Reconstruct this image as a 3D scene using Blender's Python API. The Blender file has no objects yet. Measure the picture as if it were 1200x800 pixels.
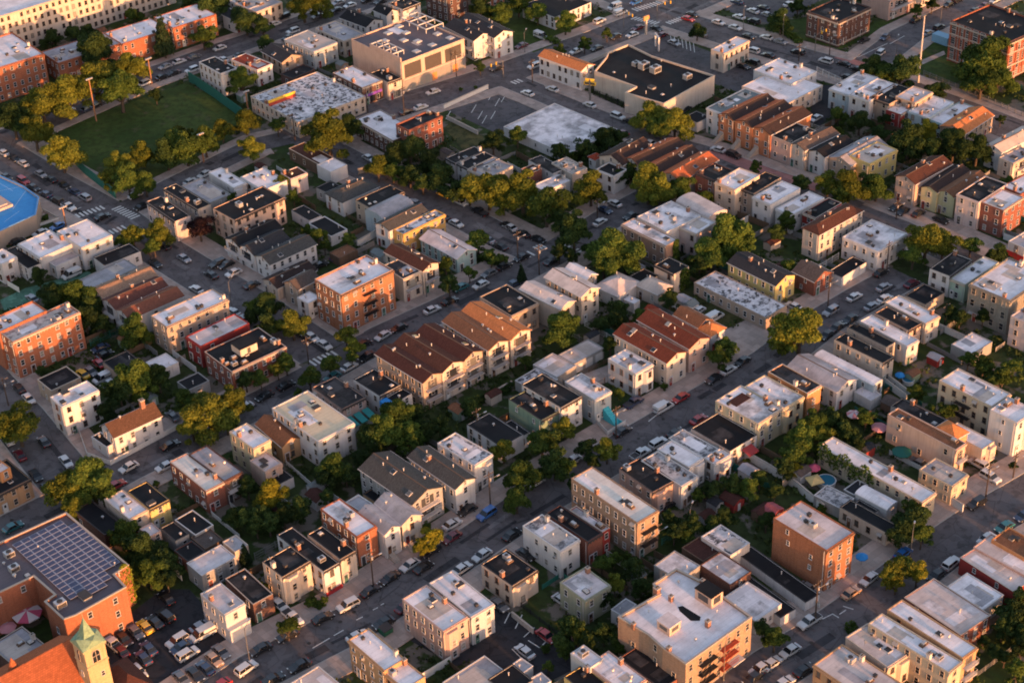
import bpy, math, random
import numpy as np
from mathutils import Vector, Matrix
random.seed(7)
R = math.radians
scene = bpy.context.scene
COL = scene.collection

# ------------------------------------------------------------------ camera
CAM_H = 235.0; FOC = 2063.0; PITCH = R(33.3); ROLL = R(-2.54)
cd = bpy.data.cameras.new('camera'); cam = bpy.data.objects.new('camera', cd); COL.objects.link(cam)
cd.sensor_width = 36.0; cd.lens = 36.0*FOC/1200.0; cd.clip_start = 1.0; cd.clip_end = 5000.0
_r0 = Vector((1,0,0)); _u0 = Vector((0, math.sin(PITCH), math.cos(PITCH))); _f0 = Vector((0, math.cos(PITCH), -math.sin(PITCH)))
_c, _s = math.cos(ROLL), math.sin(ROLL)
CR = _c*_r0+_s*_u0; CU = -_s*_r0+_c*_u0
cam.matrix_world = Matrix(((CR.x,CU.x,-_f0.x,0),(CR.y,CU.y,-_f0.y,0),(CR.z,CU.z,-_f0.z,CAM_H),(0,0,0,1)))
cd.dof.use_dof = False
scene.camera = cam

# ------------------------------------------------------------------ sun, sky, exposure
GRID = R(40.6)                       # direction of the avenues
SUN_EL = R(4.8); SUN_AZ = GRID-R(90)-R(4)     # direction towards the sun, measured from +X
sl = bpy.data.lights.new('sun', 'SUN'); sun = bpy.data.objects.new('sun', sl); COL.objects.link(sun)
sl.energy = 2.3; sl.angle = R(0.6); sl.color = (1.0, 0.45, 0.18)
sdir = Vector((math.cos(SUN_EL)*math.cos(SUN_AZ), math.cos(SUN_EL)*math.sin(SUN_AZ), math.sin(SUN_EL)))
sun.rotation_euler = sdir.to_track_quat('Z', 'Y').to_euler(); sun.location = (0, 200, 150)
W = bpy.data.worlds.new('World'); scene.world = W; W.use_nodes = True
nt = W.node_tree; bgn = nt.nodes['Background']; sky = nt.nodes.new('ShaderNodeTexSky')
sky.sky_type = 'NISHITA'; sky.sun_disc = False; sky.sun_elevation = SUN_EL
sky.sun_rotation = R(90)-SUN_AZ      # sky azimuth runs clockwise from +Y
sky.air_density = 1.0; sky.dust_density = 1.0; sky.ozone_density = 1.6
tint = nt.nodes.new('ShaderNodeMix'); tint.data_type = 'RGBA'; tint.blend_type = 'MULTIPLY'; tint.inputs[0].default_value = 1.0
tint.inputs[7].default_value = (1.31, 1.0, .94, 1)      # the warm-mauve dusk of the photograph, the same in every direction
nt.links.new(sky.outputs[0], tint.inputs[6]); nt.links.new(tint.outputs[2], bgn.inputs[0]); bgn.inputs[1].default_value = 0.15
scene.view_settings.view_transform = 'Standard'; scene.view_settings.look = 'None'
scene.view_settings.exposure = 2.2; scene.view_settings.gamma = 1.0
scene.render.engine = 'CYCLES'; scene.cycles.pixel_filter_type = 'BLACKMAN_HARRIS'; scene.cycles.filter_width = 1.9

# ------------------------------------------------------------------ pixels of the survey photograph -> places on a level plane
def at(px, py, z=0.0):
    x = px-600.0; y = 400.0-py
    d = CR*x + CU*y + _f0*FOC
    t = (z-CAM_H)/d.z
    return Vector((d.x*t, d.y*t, z))
def px_of(p):
    q = Vector(p)-Vector((0,0,CAM_H)); f = q.dot(_f0)
    return 600+q.dot(CR)/f*FOC, 400-q.dot(CU)/f*FOC
EA = Vector((math.cos(GRID), math.sin(GRID), 0)); EB = Vector((-math.sin(GRID), math.cos(GRID), 0))

# ------------------------------------------------------------------ materials
MATS = {}
def _mat(name):
    m = bpy.data.materials.new(name); m.use_nodes = True
    t = m.node_tree; b = t.nodes['Principled BSDF']; b.inputs['Specular IOR Level'].default_value = .5 if ('glass' in name or 'paint_' in name) else .12
    return m, t, b
def N(t, kind, **kw):
    n = t.nodes.new(kind)
    for k, v in kw.items():
        if k.startswith('i_'): n.inputs[k[2:].replace('_', ' ')].default_value = v
        else: setattr(n, k, v)
    return n
def ramp(t, fac, stops):
    n = t.nodes.new('ShaderNodeValToRGB'); e = n.color_ramp.elements
    while len(e) < len(stops): e.new(0.5)
    for q, (p, c) in zip(e, stops):
        q.position = p; q.color = (c, c, c, 1) if not isinstance(c, tuple) else (*c[:3], 1)
    t.links.new(fac, n.inputs[0]); return n.outputs[0]
def mixc(t, fac, a, b, mode='MIX'):
    n = t.nodes.new('ShaderNodeMix'); n.data_type = 'RGBA'; n.blend_type = mode
    for s, v in ((0, fac), (6, a), (7, b)):
        if hasattr(v, 'is_linked') or isinstance(v, bpy.types.NodeSocket): t.links.new(v, n.inputs[s])
        else: n.inputs[s].default_value = v if s == 0 else ((*v[:3], 1) if isinstance(v, tuple) else (v, v, v, 1))
    return n.outputs[2]
def coords(t, scale=(1,1,1), jitter=True):
    c = N(t, 'ShaderNodeTexCoord'); mp = N(t, 'ShaderNodeMapping'); mp.inputs['Scale'].default_value = scale
    t.links.new(c.outputs['Object'], mp.inputs['Vector'])
    if jitter:
        oi = N(t, 'ShaderNodeObjectInfo'); mu = N(t, 'ShaderNodeVectorMath', operation='SCALE'); mu.inputs['Scale'].default_value = 3.7
        t.links.new(oi.outputs['Location'], mu.inputs[0]); t.links.new(mu.outputs[0], mp.inputs['Location'])
    return mp.outputs[0]
def noise(t, vec, scale, detail=4, rough=0.6):
    n = N(t, 'ShaderNodeTexNoise'); n.inputs['Scale'].default_value = scale; n.inputs['Detail'].default_value = detail
    n.inputs['Roughness'].default_value = rough; t.links.new(vec, n.inputs['Vector']); return n.outputs[0]
def bump(t, b, h, st=0.4, dist=0.05):
    n = N(t, 'ShaderNodeBump'); n.inputs['Strength'].default_value = st; n.inputs['Distance'].default_value = dist
    t.links.new(h, n.inputs['Height']); t.links.new(n.outputs[0], b.inputs['Normal'])

def wall_mat(name, col, kind):
    key = 'wall_'+name
    if key in MATS: return MATS[key]
    m, t, b = _mat(key); v = coords(t)
    big = noise(t, v, 0.35, 3); fine = noise(t, v, 3.0, 4)
    streak = noise(t, coords(t, (1.6, 1.6, 0.12)), 1.2, 4)
    c = mixc(t, ramp(t, big, [(.35, .0), (.7, .5)]), col, tuple(x*.72 for x in col))
    if kind == 'brick':
        br = N(t, 'ShaderNodeTexBrick'); gx = N(t, 'ShaderNodeSeparateXYZ'); cb = N(t, 'ShaderNodeCombineXYZ')
        co = N(t, 'ShaderNodeTexCoord'); t.links.new(co.outputs['Object'], gx.inputs[0])
        ad = N(t, 'ShaderNodeMath', operation='ADD'); t.links.new(gx.outputs[0], ad.inputs[0]); t.links.new(gx.outputs[1], ad.inputs[1])
        t.links.new(ad.outputs[0], cb.inputs[0]); t.links.new(gx.outputs[2], cb.inputs[1]); t.links.new(cb.outputs[0], br.inputs['Vector'])
        br.inputs['Scale'].default_value = 1.0; br.inputs['Brick Width'].default_value = .44; br.inputs['Row Height'].default_value = .16
        br.inputs['Mortar Size'].default_value = .018
        br.inputs['Color1'].default_value = (*col, 1); br.inputs['Color2'].default_value = (*[x*.62 for x in col], 1)
        br.inputs['Mortar'].default_value = (*[x*.6+.09 for x in col], 1)
        c = mixc(t, .75, c, br.outputs[0]); bump(t, b, br.outputs[1], .3, .02)
    elif kind == 'siding':
        wv = N(t, 'ShaderNodeTexWave', wave_type='BANDS', bands_direction='Z', wave_profile='SAW'); wv.inputs['Scale'].default_value = 1.3
        co = N(t, 'ShaderNodeTexCoord'); t.links.new(co.outputs['Object'], wv.inputs['Vector'])
        c = mixc(t, ramp(t, wv.outputs[1], [(.0, .22), (.25, 0.)]), c, tuple(x*.45 for x in col)); bump(t, b, wv.outputs[1], .35, .03)
    else: bump(t, b, fine, .25, .02)
    c = mixc(t, ramp(t, streak, [(.5, .0), (.75, .42)]), c, tuple(x*.38 for x in col))
    c = mixc(t, ramp(t, fine, [(.55, .0), (.8, .25)]), c, tuple(min(1, x*1.25) for x in col))
    t.links.new(c, b.inputs['Base Color']); b.inputs['Roughness'].default_value = .85
    MATS[key] = m; return m

def flat_mat(name, col, spot, amt=.5, rub=False):
    key = 'roof_'+name
    if key in MATS: return MATS[key]
    m, t, b = _mat(key); v = coords(t)
    big = noise(t, v, .22, 5, .62); mid = noise(t, v, .8, 5, .65); fine = noise(t, v, 5, 3)
    c = mixc(t, ramp(t, big, [(.42, .0), (.62, amt)]), col, spot)
    if rub:
        vo = N(t, 'ShaderNodeTexVoronoi', feature='F1'); vo.inputs['Scale'].default_value = .7
        mx = N(t, 'ShaderNodeVectorMath', operation='ADD'); t.links.new(v, mx.inputs[0])
        nz = N(t, 'ShaderNodeTexNoise'); nz.inputs['Scale'].default_value = .9; t.links.new(v, nz.inputs['Vector']); sc = N(t, 'ShaderNodeVectorMath', operation='SCALE')
        sc.inputs['Scale'].default_value = 2.2; t.links.new(nz.outputs['Color'], sc.inputs[0]); t.links.new(sc.outputs[0], mx.inputs[1]); t.links.new(mx.outputs[0], vo.inputs['Vector'])
        c = mixc(t, ramp(t, mid, [(.47, .0), (.53, 1.)]), c, spot)
        c = mixc(t, ramp(t, vo.outputs[0], [(.5, 0.), (.62, .8)]), c, tuple(x*1.1 for x in col))
    # membrane seams and repaired strips
    br = N(t, 'ShaderNodeTexBrick'); t.links.new(v, br.inputs['Vector']); br.inputs['Scale'].default_value = 1.
    br.inputs['Brick Width'].default_value = 5.5; br.inputs['Row Height'].default_value = 1.05; br.inputs['Mortar Size'].default_value = .035; br.offset = .37
    br.inputs['Color1'].default_value = (.0, .0, .0, 1); br.inputs['Color2'].default_value = (1, 1, 1, 1); br.inputs['Mortar'].default_value = (.5, .5, .5, 1)
    c = mixc(t, ramp(t, br.outputs[0], [(.72, .0), (1., .28)]), c, tuple(x*.6+.01 for x in col))
    c = mixc(t, ramp(t, br.outputs[1], [(.2, .0), (.9, .4)]), c, tuple(x*.45 for x in col))
    c = mixc(t, ramp(t, mid, [(.56, .0), (.74, .35)]), c, tuple(x*.55 for x in spot))
    c = mixc(t, ramp(t, fine, [(.5, .0), (.8, .2)]), c, tuple(min(1, x*1.35+.01) for x in col))
    t.links.new(c, b.inputs['Base Color']); b.inputs['Roughness'].default_value = .8; bump(t, b, mid, .3, .04)
    MATS[key] = m; return m

def shingle_mat(name, col):
    key = 'shingles_'+name
    if key in MATS: return MATS[key]
    m, t, b = _mat(key); v = coords(t)
    big = noise(t, v, .3, 4); fine = noise(t, v, 4.5, 4, .7)
    br = N(t, 'ShaderNodeTexBrick'); co = N(t, 'ShaderNodeTexCoord'); t.links.new(co.outputs['Object'], br.inputs['Vector'])
    br.inputs['Scale'].default_value = 1.; br.inputs['Brick Width'].default_value = .5; br.inputs['Row Height'].default_value = .34; br.inputs['Mortar Size'].default_value = .02
    br.inputs['Color1'].default_value = (*col, 1); br.inputs['Color2'].default_value = (*[x*.7 for x in col], 1); br.inputs['Mortar'].default_value = (*[x*.4 for x in col], 1)
    c = mixc(t, ramp(t, big, [(.4, .0), (.7, .45)]), br.outputs[0], tuple(x*.62 for x in col))
    c = mixc(t, ramp(t, fine, [(.55, .0), (.75, .35)]), c, tuple(min(1, x*1.5+.01) for x in col))
    t.links.new(c, b.inputs['Base Color']); b.inputs['Roughness'].default_value = .9; bump(t, b, fine, .4, .03)
    MATS[key] = m; return m

def plain(name, col, rough=.7, metal=0., var=.25, spec=None):
    if name in MATS: return MATS[name]
    m, t, b = _mat(name); v = coords(t)
    n = noise(t, v, 2.2, 4)
    c = mixc(t, ramp(t, n, [(.4, .0), (.75, var)]), col, tuple(x*.5 for x in col))
    t.links.new(c, b.inputs['Base Color']); b.inputs['Roughness'].default_value = rough; b.inputs['Metallic'].default_value = metal
    MATS[name] = m; return m
def glass_mat():
    if 'window_glass' in MATS: return MATS['window_glass']
    m, t, b = _mat('window_glass'); oi = N(t, 'ShaderNodeObjectInfo')
    c = ramp(t, oi.outputs['Random'], [(.0, (.012, .014, .018)), (.6, (.03, .032, .036)), (.86, (.10, .095, .085)), (1., (.28, .26, .23))])
    t.links.new(c, b.inputs['Base Color']); b.inputs['Roughness'].default_value = .12
    MATS['window_glass'] = m; return m
def leaf_mat(name, col, col2):
    key = 'leaves_'+name
    if key in MATS: return MATS[key]
    m, t, b = _mat(key); g = N(t, 'ShaderNodeNewGeometry'); oi = N(t, 'ShaderNodeObjectInfo')
    c = mixc(t, ramp(t, g.outputs['Random Per Island'], [(.1, 0.), (.95, 1.)]), col, col2)
    v = coords(t); n = noise(t, v, .45, 3)
    c = mixc(t, ramp(t, n, [(.42, 0.), (.62, .7)]), c, tuple(x*.5 for x in col))
    hs = N(t, 'ShaderNodeHueSaturation'); t.links.new(c, hs.inputs['Color'])
    mr = N(t, 'ShaderNodeMapRange'); mr.inputs[3].default_value = .75; mr.inputs[4].default_value = 1.25
    t.links.new(oi.outputs['Random'], mr.inputs[0]); t.links.new(mr.outputs[0], hs.inputs['Value'])
    t.links.new(hs.outputs[0], b.inputs['Base Color']); b.inputs['Roughness'].default_value = .75
    tr = N(t, 'ShaderNodeBsdfTranslucent'); t.links.new(hs.outputs[0], tr.inputs[0]); mx = N(t, 'ShaderNodeMixShader'); mx.inputs[0].default_value = .25
    out = t.nodes['Material Output']; t.links.new(b.outputs[0], mx.inputs[1]); t.links.new(tr.outputs[0], mx.inputs[2]); t.links.new(mx.outputs[0], out.inputs[0])
    MATS[key] = m; return m

WALLS = {'cream':((.60,.50,.42),'siding'),'white':((.66,.63,.62),'siding'),'obrick':((.38,.125,.06),'brick'),'obrick2':((.40,.15,.07),'brick'),
 'brick':((.26,.085,.055),'brick'),'dbrick':((.13,.062,.048),'brick'),'sbrick':((.30,.085,.045),'brick'),'blueg':((.40,.45,.48),'siding'),'tan':((.42,.32,.25),'stucco'),
 'peach':((.58,.41,.33),'stucco'),'brown':((.16,.10,.07),'siding'),'terra':((.52,.20,.10),'stucco'),'pink':((.52,.36,.31),'siding'),'pinkw':((.60,.49,.46),'stucco'),
 'rpaint':((.30,.045,.04),'siding'),'lblue':((.44,.52,.56),'siding'),'teal':((.30,.42,.42),'siding'),'grey':((.33,.32,.31),'stucco'),'lgrey':((.52,.52,.53),'siding'),
 'yellow':((.62,.48,.20),'siding'),'yelg':((.50,.46,.28),'siding'),'yello':((.62,.38,.13),'stucco'),'paleg':((.42,.52,.42),'siding'),'stone':((.27,.24,.20),'brick'),
 'dpink':((.33,.22,.17),'brick'),'orange':((.50,.24,.11),'stucco'),'tanor':((.48,.30,.17),'stucco'),'tanbr':((.38,.25,.17),'brick'),'olive':((.52,.45,.30),'siding'),
 'green':((.22,.30,.22),'siding'),'yelw':((.56,.48,.34),'siding'),'yelc':((.52,.43,.32),'stucco'),'paleo':((.34,.34,.25),'siding')}
def wall_of(k):
    c, kind = WALLS[k]; return wall_mat(k, tuple(x*.80 for x in c), kind)
ROOFS = {'wht':('f',(.72,.67,.68),(.40,.37,.375),.55),'wht2':('f',(.68,.63,.64),(.14,.13,.13),.8),'wht3':('f',(0.660,0.605,0.539),(.40,.36,.33),.5),'blk':('f',(.009,.009,.011),(.018,.0175,.019),.6),
 'blk2':('f',(.014,.013,.014),(.07,.062,.062),.8),'gry':('f',(.34,.32,.335),(.15,.14,.145),.6),'tan':('f',(0.468,0.390,0.338),(.24,.20,.18),.5),'pnk':('f',(.56,.48,.47),(.25,.21,.21),.5),
 'prp':('f',(.115,.095,.105),(.11,.09,.10),.5),'rub':('r',(0.546,0.520,0.533),(.05,.05,.055),.6),'rub2':('r',(0.468,0.390,0.351),(.22,.18,.17),.5),'rub3':('r',(0.390,0.364,0.364),(.10,.095,.10),.5),
 'deck':('r',(0.429,0.351,0.299),(.10,.12,.13),.5),'red':('s',(.34,.06,.03)),'dgry':('s',(.04,.04,.045)),'dgr2':('s',(.075,.073,.07)),'brn':('s',(.09,.038,.027)),'dbr':('s',(.05,.033,.03)),
 'gbr':('s',(.11,.085,.075)),'gbr2':('s',(.10,.055,.037)),'org':('s',(.55,.20,.075)),'org2':('s',(.22,.10,.055)),'rbr':('s',(.075,.030,.024)),'red2':('s',(.17,.045,.026)),'rd2':('s',(.50,.125,.05)),'rd3':('s',(.46,.13,.055)),
 'dgr_f':('f',(.06,.055,.058),(.04,.038,.04),.5),'teal':('f',(.15,.17,.17),(.11,.125,.125),.5),'mrn':('s',(.125,.052,.042)),'rdb':('s',(.21,.08,.052)),'tan2':('s',(.30,.19,.13)),'gpk':('f',(.54,.46,.43),(.27,.225,.21),.5),'yrf':('f',(.56,.46,.32),(.42,.34,.24),.4),'cor':('f',(0.546,0.507,0.520),(.22,.20,.21),.5)}
def roof_of(k):
    r = ROOFS[k]
    if r[0] == 's': return shingle_mat(k, r[1])
    return flat_mat(k, r[1], r[2], r[3], r[0] == 'r')

# ------------------------------------------------------------------ mesh builder
class MB:
    def __init__(s): s.v = []; s.f = []; s.m = []
    def quad(s, a, b, c, d, m=0):
        n = len(s.v); s.v += [tuple(a), tuple(b), tuple(c), tuple(d)]; s.f.append((n, n+1, n+2, n+3)); s.m.append(m)
    def poly(s, pts, m=0):
        n = len(s.v); s.v += [tuple(p) for p in pts]; s.f.append(tuple(range(n, n+len(pts)))); s.m.append(m)
    def box(s, x0, y0, z0, x1, y1, z1, m=0, bottom=True):
        n = len(s.v)
        s.v += [(x0,y0,z0),(x1,y0,z0),(x1,y1,z0),(x0,y1,z0),(x0,y0,z1),(x1,y0,z1),(x1,y1,z1),(x0,y1,z1)]
        fs = [(4,5,6,7),(0,1,5,4),(1,2,6,5),(2,3,7,6),(3,0,4,7)]
        if bottom: fs.append((3,2,1,0))
        for f in fs: s.f.append(tuple(n+i for i in f)); s.m.append(m)
    def cyl(s, x, y, z0, z1, r0, r1=None, n=8, m=0, cap=True):
        r1 = r0 if r1 is None else r1; k = len(s.v)
        for i in range(n):
            a = 2*math.pi*i/n; s.v.append((x+r0*math.cos(a), y+r0*math.sin(a), z0))
        for i in range(n):
            a = 2*math.pi*i/n; s.v.append((x+r1*math.cos(a), y+r1*math.sin(a), z1))
        for i in range(n):
            j = (i+1) % n; s.f.append((k+i, k+j, k+n+j, k+n+i)); s.m.append(m)
        if cap: s.f.append(tuple(k+n+i for i in range(n))); s.m.append(m)
    def tube(s, a, b, r0, r1=None, n=6, m=0):
        a = Vector(a); b = Vector(b); r1 = r0 if r1 is None else r1; d = (b-a)
        if d.length < 1e-6: return
        q = d.to_track_quat('Z', 'Y'); k = len(s.v)
        for p, r in ((a, r0), (b, r1)):
            for i in range(n):
                t = 2*math.pi*i/n; s.v.append(tuple(p+q@Vector((r*math.cos(t), r*math.sin(t), 0))))
        for i in range(n):
            j = (i+1) % n; s.f.append((k+i, k+j, k+n+j, k+n+i)); s.m.append(m)
        s.f.append(tuple(k+n+i for i in range(n))); s.m.append(m)
    def mesh(s, name, mats):
        me = bpy.data.meshes.new(name); me.from_pydata(s.v, [], s.f)
        for m in mats: me.materials.append(m)
        if len(mats) > 1: me.polygons.foreach_set('material_index', s.m)
        me.update(); return me
    def build(s, name, mats, parent=None, loc=None):
        if not isinstance(mats, (list, tuple)): mats = [mats]
        return put(name, s.mesh(name, mats), parent, loc)
def put(name, me, parent=None, loc=None, rz=0, sc=None):
    o = bpy.data.objects.new(name, me); COL.objects.link(o)
    if parent is not None: o.parent = parent
    if loc is not None: o.location = loc
    if rz: o.rotation_euler = (0, 0, rz)
    if sc is not None: o.scale = sc
    return o
def tag(o, label=None, cat=None, group=None, kind=None):
    if label: o['label'] = label
    if cat: o['category'] = cat
    if group: o['group'] = group
    if kind: o['kind'] = kind
    return o
def empty(name, loc, rz=0):
    o = bpy.data.objects.new(name, None); COL.objects.link(o); o.location = loc; o.rotation_euler = (0, 0, rz); o.empty_display_size = .5
    return o
# ------------------------------------------------------------------ streets (survey pixels, carriageway width, pavement width)
ROADS = {
 'main street': ([(200,855),(300,787),(425,724),(548,642),(632,585),(750,515),(850,457),(905,423),(965,377),(1020,345),(1062,322)], 11.0, 6.0),
 'middle street': ([(-60,655),(20,615),(90,580),(150,548),(200,523),(300,476),(370,440),(450,394),(520,362),(600,323),(645,300),(712,257),(745,240),(815,205)], 10.5, 5.4),
 'lower field street': ([(60,302),(140,249),(225,206),(300,170),(352,158)], 9.0, 3.4),
 'avenue': ([(340,164),(400,148),(450,130),(500,114),(550,99),(600,83),(700,47),(775,18),(850,-14)], 14.5, 4.6),
 'field street': ([(-60,188),(0,165),(80,130),(160,95),(275,54),(350,29),(430,2),(490,-18)], 12.0, 3.4),
 'pavilion street': ([(-60,140),(0,178),(60,215),(135,256),(190,295),(250,332),(300,362),(378,414)], 13.0, 6.2),
 'left-hand street': ([(-70,400),(-20,445),(20,490),(60,540),(92,578)], 12.5, 5.6),
 'cross street': ([(362,163),(430,200),(520,243),(600,284),(648,302)], 11.0, 4.6),
 'lower right street': ([(800,860),(860,818),(907,783),(975,740),(1020,708),(1095,650),(1150,612),(1200,583),(1290,530)], 11.0, 6.2),
 'depot street': ([(580,88),(640,112),(700,138),(760,162),(836,184),(900,208),(950,224),(1040,262),(1120,300),(1200,336),(1290,378)], 9.5, 4.4),
 'boulevard': ([(670,-30),(775,18),(900,57),(1005,86),(1080,112),(1150,138),(1220,165),(1290,190)], 13.5, 4.6),
 'school street': ([(1005,86),(1062,42),(1118,15),(1175,-12)], 11.5, 4.0)}
def gpts(line, z=0.0): return [at(x, y, z) for x, y in line]
ROADW = {k: (gpts(v[0]), v[1], v[2]) for k, v in ROADS.items()}
def seg_dist(p, a, b):
    ab = b-a; t = max(0., min(1., (p-a).dot(ab)/ab.dot(ab))); return (p-(a+ab*t)).length
def road_dist(p, skip=None):
    best = 1e9
    for k, (pts, w, sw) in ROADW.items():
        if k == skip: continue
        for a, b in zip(pts, pts[1:]): best = min(best, seg_dist(p, a, b)-w/2)
    return best
def road_name(p):
    best = (1e9, '')
    for k, (pts, w, sw) in ROADW.items():
        for a, b in zip(pts, pts[1:]): best = min(best, (seg_dist(p, a, b)-w/2, k))
    return best

LOTS = {   # open paved areas: polygon in survey pixels, surface
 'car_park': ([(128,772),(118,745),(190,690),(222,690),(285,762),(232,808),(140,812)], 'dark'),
 'car_park.upper': ([(520,128),(572,104),(652,128),(590,160)], 'asphalt'),
 'supermarket_car_park': ([(650,62),(762,34),(835,62),(905,88),(865,108),(770,75),(700,75)], 'asphalt'),
 'top_car_park': ([(835,8),(860,-20),(990,-20),(935,18),(900,28)], 'asphalt'),
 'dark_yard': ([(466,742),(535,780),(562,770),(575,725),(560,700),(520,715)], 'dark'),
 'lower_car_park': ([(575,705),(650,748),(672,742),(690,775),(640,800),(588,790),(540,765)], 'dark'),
 'factory_yard': ([(945,140),(960,100),(1000,100),(980,130),(960,150)], 'dark'),
 'paved_forecourt': ([(628,88),(645,90),(690,108),(742,132),(738,142),(690,124),(640,104)], 'slab'),
 'front_pavement': ([(790,430),(880,395),(905,385),(880,372),(812,405),(775,425)], 'slab'),
 'house_forecourts': ([(1010,240),(1035,228),(1125,262),(1190,290),(1172,300),(1090,270)], 'slab'),
 'brick_forecourts': ([(835,166),(905,190),(965,215),(955,224),(885,204),(830,180)], 'redslab'),
 'garage_court': ([(680,440),(720,425),(712,448),(690,455)], 'slab'),
 'school_path': ([(1063,78),(1106,60),(1108,64),(1068,82)], 'slab'),
 'yard_court': ([(415,345),(448,330),(455,355),(425,372)], 'asphalt'),
 'green_court': ([(0,352),(30,338),(105,318),(112,330),(40,352),(5,364)], 'green'),
}
LAWNS = {
 'grass_field': ([(66,150),(110,135),(218,97),(246,112),(285,140),(250,178),(190,205),(136,232),(100,200),(75,172)], 0),
 'triangular_lawn': ([(578,14),(600,8),(660,30),(675,42),(625,62),(600,48)], 1),
 'bank_lawn': ([(900,28),(945,20),(1020,30),(1048,18),(1042,36),(985,58),(905,38)], 1),
 'school_lawn': ([(1042,70),(1080,50),(1130,40),(1130,92),(1118,98),(1060,82)], 1),
 'vacant_lot': ([(520,150),(530,142),(566,160),(572,172),(548,182)], 2),
 'garden_grass': ([(800,335),(885,372),(870,392),(802,360)], 2),
}
def inpoly(p, poly):
    x, y = p.x, p.y; c = False; j = len(poly)-1
    for i in range(len(poly)):
        a, b = poly[i], poly[j]
        if (a.y > y) != (b.y > y) and x < (b.x-a.x)*(y-a.y)/(b.y-a.y)+a.x: c = not c
        j = i
    return c

# ------------------------------------------------------------------ ground materials
def ground_mat(name, col, col2, kind):
    m, t, b = _mat(name); v = coords(t, jitter=False)
    big = noise(t, v, .05, 5, .6); mid = noise(t, v, .5, 6, .65); fine = noise(t, v, 4, 4, .7)
    c = mixc(t, ramp(t, big, [(.4, 0.), (.62, 1.)]), col, col2)
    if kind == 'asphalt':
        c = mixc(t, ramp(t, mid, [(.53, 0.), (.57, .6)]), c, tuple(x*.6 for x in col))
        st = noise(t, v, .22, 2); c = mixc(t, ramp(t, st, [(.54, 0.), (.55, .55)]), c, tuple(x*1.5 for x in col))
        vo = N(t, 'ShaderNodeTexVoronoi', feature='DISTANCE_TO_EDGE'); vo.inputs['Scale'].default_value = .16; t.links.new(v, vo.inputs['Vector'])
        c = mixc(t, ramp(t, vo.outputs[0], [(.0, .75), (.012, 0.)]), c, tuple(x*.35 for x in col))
    if kind == 'slab':
        br = N(t, 'ShaderNodeTexBrick'); mp = N(t, 'ShaderNodeMapping'); mp.inputs['Rotation'].default_value = (0, 0, -GRID)
        co = N(t, 'ShaderNodeTexCoord'); t.links.new(co.outputs['Object'], mp.inputs[0]); t.links.new(mp.outputs[0], br.inputs['Vector'])
        br.offset = 0; br.inputs['Scale'].default_value = 1; br.inputs['Brick Width'].default_value = 1.6; br.inputs['Row Height'].default_value = 1.6; br.inputs['Mortar Size'].default_value = .03
        br.inputs['Color1'].default_value = (*col, 1); br.inputs['Color2'].default_value = (*[x*.72 for x in col2], 1); br.inputs['Mortar'].default_value = (*[x*.4 for x in col], 1)
        c = mixc(t, .6, c, br.outputs[0]); c = mixc(t, ramp(t, mid, [(.52, 0.), (.7, .45)]), c, tuple(x*.5 for x in col))
    if kind == 'grass':
        gn = noise(t, v, .045, 6, .7); c = mixc(t, ramp(t, gn, [(.5, 0.), (.66, .8)]), c, (col[0]*2.4, col[1]*1.8, col[2]*1.8)); gm_ = noise(t, v, .16, 4); c = mixc(t, ramp(t, gm_, [(.58, 0.), (.68, .8)]), c, (.085,.066,.034))
    if kind in ('yard', 'grass'):
        c = mixc(t, ramp(t, mid, [(.45, 0.), (.6, .8)]), c, tuple(x*.55 for x in col2))
    if kind == 'yard':
        g = noise(t, v, .12, 4); c = mixc(t, ramp(t, g, [(.53, 0.), (.58, .9)]), c, (.15, .12, .10))
    c = mixc(t, ramp(t, fine, [(.5, 0.), (.8, .3)]), c, tuple(min(1, x*1.5) for x in col))
    t.links.new(c, b.inputs['Base Color']); b.inputs['Roughness'].default_value = .9; bump(t, b, mid, .3, .05)
    MATS[name] = m; return m
ground_mat('asphalt', (.092,.081,.081), (.118,.103,.102), 'asphalt')
ground_mat('lot_asphalt', (.070,.063,.065), (.10,.09,.09), 'asphalt')
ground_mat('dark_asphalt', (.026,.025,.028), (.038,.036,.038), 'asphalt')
ground_mat('concrete', (.40,.31,.265), (.30,.235,.20), 'slab')
ground_mat('red_paving', (.34,.16,.14), (.26,.13,.12), 'slab')
ground_mat('green_paving', (.08,.17,.12), (.07,.14,.1), 'asphalt')
ground_mat('yard_ground', (.030,.048,.012), (.040,.052,.018), 'yard')
ground_mat('lawn', (.030,.052,.011), (.052,.072,.015), 'grass')
ground_mat('dry_lawn', (.055,.055,.02), (.04,.05,.018), 'grass')
paint = plain('road_paint', (.62,.60,.56), .7, 0, .8)
ypaint = plain('yellow_paint', (.55,.33,.07), .7, 0, .6)

g = MB(); S = 3200; g.quad((-S,-800,-.03),(S,-800,-.03),(S,4600,-.03),(-S,4600,-.03))
tag(g.build('ground', MATS['yard_ground']), 'dark earth and grass of the back yards between the houses', kind='structure')
def sheet(name, poly, mat, z, label):
    b = MB(); P = [Vector((p.x, p.y, z)) for p in poly]
    area = sum(P[i].x*P[(i+1) % len(P)].y-P[(i+1) % len(P)].x*P[i].y for i in range(len(P)))
    if area < 0: P.reverse()
    b.poly(P); o = b.build(name, mat); tag(o, label, kind='structure'); return o
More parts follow.
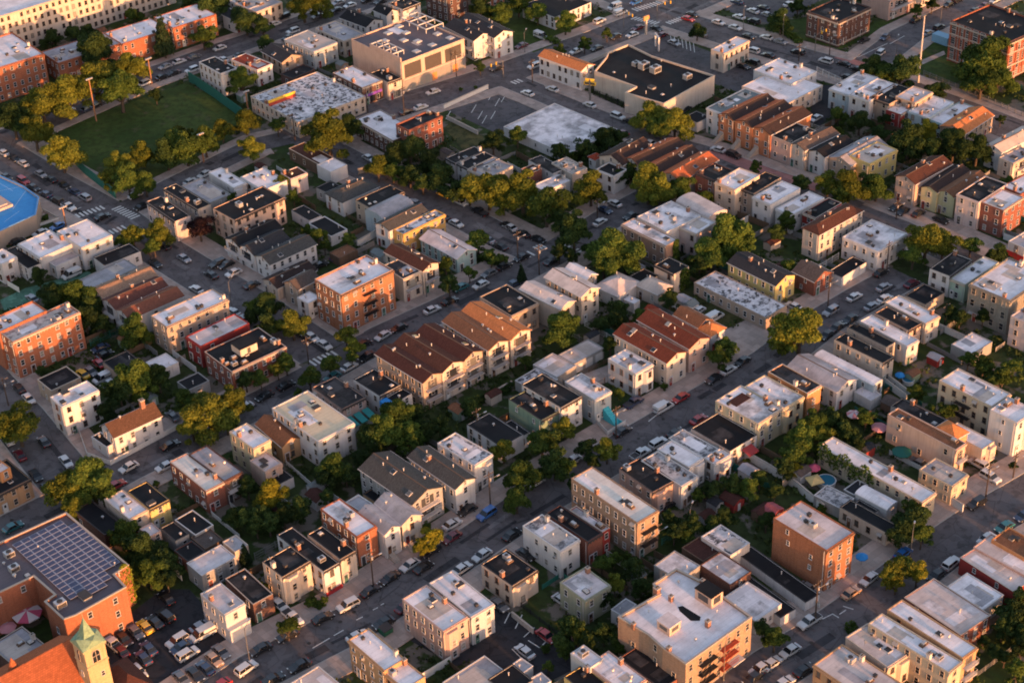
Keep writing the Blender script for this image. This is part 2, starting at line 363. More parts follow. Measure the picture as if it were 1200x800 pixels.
# carriageways: each polyline mitred into one strip
def strip(pts, w, z, mat, name, off=0.0):
    b = MB(); n = len(pts); left = []; right = []
    for i, p in enumerate(pts):
        d = ((pts[min(i+1, n-1)]-pts[max(i-1, 0)])).normalized(); q = Vector((-d.y, d.x, 0))
        left.append(p+q*(off+w/2)); right.append(p+q*(off-w/2))
    for i in range(n-1):
        a, c, d, e = right[i], right[i+1], left[i+1], left[i]
        b.quad((a.x,a.y,z),(c.x,c.y,z),(d.x,d.y,z),(e.x,e.y,z))
    return b
for i, (k, (pts, w, sw)) in enumerate(ROADW.items()):
    b = strip(pts, w, 0.0+i*.004, None, 'road')
    tag(b.build('road', MATS['asphalt']), 'asphalt carriageway of the '+k, kind='structure')
# pavements with kerbs, dropped where another carriageway crosses
def resample(pts, step):
    out = [pts[0]]
    for a, b in zip(pts, pts[1:]):
        n = max(1, int((b-a).length/step))
        for i in range(1, n+1): out.append(a.lerp(b, i/n))
    return out
kerb = plain('kerb_stone', (.34,.31,.28), .8)
for i, (k, (pts, w, sw)) in enumerate(ROADW.items()):
    rp = resample(pts, 1.5); H = .12+i*.004; b = MB(); n = len(rp)
    nor = []
    for j in range(n):
        d = (rp[min(j+2, n-1)]-rp[max(j-2, 0)]).normalized(); nor.append(Vector((-d.y, d.x, 0)))
    for s in (1, -1):
        for j in range(n-1):
            mid = (rp[j]+rp[j+1])/2+nor[j]*s*(w/2+sw*.3); mid2 = (rp[j]+rp[j+1])/2+nor[j]*s*(w/2+sw*.9)
            if road_dist(mid, k) < .1 or road_dist(mid2, k) < .1: continue
            a0 = rp[j]+nor[j]*s*w/2; a1 = rp[j+1]+nor[j+1]*s*w/2; k0 = rp[j]+nor[j]*s*(w/2+.22); k1 = rp[j+1]+nor[j+1]*s*(w/2+.22)
            o0 = rp[j]+nor[j]*s*(w/2+sw); o1 = rp[j+1]+nor[j+1]*s*(w/2+sw)
            T = lambda p, z: (p.x, p.y, z)
            q = [(T(a0,-.02),T(a1,-.02),T(a1,H),T(a0,H),1),(T(a0,H),T(a1,H),T(k1,H),T(k0,H),1),(T(k0,H),T(k1,H),T(o1,H),T(o0,H),0),(T(o0,H),T(o1,H),T(o1,-.1),T(o0,-.1),0)]
            for A_, B_, C_, D_, m in q:
                if s > 0: b.quad(A_, B_, C_, D_, m)
                else: b.quad(D_, C_, B_, A_, m)
    tag(b.build('pavement', [MATS['concrete'], kerb]), 'pale concrete pavement with kerbs along the '+k, kind='structure')
LOTW = {}
LNAME = {'car_park':'dark asphalt car park beside the church','car_park.upper':'walled asphalt car park on the avenue','supermarket_car_park':'asphalt car park behind the supermarket',
 'top_car_park':'asphalt car park at the top edge','dark_yard':'dark asphalt yard beside the pink building','lower_car_park':'asphalt car park with white bays at the bottom','factory_yard':'dark yard beside the white-roofed factory',
 'paved_forecourt':'concrete forecourt of the supermarket','front_pavement':'concrete front yards of the rusty gabled houses','house_forecourts':'concrete front yards with parked cars at right',
 'brick_forecourts':'red paved front yards of the red gabled row','garage_court':'concrete garage court in the middle yards','school_path':'path across the school lawn','yard_court':'asphalt yard behind the brick block','green_court':'green-painted yard behind the white boxy house'}
for i, (k, (poly, surf)) in enumerate(LOTS.items()):
    P = gpts(poly); LOTW[k] = P
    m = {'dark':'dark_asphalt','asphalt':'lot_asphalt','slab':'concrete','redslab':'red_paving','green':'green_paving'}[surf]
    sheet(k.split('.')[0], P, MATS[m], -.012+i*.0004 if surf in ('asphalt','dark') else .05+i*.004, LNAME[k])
LAWNW = {}
for i, (k, (poly, m)) in enumerate(LAWNS.items()):
    P = gpts(poly); LAWNW[k] = P
    sheet(k, P, MATS[['lawn','lawn','dry_lawn'][m]], .02+i*.004, {'grass_field':'large dark green sports field at upper left','triangular_lawn':'green lawn at the top by the avenue','bank_lawn':'dark lawn round the brick bank','school_lawn':'lawn in front of the brick school','vacant_lot':'dry grass lot below the walled car park','garden_grass':'long grass garden under the low tan store'}[k])

# painted markings
def P4(ox, oy, x, y): return at(ox+x/4, oy+y/4)
def crosswalk(p, q, axis, L, label, n=None):
    b = MB(); d = q-p; n = n or max(3, int(d.length/1.15)); u = d.normalized(); a = axis.normalized()*L
    for i in range(n):
        c = p+d*((i+.5)/n); h = u*.3
        b.quad(*[(v.x, v.y, .06) for v in (c-h-a/2, c+h-a/2, c+h+a/2, c-h+a/2)])
    tag(b.build('crosswalk', paint), label, kind='structure')
crosswalk(P4(0,200,335,222), P4(0,200,488,170), EB, 2.6, 'white zebra crossing over the pavilion street')
crosswalk(P4(0,200,540,172), P4(0,200,640,222), EA, 3.0, 'white zebra crossing over the avenue by the field corner')
crosswalk(P4(0,200,512,292), P4(0,200,590,262), EB, 2.6, 'zebra crossing beside the low white house')
crosswalk(P4(600,0,570,50), P4(600,0,710,8), EB, 3.2, 'zebra crossing at the upper boulevard corner')
crosswalk(P4(600,0,565,85), P4(600,0,685,112), EA, 2.8, 'zebra crossing over the avenue at the boulevard')
crosswalk(P4(600,0,728,112), P4(600,0,800,85), EB, 2.6, 'zebra crossing on the boulevard below the corner')
crosswalk(P4(600,0,0,392), P4(600,0,45,376), EB, 2.6, 'zebra crossing at the mouth of the depot street')
crosswalk(P4(300,400,255,106), P4(300,400,378,52), EB, 3.0, 'white zebra crossing at the brick block corner')
crosswalk(P4(600,200,40,408), P4(600,200,98,384), EB, 3.0, 'zebra crossing at the foot of the cross street')
crosswalk(P4(600,200,108,368), P4(600,200,150,350), EB, 2.6, 'short zebra crossing under the utility pole')
crosswalk(P4(600,200,232,350), P4(600,200,322,386), EA, 2.8, 'shaded zebra crossing under the big round tree')
b = MB()
def line(b, p, q, w=.14, z=.062):
    d = (q-p).normalized(); n = Vector((-d.y, d.x, 0))*w/2
    b.quad(*[(v.x, v.y, z) for v in (p-n, q-n, q+n, p+n)])
for ox, oy, segs in ((300,600,[(265,637,345,590),(365,578,410,552),(470,505,500,490),(548,458,572,446),(585,435,600,427)]),(900,600,[(300,475,332,494),(255,500,300,478),(335,478,365,458),(352,440,400,455)]),
                     (0,200,[(322,200,382,172),(300,190,350,160)]),(900,0,[(365,245,425,270),(425,268,560,205),(570,208,640,170)]),(600,400,[(640,375,690,335)])):
    for a, c, d, e in segs: line(b, P4(ox,oy,a,c), P4(ox,oy,d,e), .22)
tag(b.build('lane_marking', paint), 'worn white lane and stop lines on the streets', kind='structure')
b = MB()
for i in range(8): c = P4(300,600,1010+0,330+0); 
for (x0,y0,x1,y1) in ((1010,350,1040,300),(1050,372,1082,318),(1165,520,1190,470)): line(b, P4(300,600,x0,y0), P4(300,600,x1,y1), .2)
for (x0,y0,x1,y1) in ((15,545,48,480),(55,585,105,540),(75,600,130,635),(130,635,165,600),(0,640,50,690),(120,575,165,610)): line(b, P4(600,600,x0,y0), P4(600,600,x1,y1), .2)
for i in range(7): line(b, P4(600,0,742+i*18,160+i*7), P4(600,0,748+i*18,205+i*7), .2)
for (x0,y0) in ((890,560),(1090,470),(1120,500),(1150,480),(1010,530),(1040,560),(930,500),(965,485),(1000,470),(1035,455),(1060,580),(1100,560)): line(b, P4(300,0,x0,y0), P4(300,0,x0+22,y0-38), .2)
for i in range(6): line(b, P4(0,200,15+i*26,660-i*16), P4(0,200,40+i*26,690-i*16), .2)
tag(b.build('bay_marking', paint), 'white bay lines painted in the car parks', kind='structure')

# trench repairs, tar patches and manhole covers in the carriageways
pm_ = [ground_mat('repair_dark', (.040,.037,.039), (.052,.048,.05), 'asphalt'), ground_mat('repair_pale', (.13,.118,.118), (.15,.135,.13), 'asphalt'), plain('iron_cover', (.05,.045,.042), .5, .5)]
for i, (k, (pts, w, sw)) in enumerate(ROADW.items()):
    rr = random.Random(40+i); b = MB(); rp = resample(pts, 4.0)
    for j in range(len(rp)-1):
        d = (rp[j+1]-rp[j]).normalized(); n = Vector((-d.y, d.x, 0))
        if rr.random() < .34:
            o = rr.uniform(-.36, .36)*w; a_ = rr.uniform(.8, 5.5); c_ = rr.uniform(.35, 1.1); q = rp[j]+n*o; m = rr.choice((0,0,1)); z = .048+rr.random()*.004
            b.quad(*[(v.x, v.y, z) for v in (q-d*a_-n*c_, q+d*a_-n*c_, q+d*a_+n*c_, q-d*a_+n*c_)], m)
        if rr.random() < .16:
            q = rp[j]+n*rr.uniform(-.25,.25)*w; b.poly([(q.x+.42*math.cos(t*math.pi/5), q.y+.42*math.sin(t*math.pi/5), .055) for t in range(10)], 2)
    tag(b.build('road_repair', pm_), 'tar patches, trench repairs and manhole covers in the '+k, kind='structure')
# ------------------------------------------------------------------ survey data
# one row per building: frame | L F R roof corners | height m | wall | roof | kind | flags | short name | where it stands
FR = {'00':(0,0,4),'10':(300,0,4),'20':(600,0,4),'30':(900,0,4),
      '01':(0,200,4),'11':(300,200,4),'21':(600,200,4),'31':(900,200,4),
      '02':(0,400,4),'12':(300,400,4),'22':(600,400,4),'32':(900,400,4),
      '03':(0,600,4),'13':(300,600,4),'23':(600,600,4),'33':(900,600,4),
      'Z1':(800,80,6.667),'Z3':(620,150,6.667),'P':(0,0,1)}
BLD = """
00|-550 -60 -250 128 845 -150|16|cream|wht|f|rF|long five-storey cream apartment house with red fire escapes|in the top left corner
00|-330 260 -190 368 215 258|13|obrick|wht|f|rlo|four-storey red brick flats|at the left edge above the grass field
00|200 243 262 302 560 205|8|obrick|gry|f|rl|two-storey brick terrace with rooftop panels|left third of the long row beyond the field
00|478 153 562 205 800 140|8|obrick|wht|f|r|two-storey brick terrace|middle of the long row beyond the field
00|730 80 800 138 1002 70|8.6|obrick|wht|f|rl|taller brick terrace end with black roof patch|right end of the row beyond the field
00|1045 68 1098 98 1160 75|5.5|white|dgry|gB|r|small white cottage with dark gable|behind the right end of the brick terrace
00|1070 5 1170 42 1235 20|7|white|wht|f|lr|white flat-roofed house|at the top edge behind a round dark tree
00|940 295 1040 352 1102 318|9|white|blk|f|lr|tall narrow white house with black flat roof|at the field's right-hand corner
00|1085 283 1215 332 1272 297|6.5|white|red|f|lr|small white house with bright red roof|right of the tall narrow white house
10|-90 25 20 62 112 5|7|cream|gry|f|r|cream corner house|at the top edge left of the round yellow tree
10|150 195 300 250 362 192|7|blueg|tan|f|lr|grey-roofed house with pale blue eaves and porch|behind the rubble-patterned roof
10|290 140 428 200 492 155|6.5|cream|gry|f|lr|wide cream house with plain grey roof|left of the peach warehouse
10|40 240 110 300 205 265|5.5|tan|dgry|gB|rl|tan bungalow with dark gable roof|beside the red-roofed white house
10|400 90 530 132 587 92|6|white|blk|gB|rl|white house with black gable roof|nearest of three behind the peach warehouse
10|550 50 612 76 668 55|7|white|blk|gB|r|slim white house with black gable roof|middle of three behind the peach warehouse
10|615 20 690 46 776 15|8.5|white|blk|f|rl|taller white house with black roof|rightmost of three behind the peach warehouse
10|420 185 680 288 1003 186|11.5|peach|prp|f|Z|large peach warehouse with purple-grey roof and white pipe frames|on the upper avenue
10|775 -60 905 -38 1008 -75|12|dbrick|gry|f|rl|dark brick apartment house with sunlit right side|at the top edge behind the peach warehouse
10|1000 -85 1070 -60 1172 -82|9|obrick|gry|f|r|orange-lit brick building|at the top edge above the triangular lawn
10|905 122 1010 200 1090 165|8|white|dgry|gB|rlc|white wooden house with grey gable|directly right of the peach warehouse
10|985 92 1095 190 1171 155|8.5|white|dgry|gB|rlc|ornate white gabled house|second right of the peach warehouse
10|-20 450 188 580 507 455|6|cream|rub|f|rl|low cream store with black and white rubble-patterned roof|below the tan bungalow
10|350 343 500 410 600 378|7|dbrick|wht|f|rlA|dark brick shop with purple sign|between rubble roof and peach warehouse
10|545 340 610 392 672 368|7|cream|blk|f|rA|cream shop with black roof|against the peach warehouse wall
10|130 350 180 376 262 322|4|dbrick|blk|f||low black-roofed brick garage|behind the rubble-patterned roof
10|485 565 655 672 740 610|6|dbrick|wht|f|l|low dark brick hall with pale roof|across the avenue from the rubble roof
10|650 585 715 612 878 545|10|brick|blk|f|rl|four-storey brick tower house with black roof|beside the walled parking lot
10|150 698 300 776 376 745|4|brown|brn|f||long brown-roofed garage|below the yellow tree on the avenue
10|290 775 350 812 422 775|4.5|white|wht|f||low white garage|at the end of the brown-roofed garage
10|885 740 930 765 1072 712|6|white|blk|f|l|white house with black roof|left of three under the walled parking lot
10|938 768 1010 802 1145 745|6|white|blk|f|l|cream house with black roof|middle of three under the walled parking lot
10|1000 797 1090 842 1197 778|6|cream|gry|f|l|house with mottled grey roof|right of three under the walled parking lot
20|40 28 205 82 380 12|5|white|blk|f|rl|low white diner with black and orange roof|at the top edge above the lawn
20|128 268 330 338 382 305|7.5|white|org|gB|rl|white three-storey row with orange gable roof|beside the big black-roofed supermarket
20|935 237 1002 254 1110 187|7.5|cream|wht|f|rl|cream three-storey house standing alone|by the car park at the upper crossing
20|-40 598 265 728 496 605|3.4|white|wht2|f|y|wide white-roofed depot with ivy-green side|in the upper middle
Z1|190 315 325 362 612 200|9|white|teal|f|l|white house with slate-teal flat roof|left end of the red brick row
Z1|298 366 415 420 703 250|8.5|terra|rd2|gA|lS|terracotta house with red and brown gable|first of three in the red row
Z1|417 420 555 471 846 300|8.5|terra|rd2|gA|lS|terracotta house with red and brown gable roof|middle of three in the red row
Z1|557 471 695 527 995 357|8.5|terra|rd2|gA|lS|terracotta house with redder gable roof|third of three in the red row
Z1|697 531 850 596 1035 487|8|pink|blk|f|lr|pink house with black flat roof|against the red gabled row
Z1|852 597 960 652 1205 512|7.5|cream|gbr|gA|l|cream house with grey-brown gable|two doors right of the red row
30|200 710 270 742 392 666|7|white|blk|gA|l|white house with black gable roof|three doors right of the red row
Z1|30 375 85 437 190 388|3.5|white|blk|f||small black-roofed garage|behind the big yellow tree at the supermarket
Z3|570 230 758 302 960 147|7|cream|dbr|gA|l|cream house with dark brown gable roof|leftmost of the long roofs by the depot
20|525 745 600 790 812 690|7|cream|rd2|gA|l|cream house under striped red and brown roof|second of the long roofs by the depot
20|602 790 690 822 885 718|7|cream|rd2|gA|l|row house under striped red and brown roof|third of the long roofs by the depot
20|692 822 800 852 967 747|7|cream|rd3|gA|l|row house under plain rust-red roof|fourth of the long roofs by the depot
21|862 12 955 50 1037 0|9|brick|blk|f|l|brick house with black roof|beside the rust-red roof
21|956 60 1056 95 1156 20|9|cream|wht|f|l|cream three-storey house with pale roof|right of the brick house with black roof
21|1060 85 1140 112 1260 30|8|tan|blk|f|l|tan house with black flat roof|second right of the brick house
31|-60 125 20 165 140 80|8|white|wht|f|l|white stepped-gable house|third right of the brick house
31|45 180 112 216 256 126|6.5|white|wht|f|l|white house with bright flat roof|left of the long red-walled roof
31|165 200 228 226 342 150|6|rpaint|blk|f|l|red-walled house with black roof|beside the brown hipped house
31|162 268 240 302 446 186|9|cream|brn|hA|lr|tall cream house with brown hipped roof|in the right half above the garages
Z3|-60 320 0 362 95 322|6|brick|dbr|f||brick house with dark brown roof|at the left end under the depot
Z3|0 230 150 352 276 338|5.6|white|blk|f||broad black-roofed building|directly below the depot
Z3|30 445 112 500 320 416|6.5|white|wht|f||white-roofed house among yellow trees|below the depot
Z3|190 270 320 372 440 322|6|cream|deck|f||cream house with cluttered roof deck|below the depot
Z3|540 330 680 386 746 320|6.5|white|blk|f|l|white-walled house with black roof|between yellow trees by the red kiosk
Z3|470 225 518 252 570 227|4|white|red|pyr||tiny kiosk with bright red pointed roof|beside the depot's ivy
30|165 55 330 97 500 35|10|dbrick|blk|f|lrP|dark brick bank building with pilasters|at the upper right crossing
30|440 -40 565 6 690 -42|8|pink|wht|f|rb|pink bay-fronted house|left of two beyond the upper right crossing
30|560 -85 690 -40 806 -84|8|cream|wht|f|rb|cream bay-fronted house|right of two beyond the upper right crossing
30|845 95 1120 197 1330 122|15|sbrick|blk|f|lroP|big red brick school with pale stone bands|in the top right corner
30|305 420 390 457 500 366|7|lblue|wht|f|l|light blue house|left end of the short mixed row under the crossing
30|392 450 490 482 597 396|8|white|wht|f|l|white house with grey-white roof|second in the short mixed row
30|492 462 580 497 672 420|8|tan|blk|f|l|tan house with black roof|third in the short mixed row
30|612 450 680 490 756 436|9|tan|pnk|f|lr|tall tan house with pinkish roof|fourth in the short mixed row
30|562 515 628 541 664 508|6.5|rpaint|wht|f|lr|small bright red house|in front of the short mixed row
30|672 520 750 561 856 482|7|lblue|wht|f|l|pale blue house with white roof|fifth in the short mixed row
30|760 560 830 592 962 502|6|teal|wht|f|l|teal-walled house with white roof|sixth in the short mixed row
30|808 600 935 627 1057 535|6|tan|org|gA|lr|tan house with bright orange gable|right end of the short mixed row
30|1035 687 1102 722 1255 622|7|white|tan|gA|lr|white house with tan gable roof|at the right edge below the school fence
30|1092 740 1150 772 1240 715|6|cream|gry|f|lrb|cream house with balcony rails|at the right edge below the tan gable
30|395 732 480 777 593 702|8|yellow|tan|f|lr|yellow house with tan flat roof|above the peach gabled house
30|285 742 392 778 560 680|6.4|tan|gry|gA|l|long grey-roofed house|left of the yellow house
Z1|445 150 838 272 1112 130|5.5|cream|wht|f|r|white-roofed factory block|behind the red gabled row
30|-80 332 112 392 242 336|6.2|white|wht|f||raised white rear hall|back of the white-roofed factory
31|600 28 692 66 862 -30|8|peach|brn|gA|lb|peach house with brown gable and balcony|right of the yellow house
31|718 82 800 103 945 -2|7|yelg|dbr|gA|l|pale yellow-green house with brown shingles|first right of the peach gabled house
31|802 101 880 132 1022 32|7|yelg|org2|gA|l|pale green house with lighter brown shingles|second right of the peach gabled house
31|885 115 995 152 1122 62|9.5|pinkw|blk|f|l|pale pink three-storey house with black roof|beside the corner brick house
31|997 152 1105 187 1202 125|9.3|brick|wht|f|lr|red brick three-storey corner house|at the right edge by the round tree
31|1100 75 1182 116 1290 55|9|brick|wht|f||pale-roofed rear brick house|behind the corner brick house at right edge
31|345 314 520 380 656 292|7|white|wht2|f|lr|white two-storey block with patchy white roof|beside the row of garages
31|290 470 340 506 452 430|3.3|white|blk|f|g|row of black-roofed garages with white doors|on the upper stretch of the main street
31|125 470 215 526 292 478|5|brick|gbr|gB|r|small brick bungalow with gabled front|beside the row of garages
21|1015 430 1235 542 1325 490|6.5|yellow|dgry|gB|lr|long yellow house with dark grey roof|left of the small brick bungalow
21|850 525 1192 692 1292 632|4|tan|rub|f|l|long low tan store with mottled roof|below the long yellow house
31|755 465 860 492 960 411|7|white|blk|f|lr|white cube house with black roof|under the big round tree at right
31|865 510 935 542 1070 427|6|paleg|wht|f|l|pale green house with white roof|left of the grey stone flats
31|930 535 1135 606 1330 480|11|stone|wht|f|lof|grey stone three-storey flats with arched windows|near the right edge
31|655 580 725 636 815 577|3.5|cream|blk|f||low black-roofed shed house|above the cream row on the main street
31|540 616 735 716 812 686|6.5|cream|wht|f|rl|cream row house with pale roof|top of the narrow row on the main street
31|500 665 655 752 718 720|6.5|peach|blk|f|r|orange-fronted row house with black roof|second in the narrow row on the main street
32|440 -100 640 32 696 2|6.2|white|wht|f|r|white-roofed narrow row house|third in the narrow row on the main street
32|365 -66 557 27 602 5|6.4|cream|blk|f|r|black-roofed narrow row house|fourth in the narrow row on the main street
32|297 -5 545 98 603 68|7|cream|blk|f|lr|long cream house with black roof and end windows|beside the white barrel vault
32|860 15 950 66 1050 6|3.5|grey|wht|f||low white-roofed workshop|in the yards left of the stone flats
31|1140 682 1262 742 1335 692|9|pinkw|gry|f|lr|tall pinkish house|at the right edge under the stone flats
31|1125 332 1202 367 1300 312|5|white|gry|f|lr|small white house with red base|at the right edge by the corner brick house
01|95 345 192 416 330 340|7|lgrey|wht|f|l|white boxy house with cream roof|beside the blue-roofed pavilion
01|262 286 382 362 527 300|8|lgrey|wht|f|rl|white corner house with grey roof|at the zebra crossing left of the field
01|205 412 262 452 368 400|4.5|lgrey|gry|f|lr|low white rear extension with balconies|in front of the two white boxy houses
01|28 372 122 466 192 432|5|white|blk|f|l|black-roofed white annex|left of the white boxy house
01|-60 402 12 440 78 402|7|white|wht|f|lr|white house with bays|at the left edge under the pavilion
01|437 405 485 446 660 380|4.5|white|blk|f|r|low white house with crisp black roof|in front of the zebra crossing
01|350 520 428 553 658 450|4.6|grey|gry|f||grey-roofed long terrace house|first of four striped roofs
01|432 556 482 606 730 495|6.5|white|tan2|gA|lc|tan-roofed terrace house|second of four striped roofs
01|482 607 540 651 785 541|6.6|white|mrn|gA|lc|dark brown-roofed terrace house|third of four striped roofs
01|542 652 605 698 865 590|6.5|white|rdb|gA|lc|red-brown terrace house|fourth of four striped roofs
01|700 680 775 732 1076 606|9|tan|wht|f|lro|tan apartment house with sunlit scalloped parapet|mid left by the cross street
01|868 780 940 826 1172 716|7|rpaint|pnk|f|l|dark red house with pinkish roof|next to the scalloped parapet house
01|-5 760 60 806 377 662|12|obrick|rub2|f|rl|big orange brick apartment house|at the left edge
01|-80 715 -5 760 226 656|12.3|obrick|wht|f||rear wing with pale roof|behind the orange brick apartment house at left edge
01|683 145 820 240 895 214|7|pinkw|blk|f|l|pink-cream house with sloping black roof|at the crossing by the purple tree
01|768 85 925 187 986 160|7.2|cream|blk|f|l|cream house with black roof|right of the house at the crossing
01|850 75 985 155 1082 113|6|grey|gry|f||grey flat roof house|behind the purple tree
01|990 5 1085 87 1142 60|6|white|wht|f|r|white-roofed house|at the avenue behind the purple tree
01|1000 180 1105 236 1330 122|9|peach|blk|f|lr|peach house with black roof and sunlit side|right of the purple tree
01|1050 320 1125 358 1330 270|6|white|blk|gA|lc|white house with black gable|first of three with cars in front yards
11|-80 355 -5 400 155 320|6|white|dgry|gA|lc|white house with dark grey gable|second of three with cars in front yards
11|-5 400 65 441 285 345|6|white|dgr2|gA|lr|white house with long grey gable and side windows|third with cars in front yards
11|30 510 100 552 285 468|4.2|cream|dbr|gA|lc|cream bungalow with dark brown roof|left of the big brick block
11|140 530 210 562 290 500|6.5|tan|gbr|gA|lr|tan house with small windows|against the big brick block
11|203 602 262 628 292 588|5.5|white|wht|f|lr|little white house|at the foot of the big brick block
11|268 510 398 582 650 465|13.2|obrick2|wht|f|lrfo|four-storey orange brick block with pale roof|standing above the middle street
11|605 445 680 517 760 475|8|cream|dgry|f|rb|narrow house with dark flat roof|right of the brick block
11|608 383 785 475 850 432|8|cream|brn|gB|rbl|house with brown gable roof and balconies|second right of the brick block
11|640 280 690 302 890 205|7|yello|rub|f|rl|sunlit yellow building with speckled roof|halfway up the cross street
11|565 255 632 287 800 190|7|white|dgr2|gA|l|white gable-ended house with grey roof|left of the sunlit yellow building
11|525 187 582 237 725 160|6.5|blueg|gry|vA||blue-grey shed with round vaulted roof|behind the white gable-ended house
11|465 140 530 176 695 100|7|tan|blk|f|lr|tan building with black roof and side window|by the cross street
11|340 110 410 160 560 75|5|white|dgr2|hA|l|white bungalow with grey hipped roof|left of the tan black-roofed building
11|175 185 245 242 300 214|3.4|white|blk|f||black flat garage roof|left of two behind the peach house
11|247 246 350 311 427 276|3.4|white|blk|f||black flat garage roof with white walls|right of two in the courtyards
11|285 80 335 106 395 70|4|grey|blk|f||small black square roof|behind the grey hipped bungalow
11|110 10 160 38 245 12|6|pinkw|brn|f|r|pinkish house with brown roof|behind the small yellow tree
11|-60 30 30 100 132 48|6|white|wht|f|l|white-roofed double house|left of the small yellow tree
11|765 320 945 412 1037 370|5|teal|pnk|gB|rl|teal bungalow with pinkish-grey roof|on the middle street by the hedge garden
11|340 385 390 411 480 372|3|brown|org2|f||rust-roofed shed|behind the big brick block
12|558 60 785 195 872 148|9|tan|rbr|gB|rbl|brown-roofed gabled row house|front left of the brown and orange row
12|647 12 874 148 975 93|9.1|cream|brn|gB|rb|brown-roofed gabled row house|second of the brown and orange row
12|742 -32 977 92 1068 42|9.2|tan|rbr|gB|rb|brown-roofed gabled row house|third of the brown and orange row
12|876 -96 1085 45 1182 2|9|cream|org2|gB|rbl|orange-roofed gabled row house|fourth of the brown and orange row
12|970 -140 1190 0 1280 -50|9|cream|org|gB|rb|orange-roofed gabled row house|last of the brown and orange row
21|-150 590 -10 686 122 625|8|tan|blk|f|rl|tan house with patched black roof|right of the orange-roofed row
21|35 560 235 650 297 610|8|cream|gpk|gB|r|cream house with pale pink-grey gable|left of a pair at mid picture
21|150 500 325 592 412 552|9|cream|gpk|gB|rl|sunlit cream house with pale gable|right of a pair at mid picture
21|255 465 345 520 390 490|6|grey|wht|gB||pale grey-roofed rear house|under the big round middle tree
21|410 540 490 602 580 530|4|white|gpk|hB|l|white bungalow with pinkish hipped roof|below the big round middle tree
21|580 540 690 582 750 540|4|cream|tan|hB|l|cream bungalow with tan hipped roof|below the ivy-clad cube house
21|668 440 760 487 828 448|7|cream|blk|f|Yl|cream cube house with black roof and ivy|in the yards right of centre
21|555 495 620 532 682 490|4|grey|blk|f||low black roof|left of the ivy-clad cube house
21|515 250 720 356 777 325|8|dpink|wht2|f|l|brick-sided front wing of white complex|right of the big round middle tree
21|582 213 720 287 890 215|8.4|white|wht2|f||large white-roofed hall with dark roof hatches|behind the brick-sided wing
21|800 270 880 305 942 236|8|pinkw|wht2|f|l|pale pink square wing|right end of the white complex
21|785 140 900 236 992 196|7|pinkw|gpk|vB||long pinkish vaulted roof|behind the white complex
21|525 605 575 627 597 607|3|white|wht|f||tiny white garden shed|in the yards right of centre
P|720 391 781 426 804 413|8|cream|red2|gB|rl|cream house with red-brown roof|first of two rusty gables on the main street
P|749 374 806 410 830 397|8|pink|red2|gB|r|pink house with red-brown roof|second of two rusty gables on the main street
21|765 675 870 740 932 702|6|tan|org2|gB||tan house with rusty orange roof|behind the two rusty gables
21|867 742 930 777 997 737|5.5|white|org|hB|lr|white cottage with orange hipped roof|right of the two rusty gables
02|175 180 240 236 378 170|5|tan|blk|f|r|tan house with black roof|between brick apartment and white cube house
02|228 262 288 306 470 232|9.5|white|wht|f|lr|tall white three-storey house|on the left-hand street
02|478 95 570 166 690 115|4|tan|blk|f||broad low black roof house|behind the dark trees at left
02|685 100 740 146 835 100|3.5|white|wht|f||white-roofed garage|beside the low black roof
02|465 395 530 446 765 356|6.5|white|gbr2|gA|lr|white gabled house with brown roof and brick chimney|on the lower left street corner
02|430 450 502 501 542 474|3.4|white|blk|f||black-roofed porch wing|at the gable of the white house with brown roof
02|-60 570 0 621 42 590|9|orange|pnk|f|r|narrow orange house|at the left edge behind the tan black-roofed building
02|-150 635 -20 722 157 640|6|tanor|blk|f|rl|tan brick building with black roof|at the left edge above the street
02|800 560 960 706 1045 661|7|brick|wht3|f|lr|brick house with bright white roof|left half of a pair by the lower left street
02|888 530 1050 661 1133 611|7.2|dbrick|gry|f|rb|brick house with lavender-grey roof|right half of a pair by the lower left street
02|600 700 700 790 790 740|6.5|yellow|blk|f|r|yellow-fronted house with black roof|above the solar-panel building
02|490 740 605 838 690 788|6|cream|wht|f|r|cream house with lavender roof|left of the yellow-fronted house
02|1075 425 1188 505 1268 460|9|olive|wht|f|lr|olive-banded house with white roof|left of the cream twin roof house
12|-40 560 45 606 132 570|6|peach|pnk|f|r|peach extension with pink roof|in front of the olive-banded house
12|60 630 110 671 176 636|3|white|blk|f||tiny black-roofed annex|in front of the peach extension
02|830 190 880 232 982 186|3.5|grey|blk|f||low dark roof between trees|behind the golden tree at left
P|240 412 270 437 335 407|7|brick|blk|f|rl|brick house with black roof and cream penthouse|by the zebra crossing at mid left
12|80 312 285 477 455 386|8.5|white|yrf|f|lr|white house with twin cream roofs|beside the golden tree
12|10 385 110 500 202 460|5|tanor|org2|gB|r|tan house with rust roof|between olive-banded house and cream twin roofs
12|265 215 400 321 512 265|6.5|pink|blk2|f|rl|pink house with worn black roof and green awnings|right of the cream twin roofs
12|455 180 580 259 680 205|6.5|white|blk|f|lr|white house with smooth black roof|next to the brown gabled row
12|592 283 632 311 722 242|5.5|white|blk|f|r|white rear wing with black roof and blue tarp|next to the brown gabled row
12|480 600 735 766 880 682|8|grey|dgr2|gB|rbl|grey-roofed house with orange-lit gable front|left of two above the main street
12|712 540 935 691 1030 640|8|lgrey|dgr2|gB|rl|grey-roofed house with peach brick front|right of two above the main street
12|848 480 1030 581 1110 525|8.5|white|rub|f|rl|white house with black and white mottled roof|on the main street
12|980 390 1150 492 1262 436|5|white|blk|f|l|white side-walled house with black roof|behind the mottled roof house
12|500 715 620 792 700 740|4|tanor|blk|f|r|orange-fronted low annex with black roof|under the grey gable house
13|420 -45 590 62 645 22|7|white|gry|f|r|narrow pale roof house|right of the orange brick row house
13|293 -15 475 113 572 65|9|obrick|wht|f|rl|orange brick row house with pale roof|on the main street
